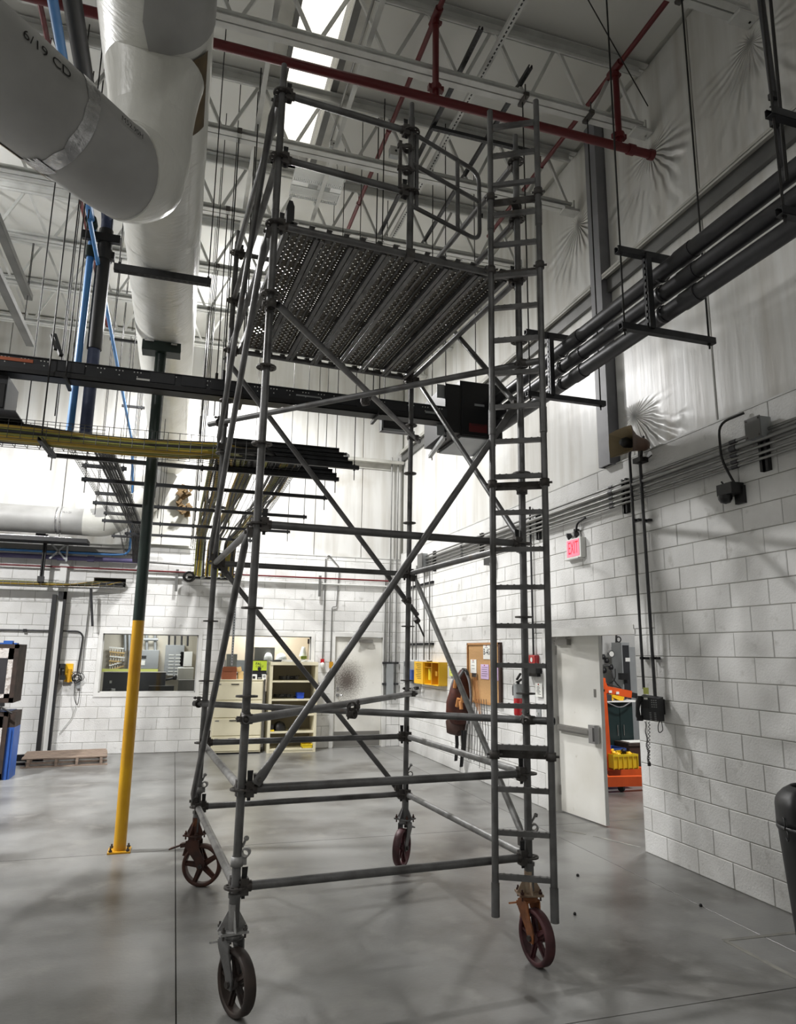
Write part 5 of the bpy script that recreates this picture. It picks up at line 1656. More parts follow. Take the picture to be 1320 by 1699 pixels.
for dy in (.13, -.03):
    part('lamp_head', 'conduit_dark', t, lambda b: b.lathe([(.001, .05), (.025, .045), (.042, .0), (.04, -.012), (.001, -.014)], (XR-.06, p.y+dy, p.z+hz+.045), (.6, -.3, .25), 12))
part('conduit', 'black', t, lambda b: (b.tube(bend([(XR-.04, p.y-.03, p.z+hz), (XR-.04, p.y-.03, min(zs)-.05), (XR-.05, p.y-.25, min(zs)-.02)], .08), .012, 8), b.disc((XR-.04, p.y-.03, p.z+hz+.10), (0, 0, 1), .035, .02, 8)))
# small lamp / sensor left of it behind the ladder
p = rw(812, 931, .05)
t = thing('wall_sensor', 'small dark sensor with a pale cone on the block wall, behind the ladder rail', 'sensor', p)
part('body', 'black', t, lambda b: b.bb((XR-.09, p.y-.13, p.z-.05), (XR, p.y+.13, p.z+.05)))
part('cone', 'grey_box', t, lambda b: b.lathe([(.03, 0), (.02, -.12), (.001, -.2)], (XR-.07, p.y-.10, p.z-.04), (0, 0, 1), 8))

# cork board
A, Bq = rw(777.6, 1067), rw(834, 1173)
y0, y1, z0, z1_ = Bq.y, A.y, Bq.z, A.z
t = thing('cork_board', 'framed cork notice board with pinned papers on the right wall', 'notice board', (XR, (y0+y1)/2, z0))
part('cork', 'cork', t, lambda b: b.bb((XR-.02, y0, z0), (XR, y1, z1_)))
for (pa, pb, mm_) in (((y0, z1_-.03), (y1, z1_), 'oak'), ((y0, z0), (y1, z0+.03), 'oak'), ((y1-.03, z0), (y1, z1_), 'oak'), ((y0-.01, z0), (y0+.05, z1_), 'dark_wood')):
    part('frame_bar', mm_, t, lambda b: b.bb((XR-.04, pa[0], pa[1]), (XR, pb[0], pb[1])))
def sheet(nm, m, xa, ya_, xb, yb_, lb, lines=0, big=None):
    a_, c_ = rw(xa, ya_, .022), rw(xb, yb_, .022)
    tt = thing(nm, lb, 'paper', (XR-.02, a_.y, c_.z))
    part('sheet', m, tt, lambda b: b.bb((XR-.026, c_.y, c_.z), (XR-.022, a_.y, a_.z)))
    def tx(b):
        for i in range(lines):
            z = a_.z-.04-(a_.z-c_.z-.06)*i/max(1, lines)
            b.bb((XR-.0268, c_.y+.03+random.uniform(0, .06), z-.006), (XR-.026, a_.y-.03-random.uniform(0, .03), z))
        if big: b.text(big, .13, lambda x, y: (XR-.0268, (a_.y+c_.y)/2-x, (a_.z+c_.z)/2+y))
    if lines or big: part('print', 'ink', tt, tx)
    part('pin', 'red_gloss', tt, lambda b: b.disc((XR-.03, (a_.y+c_.y)/2, a_.z-.015), (1, 0, 0), .008, .012, 8))
sheet('notice_sheet', 'paper', 801.5, 1070, 813, 1094, 'white notice with bold print at the top of the cork board', 2, 'B 4S')
sheet('notice_sheet', 'paper', 780.5, 1094, 790.5, 1117, 'plain white sheet at the left of the cork board', 3)
sheet('notice_sheet', 'paper_lilac', 797.5, 1102, 811, 1127.5, 'lilac sheet in the middle of the cork board', 5)
sheet('notice_sheet', 'paper_lilac', 824, 1106, 831, 1130, 'lilac sheet at the right of the cork board, behind the ladder', 3)
sheet('notice_sheet', 'paper_lime', 745.5, 1105, 752.5, 1122, 'lime and white sheet on the wall beside the yellow cabinet', 3)
sheet('notice_sheet', 'paper', 888, 1133, 900, 1157, 'white list pinned on the block wall right of the fire extinguisher', 7)
p = rw(788, 1120, .03)
t = thing('clip_with_strings', 'metal clip with long strings hanging on the cork board', 'clip', p)
part('clip', 'chrome', t, lambda b: b.bb((XR-.05, p.y-.08, p.z-.03), (XR-.03, p.y+.08, p.z+.03)))
for i in range(6):
    part('string', 'tan', t, lambda b: b.tube([(XR-.05, p.y+.06-.03*i, p.z-.03), (XR-.05, p.y+.05-.045*i, p.z-.3), (XR-.045, p.y-.02-.05*i, p.z-.42-.05*i)], .004, 5))

# yellow cabinet
A, Bq = rw(717, 1099, .0), rw(742, 1137, .0)
t = thing('yellow_cabinet', 'open yellow wall cabinet with a printed door beside the back corner', 'cabinet', (XR, A.y, Bq.z))
y0, y1, z0, z1_ = Bq.y, A.y, rw(730, 1137).z, rw(717, 1098).z
dpt = .16
part('back_panel', 'yellow_dark', t, lambda b: b.bb((XR-.01, y0, z0), (XR, y1, z1_)))
part('shell', 'yellow', t, lambda b: (b.bb((XR-dpt, y0, z1_-.012), (XR, y1, z1_)), b.bb((XR-dpt, y0, z0), (XR, y1, z0+.012)), b.bb((XR-dpt, y0, z0), (XR, y0+.012, z1_)), b.bb((XR-dpt, y1-.012, z0), (XR, y1, z1_))))
part('inner_shelf', 'yellow_dark', t, lambda b: (b.bb((XR-dpt+.01, (y0+y1)/2-.01, z0), (XR, (y0+y1)/2+.01, z1_)), b.bb((XR-dpt+.01, (y0+y1)/2, z1_-.1), (XR, y1, z1_-.09))))
yd = rw(702, 1100).y
part('door', 'yellow', t, lambda b: b.bb((XR-dpt-.02, y1, z0), (XR-dpt, yd, z1_)))
part('door_print', 'ink', t, lambda b: [b.bb((XR-dpt-.0215, y1+.10, z1_-.05-.032*i), (XR-dpt-.02, yd-.10-.04*(i % 3), z1_-.042-.032*i)) for i in range(9)] and None)
part('canister', 'yellow_bin', t, lambda b: b.tube([(XR-.08, y1-.15, z0+.08), (XR-.08, y1-.15, z0+.28)], .05, 10))
part('valve', 'yellow_dark', t, lambda b: b.box((XR-.09, y0+.22, z0+.2), (.06, .1, .08)))
part('latch', 'dark_wood', t, lambda b: b.bb((XR-dpt, y0+.45, z1_), (XR-dpt+.05, y0+.6, z1_+.02)))

# electrical boxes and risers in the back corner
t = thing('electrical_boxes', 'grey electrical boxes with a blue switch and risers in the back corner', 'electrical boxes', rw(690, 1140))
for (xa, ya_, xb, yb_, mm_, d) in ((680, 1097, 688.5, 1142, 'grey_box', .14), (689.5, 1097, 697, 1128, 'grey_box', .12), (690.5, 1111, 699, 1129, 'blue_plastic', .2), (684, 1133, 689, 1141, 'plate_white', .18)):
    a_, c_ = rw(xa, ya_), rw(xb, yb_)
    part('box', mm_, t, lambda b: b.panel((XR, c_.y, c_.z), (XR-d, a_.y, a_.z), 0, -1, .006))
part('emblem', 'plate_white', t, lambda b: b.disc((XR-.202, rw(694.5, 1124).y, rw(694.5, 1124).z), (1, 0, 0), .04, .006, 10))
part('toggle', 'black', t, lambda b: b.bb((XR-.15, rw(684, 1103).y-.05, rw(684, 1103).z-.03), (XR-.14, rw(684, 1103).y+.05, rw(684, 1103).z+.06)))
part('pipe_tail', 'chrome', t, lambda b: b.tube(bend([rw(686, 1141, .08), rw(688, 1146, .08), rw(698, 1144, .08), rw(698.5, 1128, .08)], .05), .016, 8))
part('fitting', 'rod', t, lambda b: b.box(rw(691, 1142, .08), (.06, .1, .06)))
for x, ztop in ((684, zs[3]), (690, zs[2]), (703, zs[0]), (712, zs[1])):
    p = rw(x, 1095, .05)
    part('riser', 'conduit', t, lambda b: b.tube([(XR-.05, p.y, p.z), (XR-.05, p.y, ztop)], .015, 8))
for y in (976, 1069):
    a_, c_ = rw(680, y), rw(720, y)
    part('riser_strut', 'strut', t, lambda b: b.channel((XR-.02, c_.y, a_.z), (XR-.02, a_.y, a_.z), .041, .04, .004, (-1, 0, 0)))
# risers in the very corner
t = thing('corner_risers', 'tall thin grey conduits standing in the back right corner of the hall', 'conduits', (4.3, YB, 1))
for i, x in enumerate((4.12, 4.22, 4.36)):
    part('riser', 'conduit', t, lambda b: b.tube([(x, YB-.04, .9), (x, YB-.04, 6.0 if i > 0 else 3.5)], .016, 8))
part('clamp_bar', 'strut', t, lambda b: (b.bb((4.08, YB-.06, 1.62), (4.42, YB-.01, 1.66)), b.bb((4.08, YB-.06, 1.2), (4.42, YB-.01, 1.24))))
part('small_box', 'grey_box', t, lambda b: b.bb((4.16, YB-.1, 1.0), (4.3, YB, 1.62)))

# tool harness
p = rw(765, 1122, .10)
t = thing('tool_harness', 'brown leather tool bag and grey straps hanging on the right wall', 'tool bag', p)
def bag(b):
    q0 = rw(769, 1112, .1); q1 = rw(762, 1200, .12)
    pts = [q0, q0.lerp(q1, .15), q0.lerp(q1, .35), q0.lerp(q1, .6), q0.lerp(q1, .85), q1]
    b.tube(pts, [(.06, .05), (.13, .09), (.20, .11), (.25, .13), (.24, .12), (.14, .08)], 14)
part('bag', 'leather', t, bag)
def strap(b, pts, r): b.tube(bend([rw(x, y, o) for x, y, o in pts], .15, 5), r, 8)
part('strap', 'webbing', t, lambda b: strap(b, ((767, 1113, .12), (752, 1128, .2), (745, 1165, .22), (745, 1195, .18), (752, 1215, .15)), .032))
part('strap', 'webbing', t, lambda b: strap(b, ((769, 1112, .14), (757, 1130, .24), (750, 1165, .25), (749, 1190, .22)), .022))
part('strap', 'webbing', t, lambda b: strap(b, ((772, 1113, .12), (779, 1130, .1), (782, 1160, .08), (776, 1200, .08)), .022))
part('hook', 'black', t, lambda b: (b.tube(bend([rw(768, 1116, .02), rw(767, 1110, .12), rw(773, 1111, .14), rw(776, 1120, .12)], .05), .02, 8)))
part('pouch', 'dark_wood', t, lambda b: b.tube([rw(755, 1195, .14), rw(757, 1208, .14), rw(763, 1216, .12)], [.16, .17, .06], 10))
for (x, y, mm_) in ((754, 1141, 'tan'), (751, 1176, 'tan'), (758, 1172, 'tan'), (766, 1165, 'tan'), (765, 1177, 'tan')):
    q = rw(x, y, .26); part('tool_handle', mm_, t, lambda b: b.tube([q, q+Vector((0, random.uniform(-.08, .05), .12))], .03, 8))
for (xs_, ye) in (((757, 758, 756), 1262), ((767, 768, 765), 1272), ((771, 770, 769), 1250)):
    part('belt_tail', 'black', t, lambda b: b.tube([rw(xs_[0], 1212, .12), rw(xs_[1], 1235, .1), rw(xs_[2], ye, .06)], [(.03, .012)]*3, 6))
part('chain', 'chrome', t, lambda b: [b.tube([rw(774-1.0*i+(i % 2), 1190+9*i, .08), rw(774-1.0*i-(i % 2), 1198+9*i, .08)], .008, 5) for i in range(7)] and None)
stuff(part('loose_cords', 'wire_dark', t, lambda b: [b.tube([rw(778+4*i, 1160, .04), rw(779+4.4*i, 1210, .05), rw(777+4.5*i, 1252+random.uniform(0, 25), .04)], .005, 5) for i in range(8)] and None))

# fire extinguisher, pull station
p = rw(860, 1187, .09); top = rw(858, 1143, .09)
t = thing('fire_extinguisher', 'red fire extinguisher hanging on the block wall behind the ladder', 'fire extinguisher', p)
r = .06
part('cylinder', 'red_gloss', t, lambda b: b.lathe([(.001, 0), (r*.9, .0), (r, .02), (r, top.z-p.z-.05), (r*.75, top.z-p.z), (.02, top.z-p.z+.03)], p, (0, 0, 1), 16))
part('label', 'grey_box', t, lambda b: b.lathe([(r+.002, .22), (r+.002, .40)], p, (0, 0, 1), 16))
part('valve', 'black', t, lambda b: (b.tube([p+Vector((0, 0, top.z-p.z+.02)), p+Vector((0, 0, top.z-p.z+.10))], .025, 8), b.bar(p+Vector((0, .03, top.z-p.z+.08)), p+Vector((0, -.11, top.z-p.z+.13)), .025, .02), b.bar(p+Vector((0, .03, top.z-p.z+.12)), p+Vector((0, -.08, top.z-p.z+.2)), .025, .02)))
part('hose', 'black', t, lambda b: b.tube(bend([p+Vector((0, .03, top.z-p.z+.08)), p+Vector((-.02, .10, top.z-p.z+.04)), p+Vector((-.03, .075, .25))], .06), .016, 8))
part('gauge', 'plate_white', t, lambda b: b.disc(p+Vector((-.03, 0, top.z-p.z+.06)), (1, .3, 0), .022, .02, 10))
part('bracket', 'rod', t, lambda b: b.bb((XR-.05, p.y-.02, p.z+.3), (XR, p.y+.02, p.z+.4)))
p = rw(885, 1096, .03)
t = thing('pull_station', 'small red fire alarm box with a conduit above it behind the ladder', 'alarm box', p)
part('box', 'red_gloss', t, lambda b: b.panel((XR, p.y-.09, p.z-.05), (XR-.06, p.y+.09, p.z+.07), 0, -1, .008))
part('glass', 'plate_white', t, lambda b: b.disc((XR-.062, p.y, p.z+.01), (1, 0, 0), .03, .006, 10))
part('conduit', 'conduit_dark', t, lambda b: b.tube([(XR-.03, p.y, p.z+.07), (XR-.03, p.y, ZBLK-.1)], .014, 8))
part('horn_plate', 'black', t, lambda b: (b.bb((XR-.09, p.y-.16, p.z-.16), (XR, p.y+.16, p.z-.06)), b.bb((XR-.05, p.y-.12, p.z-.2), (XR, p.y+.12, p.z-.16))))
p = rw(894, 1184, .0)
t = thing('light_switch', 'grey light switch plate on the block wall beside the door', 'switch', p)
part('plate', 'grey_box', t, lambda b: b.panel((XR, p.y-.06, p.z-.08), (XR-.012, p.y+.06, p.z+.08), 0, -1, .004))
part('toggle', 'plate_white', t, lambda b: b.box((XR-.02, p.y, p.z), (.02, .014, .03)))

# waste bin at the right edge
cx_, cy_ = 4.09, 3.82
t = thing('waste_bin', 'tall black waste bin with open top at the right edge by the wall', 'waste bin', (cx_, cy_, 0))
part('body', 'black', t, lambda b: b.lathe([(.001, .0), (.20, .0), (.21, .02), (.265, .74), (.275, .76), (.275, .78), (.255, .78), (.19, .05), (.001, .04)], (cx_, cy_, 0), (0, 0, 1), 28))
def hood(b):
    vs, fs = [], []
    for i in range(9):
        z = .78+.24*i/8; rr = .272*math.sqrt(max(0.02, 1-(max(0, i-4)/5.2)**2))
        for k in range(13):
            a = PI*.02+PI*.96*k/12 + .25
            vs.append((cx_+rr*math.cos(a), cy_+rr*math.sin(a), z)); 
    for i in range(8):
        for k in range(12): fs.append((i*13+k, i*13+k+1, (i+1)*13+k+1, (i+1)*13+k))
    b.add(vs, fs, True)
h = part('hood', 'black', t, hood)
md = h.modifiers.new('thick', 'SOLIDIFY'); md.thickness = .012
part('liner_bag', 'plastic_bag', t, lambda b: b.lathe([(.27, .775), (.24, .80), (.15, .84), (.05, .88), (.001, .89)], (cx_, cy_, 0), (0, 0, 1), 14))
part('bag_knot', 'black', t, lambda b: (b.tube(arc((cx_-.27, cy_+.05, .80), Vector((.02, .03, 0)), Vector((0, 0, .035)), 0, 2*PI, 10), .005, 5), b.tube(arc((cx_-.27, cy_+.03, .73), Vector((.02, .03, 0)), Vector((0, 0, .03)), 0, 2*PI, 10), .005, 5)))
part('red_scrap', 'red_gloss', t, lambda b: b.lathe([(.001, -.03), (.05, -.02), (.06, .02), (.001, .04)], (cx_-.14, cy_-.05, .83), (.3, .2, 1), 9))
# litter on the floor
for (x, y, s), lb in zip(((1162, 1502, .014), (958, 1452, .014), (953, 1516, .012)), ('small dark nut lying on the floor at right', 'thin dark scrap on the floor right of the ladder', 'tiny dark scrap on the floor by the front right caster')):
    p = at(x, y, 2, .008)
    tag(MB().lathe([(.001, 0), (s*.8, .0), (s, .008), (s*.6, .018), (.001, .02)], (p.x, p.y, 0), (0, 0, 1), 7).build('floor_scrap', 'black'), lb, 'scrap')

# ================================================================== SEEN THROUGH THE OPEN DOOR
def nr(x, y, Y): return at(x, y, 1, Y)
HY = 8.9
t = thing('engine_hoist', 'orange shop crane with folding legs in the next room', 'shop crane', (6.1, HY, 0))
part('base_leg', 'orange', t, lambda b: b.bar(nr(985, 1297, HY), nr(1085, 1295, HY), .09, .13, (0, 0, 1)))
part('base_leg', 'orange', t, lambda b: b.bar(nr(990, 1281, HY+.55), nr(1085, 1280, HY+.55), .09, .13, (0, 0, 1)))
part('cross_beam', 'orange', t, lambda b: b.bar(nr(1003, 1296, HY), nr(1003, 1280, HY+.55), .09, .09, (0, 0, 1)))
part('mast', 'orange', t, lambda b: b.bar(nr(1007, 1278, HY+.3), nr(996, 1125, HY+.3), .09, .11, (0, 1, 0)))
part('mast_strut', 'orange', t, lambda b: b.bar(nr(1012, 1275, HY+.3), nr(1001, 1180, HY+.3), .05, .06, (0, 1, 0)))
part('boom', 'orange', t, lambda b: b.bar(nr(994, 1142, HY+.3), nr(1045, 1152, HY+.3), .08, .10, (0, 0, 1)))
part('boom_extension', 'black', t, lambda b: b.bar(nr(1043, 1152, HY+.3), nr(1063, 1156, HY+.3), .06, .07, (0, 0, 1)))
part('boom_head', 'orange', t, lambda b: b.bar(nr(997, 1132, HY+.3), nr(1003, 1145, HY+.3), .10, .07, (0, 1, 0)))
for x in (1000, 1012, 1024):
    q = nr(x, 1145.5+.2*(x-1000)*.9, HY+.25)
    part('rating_label', 'paper', t, lambda b: b.box(q, (.05, .01, .035)))
part('ram', 'rod', t, lambda b: b.tube([nr(1006, 1262, HY+.3), nr(1003, 1215, HY+.3)], .035, 10))
for x, Y in ((1030, HY), (1075, HY+.55)):
    q = nr(x, 1300, Y); q.z = .05
    part('caster', 'black', t, lambda b: (b.disc(q, (1, .35, 0), .05, .035, 14), b.box(q+Vector((0, 0, .05)), (.05, .05, .06))))
part('stay', 'rod', t, lambda b: b.tube([nr(1003, 1133, HY+.3), nr(1030, 1142, HY+.3)], .008, 6))
def crate(nm, m, xa, ya_, xb, yb_, Y, dp, lb, hgt, floor=False):
    a_, c_ = nr(xa, yb_, Y), nr(xb, yb_, Y)
    z0 = a_.z; z1 = z0+hgt
    if floor: z0 = .002
    tt = thing(nm, lb, 'crate', ((a_.x+c_.x)/2, Y+dp/2, z0))
    x0, x1 = a_.x, c_.x
    part('floor_panel', m, tt, lambda b: b.bb((x0, Y, z0), (x1, Y+dp, z0+.01)))
    for (p_, q_) in (((x0, Y, z0), (x1, Y+.01, z1)), ((x0, Y+dp-.01, z0), (x1, Y+dp, z1)), ((x0, Y, z0), (x0+.01, Y+dp, z1)), ((x1-.01, Y, z0), (x1, Y+dp, z1))):
        part('side', m, tt, lambda b: b.bb(p_, q_))
    part('rim', m, tt, lambda b: (b.bb((x0-.01, Y-.01, z1-.03), (x1+.01, Y+.0, z1)), b.bb((x0-.01, Y+dp, z1-.03), (x1+.01, Y+dp+.01, z1))))
    part('ribs', m, tt, lambda b: [b.bb((x0+(x1-x0)*i/5-.006, Y-.012, z0), (x0+(x1-x0)*i/5+.006, Y, z1-.03)) for i in range(6)] and None)
    return tt, x0, x1, z0, z1
tt, x0, x1, z0, z1 = crate('plastic_crate', 'yellow_bin', 1018, 1252, 1058, 1277, HY+.12, .4, 'yellow plastic crate of parts on the orange crane base', .2)
for i in range(9):
    q = Vector((random.uniform(x0+.05, x0+.35), HY+.2+random.uniform(0, .2), z1-.03+random.uniform(0, .05)))
    part('loose_part', 'yellow' if i % 3 else 'rod', tt, lambda b: b.lathe([(.001, -.03), (.035, -.02), (.03, .03), (.001, .03)], q, (random.random(), random.random(), .6), 8))
crate('plastic_crate', 'blue_plastic', 1005, 1238, 1038, 1262, HY+.75, .35, 'dark blue plastic crate behind the yellow crate', .17, True)
# green cabinet
CYb = 10.6
a_, c_ = nr(1000, 1165, CYb), nr(1048, 1165, CYb)
t = thing('metal_cabinet', 'dark green two-door metal cabinet in the next room', 'cabinet', ((a_.x+c_.x)/2, CYb+.25, 0))
zt = a_.z
part('carcass', 'teal_dark', t, lambda b: b.bb((a_.x, CYb, .04), (c_.x, CYb+.5, zt)))
xm = (a_.x+c_.x)/2+.02
for p_, q_, s in ((a_.x, xm, -1), (xm, c_.x, 1)):
    d_ = part('door', 'teal_dark', t, lambda b: b.panel((p_+.006, CYb, .08), (q_-.006, CYb-.015, zt-.03), 1, -1, .004))
    hx = q_-.06 if s < 0 else p_+.06
    MB().tube([(hx, CYb-.03, zt*.50), (hx, CYb-.03, zt*.66)], .008, 6).build('handle', 'chrome', d_)
part('plinth', 'black', t, lambda b: b.bb((a_.x+.02, CYb+.02, 0), (c_.x-.02, CYb+.48, .04)))
tt = thing('bench_board', 'pale board lying on the green cabinet, loaded with cables and yellow tools', 'board', (xm, CYb, zt))
part('board', 'plate_white', tt, lambda b: b.bb((a_.x-.05, CYb-.08, zt+.002), (c_.x+.1, CYb+.45, zt+.025)))
stuff(part('cable_heap', 'maroon', tt, lambda b: [b.tube(arc((c_.x-.25+random.uniform(-.15, .15), CYb+.05, zt+.07+random.uniform(0, .05)), Vector((random.uniform(.06, .16), .03, 0)), Vector((0, 0, .06)), 0, 2*PI, 10), .006, 5) for i in range(9)] and None))
part('yellow_tool', 'yellow', tt, lambda b: (b.box((a_.x+.28, CYb+.02, zt+.10), (.22, .12, .12), Matrix.Rotation(.4, 3, 'Y')), b.box((a_.x+.12, CYb+.02, zt+.07), (.12, .1, .08))))
part('grey_tool', 'panel_dark', tt, lambda b: b.box((a_.x+.06, CYb-.02, zt+.07), (.12, .12, .10)))
part('hose', 'webbing', tt, lambda b: b.tube(bend([(a_.x+.0, CYb-.09, zt+.01), (a_.x+.25, CYb-.12, zt-.10), (c_.x-.1, CYb-.1, zt+.0)], .3, 6), .01, 6))
# electrical panel at the far wall
EY = 11.6
a_, c_ = nr(1030, 1066, EY), nr(1043, 1066, EY)
d_ = nr(1058, 1066, EY+.3)
t = thing('electrical_cabinet', 'tall dark grey electrical cabinet with an eye bolt in the next room', 'electrical cabinet', (a_.x, EY, 0))
part('body', 'grey_box', t, lambda b: b.bb((a_.x, EY, 0), (c_.x+.0, EY+.32, a_.z)))
part('door', 'charcoal', t, lambda b: b.panel((a_.x+.02, EY, .05), (c_.x-.02, EY-.02, a_.z-.05), 1, -1, .005))
part('side_wing', 'grey_box', t, lambda b: b.bb((c_.x+.01, EY+.12, 0), (d_.x+.3, EY+.6, a_.z-.08)))
part('eye_bolt', 'rod', t, lambda b: b.tube(arc(((a_.x+c_.x)/2, EY+.2, a_.z+.06), Vector((.05, 0, 0)), Vector((0, 0, .05)), 0, 2*PI, 12), .012, 6))
part('nameplate', 'plate_white', t, lambda b: b.bb((a_.x+.06, EY-.024, a_.z-.35), (a_.x+.16, EY-.02, a_.z-.28)))
part('switch_handle', 'black', t, lambda b: b.box((a_.x-.02, EY-.05, a_.z-.62), (.16, .1, .12)))
part('red_lamps', 'red_gloss', t, lambda b: [b.disc((d_.x+.05, EY+.1, a_.z-.4-.13*i), (0, 1, 0), .02, .04, 8) for i in range(6)] and None)
# regulators, gauge and pipes
t = thing('air_regulators', 'air regulators with a round gauge on pipes on the next room wall', 'regulators', nr(1000, 1100, 11.9))
for x, y0_, y1_ in ((997, 1050, 1128), (1022, 1046, 1120)):
    part('pipe', 'conduit_dark', t, lambda b: b.tube([nr(x, y0_, 11.9), nr(x, y1_, 11.9)], .02, 8))
part('pipe', 'chrome', t, lambda b: b.tube([nr(988, 1104, 11.8), nr(1015, 1104, 11.8)], .022, 8))
for x, y, s in ((993, 1089, .06), (1000, 1090, .05), (1006, 1096, .05), (1001, 1112, .06), (994, 1128, .05), (1013, 1107, .05)):
    part('regulator', 'black', t, lambda b: b.lathe([(.001, -s), (s*.8, -s*.8), (s, 0), (s*.6, s), (.001, s)], nr(x, y, 11.8), (0, 0, 1), 10))
q = nr(1013, 1085, 11.8)
part('gauge', 'chrome', t, lambda b: b.ring(q, (0, 1, 0), .05, .07, .05, 16))
part('gauge_dial', 'paper', t, lambda b: b.disc(q+Vector((0, -.01, 0)), (0, 1, 0), .05, .03, 14))
part('hose', 'cable_black', t, lambda b: (b.tube(bend([nr(1012, 1107, 11.8), nr(1018, 1130, 11.7), nr(1030, 1142, 11.5)], .2), .012, 6), b.tube(bend([nr(1020, 1110, 11.8), nr(1021, 1128, 11.7), nr(1000, 1140, 11.6)], .2), .01, 6)))
q = nr(1056, 1228, 10.2)
t = thing('brown_box', 'dark brown box on the floor of the next room by the jamb', 'box', (q.x, 10.2, 0))
part('box', 'dark_wood', t, lambda b: b.bb((q.x-.15, 10.2, .0), (q.x+.4, 10.6, .42)))
part('lid', 'soot', t, lambda b: b.bb((q.x-.17, 10.18, .42), (q.x+.42, 10.62, .46)))
part('paper', 'paper', t, lambda b: b.bb((q.x-.1, 10.25, .46), (q.x+.3, 10.5, .47)))

# ================================================================== AT THE BACK WALL
def bw(x, y, out=0.0): return at(x, y, 1, YB-out)
FY = 13.68
# lateral file cabinet
a_, c_ = at(356, 1129, 1, FY), at(437, 1129, 1, FY)
t = thing('file_cabinet', 'cream four-drawer lateral file cabinet against the back wall', 'cabinet', ((a_.x+c_.x)/2, FY+.22, 0))
x0, x1, zt = a_.x, c_.x, a_.z
part('carcass', 'cream', t, lambda b: b.bb((x0, FY, .03), (x1, YB-.02, zt)))
part('top', 'cream', t, lambda b: b.bb((x0-.01, FY-.015, zt), (x1+.01, YB-.02, zt+.02)))
part('plinth', 'black', t, lambda b: b.bb((x0+.01, FY+.02, 0), (x1-.01, YB-.03, .03)))
zr = [.05]+[at(390, y, 1, FY).z for y in (1221, 1191, 1162)]+[zt-.02]
for i in range(4):
    d = part('drawer', 'cream', t, lambda b: b.panel((x0+.015, FY, zr[i]+.008), (x1-.015, FY-.018, zr[i+1]-.008), 1, -1, .005))
    MB().bb((x0+.30, FY-.03, zr[i+1]-.055), (x0+.44, FY-.018, zr[i+1]-.04)).build('pull', 'rod', d)
    MB().bb((x0+.05, FY-.021, zr[i+1]-.06), (x0+.12, FY-.018, zr[i+1]-.04)).build('label_holder', 'kick', d)
part('side_pole', 'kick', t, lambda b: b.bar((x1+.03, FY+.1, .1), (x1+.03, FY+.1, zt+.1), .04, .04, (0, 1, 0)))
# bookcase
a_, c_ = at(449, 1099, 1, FY), at(528, 1099, 1, FY)
x0, x1, zt = a_.x, c_.x, a_.z
t = thing('open_shelf', 'cream open steel bookcase with odds and ends, right of the file cabinet', 'bookcase', ((x0+x1)/2, FY+.2, 0))
for p_, q_ in ((x0, x0+.05), (x1-.05, x1)):
    part('side_panel', 'cream', t, lambda b: b.bb((p_, FY, 0), (q_, YB-.03, zt)))
part('back_panel', 'cream_shaded', t, lambda b: b.bb((x0, YB-.05, .03), (x1, YB-.04, zt)))  # cream darkened in colour to stand for shade inside the bookcase
part('top_panel', 'cream', t, lambda b: b.bb((x0, FY-.01, zt-.05), (x1, YB-.03, zt+.01)))
shz = [at(490, y, 1, FY).z for y in (1129.5, 1160, 1185, 1213.5, 1242)]
for z in shz:
    part('shelf', 'cream', t, lambda b: b.bb((x0+.045, FY+.004, z-.03), (x1-.045, YB-.05, z)))
part('plinth', 'cream', t, lambda b: b.bb((x0+.04, FY+.01, 0), (x1-.04, FY+.03, max(.05, shz[4]-.03))))
def on_shelf(nm, m, lb, cat, px, k, w, h, d=.2, fy=.1, build=None, more=None):
    x = at(px, 1150, 1, FY).x; z = shz[k]+.002
    tt = thing(nm, lb, cat, (x, FY+fy+d/2, z))
    if build: build(tt, x, z)
    else:
        part('tray', m, tt, lambda b: (b.bb((x-w/2, FY+fy, z), (x+w/2, FY+fy+d, z+.01)), b.bb((x-w/2, FY+fy, z), (x+w/2, FY+fy+.01, z+h)), b.bb((x-w/2, FY+fy+d-.01, z), (x+w/2, FY+fy+d, z+h)), b.bb((x-w/2, FY+fy, z), (x-w/2+.01, FY+fy+d, z+h)), b.bb((x+w/2-.01, FY+fy, z), (x+w/2, FY+fy+d, z+h))))
        part('lip', m, tt, lambda b: b.bb((x-w/2-.006, FY+fy-.008, z+h-.02), (x+w/2+.006, FY+fy, z+h)))
    return tt
on_shelf('parts_bin', 'blue_bin', 'bright blue plastic bin on the second shelf of the bookcase', 'bin', 500, 1, .13, .11)
on_shelf('parts_bin', 'yellow_bin', 'yellow plastic bin on the bottom shelf of the bookcase', 'bin', 513, 4, .19, .07, .2, .02)
def tools(tt, x, z):
    for i in range(7):
        q = Vector((x-.15+.05*i, FY+.15+random.uniform(0, .1), z+.03))
        part('tool', 'black' if i % 2 else 'rod', tt, lambda b: (b.tube([q, q+Vector((random.uniform(.02, .1), random.uniform(-.1, .1), random.uniform(.0, .06)))], .014, 6), b.box(q+Vector((0, 0, .02)), (.05, .06, .06), Matrix.Rotation(random.random(), 3, 'Z'))))
on_shelf('hand_tools', 'black', 'heap of small dark hand tools on the second shelf of the bookcase', 'tools', 473, 1, .3, .1, build=tools)
on_shelf('hand_tools', 'black', 'few small bits lying on the top shelf of the bookcase', 'tools', 480, 0, .3, .1, build=tools)
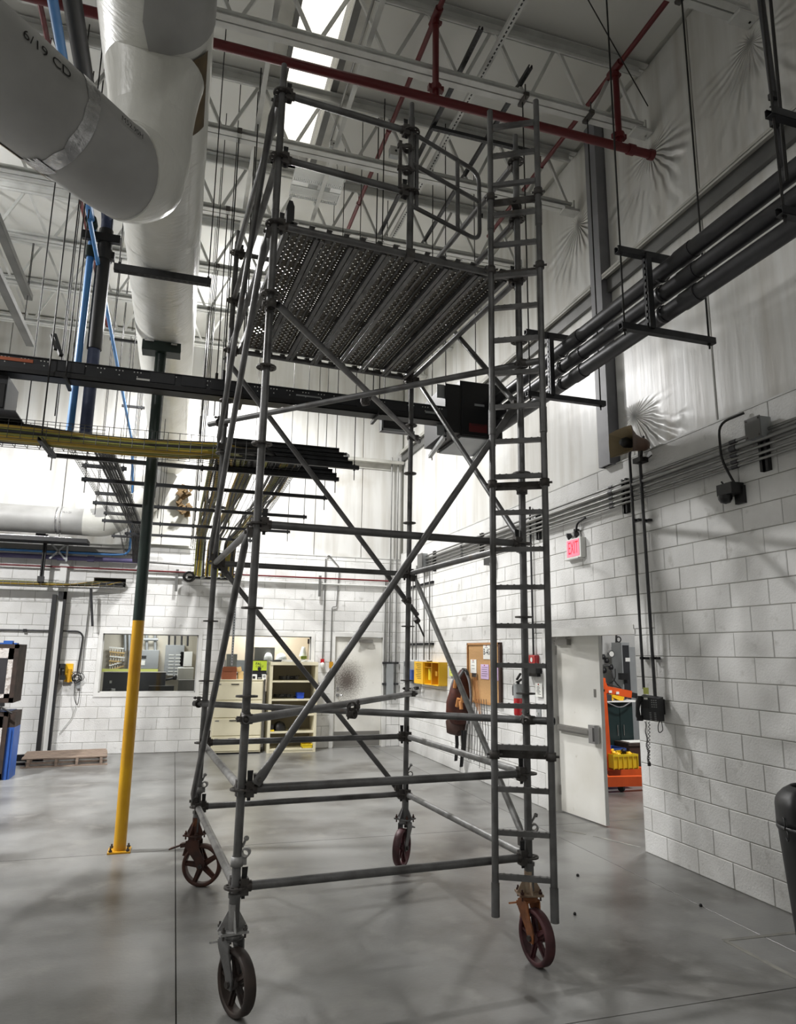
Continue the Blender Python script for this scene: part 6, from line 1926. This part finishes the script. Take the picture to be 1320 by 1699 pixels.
def helmet(tt, x, z):
    part('shell', 'black', tt, lambda b: b.lathe([(.12, 0), (.125, .05), (.10, .12), (.05, .16), (.001, .17)], (x+.06, FY+.2, z), (0, 0, 1), 14))
    part('can', 'panel_dark', tt, lambda b: b.tube([(x-.1, FY+.1, z), (x-.1, FY+.1, z+.12)], .04, 10))
    part('small_box', 'yellow_bin', tt, lambda b: b.bb((x-.16, FY+.04, z), (x-.06, FY+.08, z+.03)))
on_shelf('dark_gear', 'black', 'round dark gear and a can on the fourth shelf of the bookcase', 'gear', 463, 3, .3, .1, build=helmet)
# things on top
def box_on(nm, lb, cat, xa, ya_, xb, yb_, Y, d, m, extra=None):
    a_, c_ = at(xa, ya_, 1, Y), at(xb, yb_, 1, Y)
    tt = thing(nm, lb, cat, ((a_.x+c_.x)/2, Y+d/2, c_.z))
    part('box', m, tt, lambda b: b.bb((a_.x, Y, c_.z), (c_.x, Y+d, a_.z)))
    if extra: extra(tt, a_, c_, Y, d)
    return tt
def flaps(tt, a_, c_, Y, d):
    part('flap', 'cardboard', tt, lambda b: b.bar((a_.x+.01, Y-.03, a_.z-.02), (c_.x-.01, Y-.03, a_.z-.02), .004, .09, (0, -.35, 1)))
    part('flap', 'cardboard', tt, lambda b: b.bar((a_.x-.02, Y, a_.z), (a_.x-.02, Y+d, a_.z), .004, .10, (-.5, 0, 1)))
ztop = at(390, 1127.5, 1, FY+.02)
box_on('cardboard_box', 'reddish brown cardboard box on the file cabinet', 'box', 369, 1108, 392, 1127.3, FY+.03, .3, 'cardboard', flaps)
box_on('small_carton', 'small open kraft carton beside the brown box on the file cabinet', 'box', 395, 1114, 403, 1127.3, FY+.08, .15, 'kraft', lambda tt, a_, c_, Y, d: part('flap', 'kraft', tt, lambda b: b.bar((a_.x-.03, Y+.05, a_.z+.03), (a_.x+.06, Y+.05, a_.z+.05), .004, .08, (-.6, 0, 1))))
def greenx(tt, a_, c_, Y, d):
    part('lid', 'charcoal', tt, lambda b: b.bb((a_.x-.005, Y-.004, a_.z), (c_.x+.005, Y+d, a_.z+.012)))
    part('scribble', 'dark_green', tt, lambda b: b.text('PAL', .07, lambda x, y: ((a_.x+c_.x)/2+x-.02, Y-.003, a_.z-.06+y)))
    part('scribble', 'dark_green', tt, lambda b: b.text('CABLE', .05, lambda x, y: ((a_.x+c_.x)/2+x+.0, Y-.003, a_.z-.11+y)))
    part('round_hole', 'black', tt, lambda b: b.disc(((a_.x+c_.x)/2+.0, Y-.002, c_.z+.03), (0, 1, 0), .035, .006, 14))
    part('lower_part', 'black', tt, lambda b: b.bb((a_.x, Y+.01, c_.z-.16), (c_.x, Y+d, c_.z)))
box_on('green_carton', 'lime green carton with marker scribble on the file cabinet', 'box', 419, 1096, 442, 1112.5, FY+.16, .2, 'lime', greenx)
box_on('electronics_box', 'small white and black printed box in front of the lime carton, left one', 'box', 418, 1119, 426, 1127.2, FY+.04, .1, 'plate_white', lambda tt, a_, c_, Y, d: part('print', 'ink', tt, lambda b: b.bb((a_.x+.01, Y-.002, c_.z+.01), (c_.x-.03, Y, a_.z-.03))))
box_on('electronics_box', 'small black printed box in front of the lime carton, middle one', 'box', 427, 1120, 434, 1127.2, FY+.04, .1, 'black', lambda tt, a_, c_, Y, d: part('print', 'plate_white', tt, lambda b: b.bb((a_.x+.01, Y-.002, c_.z+.02), (c_.x-.01, Y, c_.z+.03))))
box_on('electronics_box', 'small white box with a round emblem, right one in front of the lime carton', 'box', 435, 1119, 441, 1127.2, FY+.04, .1, 'plate_white', lambda tt, a_, c_, Y, d: part('print', 'ink', tt, lambda b: b.ring(((a_.x+c_.x)/2, Y-.002, (a_.z+c_.z)/2+.01), (0, 1, 0), .012, .02, .004, 12)))
z = zt+.012
for i, (px, w, m, lb) in enumerate(((459, .16, 'charcoal', 'dark folder lying on top of the bookcase, left of three'), (474, .24, 'plate_white', 'white papers lying on top of the bookcase, middle of three'), (510, .22, 'plate_white', 'stack of pale papers on top of the bookcase, right of three'))):
    x = at(px, 1097, 1, FY+.1).x
    tt = thing('paper_stack', lb, 'papers', (x, FY+.15, z))
    for j in range(3):
        part('sheet', m, tt, lambda b: b.box((x+.01*j, FY+.13, z+.006+.012*j), (w-.02*j, .22, .010), Matrix.Rotation(.08*(j-1), 3, 'Z')))
# behind the right window
t = thing('inner_ledge', 'grey ledge with gauze boxes behind the right window of the back wall', 'ledge', (1.75, YB+.6, 1.0))
part('ledge_top', 'grey_box', t, lambda b: b.bb((.95, YB+.25, 1.38), (2.6, YB+.75, 1.42)))
part('ledge_front', 'grey_box', t, lambda b: b.bb((.95, YB+.72, 1.42), (2.55, YB+.75, 1.66)))
part('ledge_stand', 'grey_box', t, lambda b: (b.bb((1.0, YB+.3, 0), (1.05, YB+.7, 1.38)), b.bb((2.5, YB+.3, 0), (2.55, YB+.7, 1.38))))
part('mesh_box', 'kick', t, lambda b: b.bb((1.55, YB+.5, 1.42), (1.95, YB+.7, 1.92)))
part('grey_panel', 'grey_box', t, lambda b: b.bb((1.0, YB+.4, 1.42), (1.2, YB+.6, 1.78)))
def dome(x0_, x1_, yt, yb2, lb, cone=False):
    a_, c_ = at(x0_, yb2, 1, YB+.36), at(x1_, yb2, 1, YB+.36)
    tp = at((x0_+x1_)/2, yt, 1, YB+.36).z
    r = (c_.x-a_.x)/2; h = tp-a_.z
    tt = thing('plastic_dome', lb, 'plastic dome', ((a_.x+c_.x)/2, YB+.42, a_.z))
    pr = [(r, 0), (r*.55, h*.7), (r*.4, h), (.001, h)] if cone else [(r, 0), (r*.95, h*.4), (r*.7, h*.8), (r*.3, h), (.001, h)]
    part('shell', 'shade', tt, lambda b: b.lathe(pr, ((a_.x+c_.x)/2, YB+.36+r, a_.z), (0, 0, 1), 18))
    part('stand', 'shade', tt, lambda b: b.tube([((a_.x+c_.x)/2, YB+.36+r, 1.42), ((a_.x+c_.x)/2, YB+.36+r, a_.z+.01)], r*.5, 10))
dome(438, 453, 1083, 1096, 'white plastic dome behind the right window, left of three')
dome(458, 477, 1084, 1096, 'wide white plastic dome behind the right window, middle of three')
dome(497, 511, 1073, 1089, 'white plastic cone behind the right window, right of three', True)
a_ = at(504, 1091, 1, YB+.3)
tag(MB().bb((a_.x-.06, YB+.3, a_.z-.03), (a_.x+.06, YB+.34, a_.z+.03)).build('lime_note', 'lime'), 'lime green note at the foot of the white plastic cone', 'note')
for x in (1.0, 2.48):
    pass
sx = at(512, 1060, 1, YB+.26).x
t = thing('hanging_switch', 'small switch on a cord high behind the right window', 'switch', (sx, YB+.3, 1.9))
part('switch_body', 'dark_wood', t, lambda b: b.bb((sx-.02, YB+.25, 2.0), (sx+.02, YB+.28, 2.1)))
part('cord', 'rod', t, lambda b: b.tube([(sx, YB+.26, 2.0), (sx-.01, YB+.26, 1.7)], .005, 5))
# behind the left window: workshop
def ob(nm, lb, cat, xa, ya_, xb, yb_, Y, d, m, extra=None, foot=False):
    a_, c_ = at(xa, ya_, 1, Y), at(xb, yb_, 1, Y)
    tt = thing(nm, lb, cat, ((a_.x+c_.x)/2, Y+d/2, c_.z))
    part('body', m, tt, lambda b: b.panel((a_.x, Y+d, c_.z), (c_.x, Y, a_.z), 1, -1, .006))
    if foot: part('stand_leg', m, tt, lambda b: b.bb((a_.x+.04, Y+.02, 0), (c_.x-.04, Y+d-.02, c_.z)))
    if extra: extra(tt, a_, c_, Y)
    return tt
def grid(tt, a_, c_, Y):
    for i in range(2):
        for j in range(7):
            part('breaker', 'paper', tt, lambda b: b.bb((a_.x+.08+.14*i, Y-.008, a_.z-.22-.07*j), (a_.x+.19+.14*i, Y-.001, a_.z-.205-.07*j)))
def pan(tt, a_, c_, Y):
    part('panel_screen', 'paper', tt, lambda b: b.bb((a_.x+.1, Y-.006, a_.z-.32), (a_.x+.34, Y, a_.z-.22)))
    part('panel_text', 'ink', tt, lambda b: b.bb((a_.x+.1, Y-.006, a_.z-.18), (a_.x+.36, Y, a_.z-.12)))
    part('yellow_stripe', 'paper_lime', tt, lambda b: b.bb((a_.x-.5, Y-.006, a_.z-.46), (c_.x, Y, a_.z-.40)))
ob('breaker_panel', 'grey breaker panel seen through the left window, at right', 'electrical panel', 275, 1070, 303, 1120, 16.3, .3, 'grey_box', grid)
ob('control_panel', 'wide grey control cabinet seen through the left window, centre', 'electrical panel', 214, 1078, 262, 1110, 16.3, .3, 'grey_box', pan)
ob('conduit_box', 'pale box on conduits seen through the left window, right end', 'electrical box', 299, 1081, 318, 1106, 16.3, .3, 'plate_white')
ob('white_carton', 'white carton on a stand seen through the left window, lower right', 'box', 295, 1108, 320, 1128, 15.5, .3, 'paper', None, True)
ob('low_machine', 'long dark machine filling the bottom of the left window', 'machine', 172, 1116, 272, 1160, 15.0, .4, 'desk_dark', foot=True, extra=lambda tt, a_, c_, Y: (part('top_edge', 'kick', tt, lambda b: b.bb((a_.x, Y-.01, a_.z), (c_.x, Y+.4, a_.z+.01))), part('small_panel', 'paper', tt, lambda b: b.bb((a_.x+.12, Y-.01, a_.z-.2), (a_.x+.16, Y, a_.z-.15)))))
ob('dark_monitor', 'low black monitor on the sill inside the left window', 'monitor', 247, 1138, 288, 1150, 14.62, .1, 'black', foot=True)
ob('radiator', 'dark ribbed unit at the lower right of the left window', 'machine', 296, 1128, 322, 1152, 14.9, .3, 'kick', None, True)
t = thing('wall_hooks', 'rows of small hooked parts on the wall seen through the left window', 'hooks', at(190, 1090, 1, 16.55))
for r_ in range(6):
    for k in range(6):
        q = at(183+4.2*k+(.6*r_ if r_ < 3 else 0), 1074+7.5*r_-(1.2*k if r_ > 3 else -.4*k), 1, 16.5)
        part('hook', 'paper' if r_ % 2 == 0 else 'kraft', t, lambda b: (b.box(q, (.05, .04, .03)), b.bar(q, q+Vector((0, 0, -.08)), .012, .012)))
t = thing('office_pipes', 'grey pipes on the wall seen through the top of the left window', 'pipes', at(230, 1060, 1, 16.5))
for x in (207, 214, 221, 243, 257):
    part('pipe', 'grey_box', t, lambda b: b.tube([at(x, 1040, 1, 16.5), at(x+.5, 1080, 1, 16.5)], .03, 8))
part('pipe', 'grey_box', t, lambda b: b.tube([at(238, 1061, 1, 16.45), at(262, 1061, 1, 16.45)], .03, 8))
for x in (281, 291, 302, 312):
    part('pipe', 'conduit_dark', t, lambda b: b.tube([at(x, 1040, 1, 16.4), at(x-1, 1072, 1, 16.4)], .022, 8))
t = thing('desk_lamp', 'dark jointed arm with a knob before the white carton in the left window', 'lamp arm', at(285, 1125, 1, 15.2))
part('arm', 'black', t, lambda b: b.tube([at(274, 1128, 1, 15.2), at(290, 1125, 1, 15.2)], .022, 8))
part('knob', 'black', t, lambda b: b.lathe([(.001, -.05), (.05, -.03), (.05, .03), (.001, .05)], at(290, 1124, 1, 15.2), (1, 0, 0), 10))
for px, lb in ((180, 'small items on the inner sill of the left window, left'), (186, 'white card on the inner sill of the left window')):
    q = at(px, 1147, 1, YB+.17)
    tag(MB().bb((q.x-.04, YB+.15, WIN1[2]+.0), (q.x+.05, YB+.19, WIN1[2]+.06)).build('sill_item', 'plate_white' if px > 182 else 'desk_dark'), lb, 'small item')

# fire bell and conduits
p = bw(534.5, 1100, .03)
t = thing('fire_alarm', 'small red and white fire alarm on the back wall with a conduit', 'fire alarm', p)
part('box', 'red_gloss', t, lambda b: b.panel((p.x-.035, YB, p.z-.0), (p.x+.035, YB-.05, p.z+.08), 1, -1, .006))
part('strobe', 'plate_white', t, lambda b: b.lathe([(.001, .05), (.035, .03), (.045, 0), (.03, -.07), (.001, -.1)], (p.x, YB-.04, p.z-.03), (0, 0, 1), 12))
part('conduit', 'conduit', t, lambda b: b.tube([(p.x, YB-.03, p.z+.08), (p.x, YB-.03, 3.72)], .013, 8))
p = bw(548, 1098, .03)
t = thing('wall_conduit', 'bent grey conduit with a hook shape on the back wall left of the door', 'conduit', p)
part('conduit', 'conduit', t, lambda b: b.tube(bend([p, (p.x, YB-.03, 2.75), (p.x+.09, YB-.03, 2.74), (p.x+.13, YB-.03, 3.55), (p.x-.1, YB-.03, 3.8), (p.x-.16, YB-.03, 3.75)], .06), .011, 8))
part('box_end', 'yellow_dark', t, lambda b: b.bb((p.x-.02, YB-.05, p.z-.12), (p.x+.05, YB, p.z)))
# hanging tail of a slotted strut above the file cabinet
a_ = at(391, 985, 1, 14.02); c_ = at(383, 1104, 1, 14.02); a_.z = 3.2
strut_thing('slotted grey strut hanging down before the back wall above the brown box', (a_.x, 14.02, a_.z), (a_.x, 14.02, c_.z), m='grey_box')
# pipes along the back wall at left
pipe_run('purple pipe along the back wall at left under the white pipe', [(-8, 14.02, 3.475), (-.72, 14.02, 3.475)], .042, 'purple_pipe', extra=lambda t: [part('joint', 'purple_pipe', t, lambda b: b.tube([(x, 14.02, 3.475), (x+.12, 14.02, 3.475)], .055, 10)) for x in (-2.15, -1.65, -.78)])
pipe_run('grey conduit going on from the purple pipe behind the pole', [(-.72, 14.05, 3.475), (.3, 14.05, 3.45)], .022, 'conduit')
pipe_run('thin red pipe running along the whole back wall', [(-8, 14.08, 3.31), (4.35, 14.08, 3.31)], .017, 'red_pipe', extra=lambda t: [part('hanger', 'conduit', t, lambda b: (b.box((x, 14.09, 3.15), (.05, .03, .42)),)) for x in (-.05, 2.72)])
pipe_run('pale grey conduit under the red pipe along the back wall', [(-.6, 14.12, 3.2), (4.3, 14.12, 3.2)], .02, 'steel_white')
t = thing('pipe_bracket', 'black slotted bracket holding the pipes at the left of the back wall', 'bracket', (-2.42, 14.0, 3.2))
bx2 = at(72, 930, 1, 13.85).x
part('upright', 'black', t, lambda b: b.channel((bx2, 13.85, 3.02), (bx2-.0, 13.85, 3.86), .06, .05, .004, (0, -1, 0)))
part('clamp', 'black', t, lambda b: (b.box((bx2-.08, 13.82, 3.84), (.16, .1, .05)), b.box((bx2, 13.8, 3.05), (.1, .1, .1))))
part('lattice_plate', 'grey_box', t, lambda b: (b.bar((bx2+.08, 13.95, 3.44), (bx2+.34, 13.95, 3.72), .03, .03, (0, 1, 0)), b.bar((bx2+.08, 13.95, 3.72), (bx2+.34, 13.95, 3.44), .03, .03, (0, 1, 0)), b.bar((bx2+.08, 13.95, 3.74), (bx2+.36, 13.95, 3.74), .03, .03, (0, 1, 0)), b.bar((bx2+.36, 13.95, 3.4), (bx2+.36, 13.95, 3.74), .03, .03, (0, 1, 0))))
t = thing('pipe_trough', 'black and silver trough under the white pipe at the back left', 'trough', (-2.6, 13.8, 3.76))
part('trough_black', 'black', t, lambda b: b.bb((-5, 13.5, 3.70), (-1.62, 13.9, 3.77)))
part('trough_foil', 'foil', t, lambda b: b.bb((-5, 13.62, 3.77), (-1.9, 13.9, 3.80)))
part('trough_ledge', 'steel_grey', t, lambda b: b.bb((-5, 13.95, 3.60), (-.7, 14.14, 3.69)))
# cable tray along the wall at left
t = thing('cable_tray', 'wire tray with yellow and black cables entering a dark hole in the back wall', 'cable tray', (-2, 13.9, 2.95))
b = MB(); basket(b, [(-6, 13.9, 2.93), (-.98, 13.9, 2.93)], .22, .10, .12, .003, 4); stuff(b.build('wire_basket', 'wire', t))
for i in range(14):
    xh = HOLE[0]+.06+(HOLE[1]-HOLE[0]-.1)*i/13
    cable([(-6, 13.83+.01*i, 2.955+.012*(i % 4)), (xh-1.2, 13.83+.01*i, 2.96+.014*(i % 4)), (xh-.35, 13.86+.008*i, 2.98), (xh, 13.95, 3.06), (xh+.02, YB+.1, 3.08)], .014, ('cable_yellow' if i in (0, 6, 12) else 'cable_olive' if i == 3 else 'cable_black'), t, .3)
part('tray_bracket', 'conduit_dark', t, lambda b: (b.bar((at(150, 985, 1, 13.9).x, 13.9, 2.92), (at(148, 1045, 1, 13.9).x+.04, 13.98, 2.25), .04, .04),))
# steel column
def colx(x, y): return at(x, y, 1, 14.08).x
t = thing('steel_column', 'white steel column with black edges at the left of the back wall', 'column', (colx(72, 1248), 14.1, 0))
xa, xb, xc, xd = colx(60.5, 1246), colx(68, 1246), colx(79.5, 1246), colx(84, 1246)
part('web', 'plate_white', t, lambda b: b.bb((xb, 14.06, .0), (xc, 14.16, 3.3)))
part('left_edge', 'black', t, lambda b: b.bb((xa, 13.98, .0), (xb, 14.10, 2.80)))
part('right_edge', 'black', t, lambda b: b.bb((xc, 14.0, .0), (xd, 14.10, 2.86)))
part('cap_plate', 'black', t, lambda b: b.bb((xb+.02, 14.0, 2.72), (xd, 14.08, 2.86)))
part('upper_web', 'steel_white', t, lambda b: b.bb((xb-.02, 14.1, 3.3), (xc+.06, 14.16, 3.78)))
# conduits, pager
t = thing('wall_conduit', 'dark conduit bending down at the left of the back wall to the yellow pager', 'conduit', bw(60, 1046))
q = bw(128, 1118, .04)
part('conduit', 'conduit_dark', t, lambda b: b.tube(bend([(-7, YB-.04, bw(60, 1046).z), (q.x+.04, YB-.04, bw(60, 1046).z), (q.x, YB-.04, q.z)], .15), .014, 8))
part('clip', 'black', t, lambda b: (b.box((bw(42, 1046).x, YB-.04, bw(42, 1046).z), (.05, .05, .05)),))
q2 = bw(135, 1118, .04)
tag(MB().tube([(q2.x, YB-.04, q2.z), (q2.x+.02, YB-.04, 2.95)], .011, 6).build('wall_conduit', 'conduit'), 'thin conduit rising from the yellow pager to the wire tray', 'conduit')
t = thing('pager_phone', 'black handset on a yellow plate on the back wall at left', 'phone', bw(110, 1115))
a_, c_ = bw(110, 1101), bw(119, 1131)
part('back_plate', 'yellow', t, lambda b: b.bb((a_.x, YB-.03, c_.z), (c_.x, YB, a_.z)))
part('handset', 'black', t, lambda b: (b.tube([bw(103.5, 1103, .08), bw(103.5, 1127, .08)], .035, 10), b.box(bw(103.5, 1105, .09), (.1, .08, .08)), b.box(bw(104, 1124, .09), (.09, .08, .08))))
part('bracket', 'yellow_dark', t, lambda b: b.tube([bw(116, 1110, .05), bw(113, 1132, .05)], .03, 8))
part('handset_light', 'chrome', t, lambda b: b.disc(bw(105, 1112, .13), (0, 1, 0), .015, .01, 8))
t = thing('wire_coil', 'tangle of black wires hanging on the back wall beside the yellow pager', 'wires', bw(130, 1128))
stuff(part('coil', 'cable_black', t, lambda b: [b.tube(arc((q.x+random.uniform(-.02, .08), YB-.05-.008*i, q.z-.08+random.uniform(-.05, .04)), Vector((random.uniform(.04, .09), 0, 0)), Vector((0, 0, random.uniform(.03, .08))), 0, 2*PI, 12), .006, 5) for i in range(7)] and None))
part('loop', 'cable_black', t, lambda b: b.tube(bend([bw(119, 1115, .05), bw(124, 1118, .05), bw(123, 1160, .05), bw(128, 1172, .05), bw(131, 1160, .05), bw(133, 1130, .05)], .1), .006, 5))
part('tail', 'cable_grey', t, lambda b: b.tube(bend([bw(126, 1172, .03), bw(120, 1190, .03), bw(98, 1218, .02)], .3), .005, 5))
part('small_box', 'grey_box', t, lambda b: b.bb(bw(127, 1131, .06), bw(133, 1142, .0)))

# pallet
A = at(33, 1275.5, 2, 0); Bq = at(178, 1269, 2, 0)
t = thing('wood_pallet', 'weathered wooden pallet lying flat by the back wall', 'pallet', (A.x+.6, A.y+.4, 0))
dx = (Bq-A); dxn = dx.normalized(); dyn = Vector((-dxn.y, dxn.x, 0)); Lx = dx.length; Ly = .95
def pb(b, u0, u1, v0, v1, z0, z1):
    b.add([A+dxn*u+dyn*v+Vector((0, 0, z)) for z in (z0, z1) for u, v in ((u0, v0), (u1, v0), (u1, v1), (u0, v1))], [(0, 3, 2, 1), (4, 5, 6, 7), (0, 1, 5, 4), (1, 2, 6, 5), (2, 3, 7, 6), (3, 0, 4, 7)])
for i in range(7):
    part('deck_board', 'pallet_wood', t, lambda b: pb(b, random.uniform(0, .02), Lx-random.uniform(0, .03), Ly*i/7+.004, Ly*(i+.66)/7, .125+random.uniform(0, .004), .145))
for i in range(3):
    part('bottom_board', 'pallet_wood', t, lambda b: pb(b, 0, Lx, (Ly-.12)*i/2, (Ly-.12)*i/2+.11, 0, .018))
for u in (.08, Lx*.38, Lx*.62, Lx-.12):
    part('stringer', 'pallet_wood', t, lambda b: pb(b, u, u+.04, 0, Ly, .018, .125))
t = thing('black_bar', 'dark steel bars lying on the floor behind the pallet', 'bars', (A.x-.1, A.y+.6, 0))
part('bar', 'black', t, lambda b: b.bar((A.x-.6, A.y+.75, .06), (A.x+.2, A.y+.82, .06), .08, .10, (0, 0, 1)))
part('bar', 'black', t, lambda b: b.bar((A.x-.6, A.y+.35, .02), (A.x+.0, A.y+.38, .02), .05, .04, (0, 0, 1)))

# machine with two framed doors at the left edge
MY = 11.75
t = thing('furnace', 'blue-framed machine with two dark square doors at the left edge', 'furnace', (at(0, 1280, 1, MY).x-.4, MY+.4, 0))
def fdoor(xr, xs, yt, yb2, m_side, zlow):
    a_ = at(xr, yt, 1, MY); c_ = at(xr, yb2, 1, MY)
    x1 = a_.x; z1, z0 = a_.z, c_.z if zlow is None else zlow
    dpt = .55
    part('door_box', m_side, t, lambda b: b.bb((x1-1.2, MY+.02, z0), (x1, MY+dpt, z1)))
    d = part('door_rim', 'soot', t, lambda b: (b.bb((x1-1.2, MY-.02, z1-.06), (x1, MY+.03, z1)), b.bb((x1-.06, MY-.02, z0), (x1, MY+.03, z1)), b.bb((x1-1.2, MY-.02, z0), (x1, MY+.03, z0+.07))))
    MB().bb((x1-1.2, MY-.025, z1-.22), (x1-.06, MY+.0, z1-.06)).bb((x1-.13, MY-.025, z0+.07), (x1-.06, MY, z1-.06)).bb((x1-1.2, MY-.025, z0+.07), (x1-.06, MY, z0+.13)).build('fibre_seal', 'panel_rim', d)
    MB().bb((x1-1.2, MY-.03, z0+.13), (x1-.13, MY-.005, z1-.2)).build('door_plate', 'panel_dark', d)
    return x1, z0, z1
x1, z0, z1 = fdoor(33, 44, 1069, 1166, 'soot', None)
part('hinge_block', 'panel_blue', t, lambda b: b.bb((x1-.22, MY, z1), (x1-.1, MY+.1, z1+.05)))
part('top_rail', 'panel_blue', t, lambda b: b.bb((x1-1.2, MY+.03, z1-.005), (x1-.05, MY+.2, z1+.02)))
part('latch_arm', 'black', t, lambda b: (b.bar((x1-.5, MY-.04, z0-.03), (x1-.1, MY-.06, z0-.02), .04, .05), b.tube([(x1-.2, MY-.06, z0-.02), (x1+.02, MY-.1, z0-.14)], .014, 6)))
x2, z02, z12 = fdoor(15, 27, 1181, 1285, 'panel_blue', .02)
part('blue_post', 'panel_blue', t, lambda b: (b.bb((x2+.0, MY+.02, 0), (x2+.09, MY+.45, z12-.22)), b.bb((x2+.03, MY+.0, 0), (x2+.06, MY+.5, z12-.25))))
part('upper_post', 'soot', t, lambda b: b.bb((x2, MY+.02, z12-.22), (x2+.09, MY+.45, z12)))
part('link_frame', 'soot', t, lambda b: b.bb((x1-1.2, MY+.1, z12), (x1-.25, MY+.5, z0)))
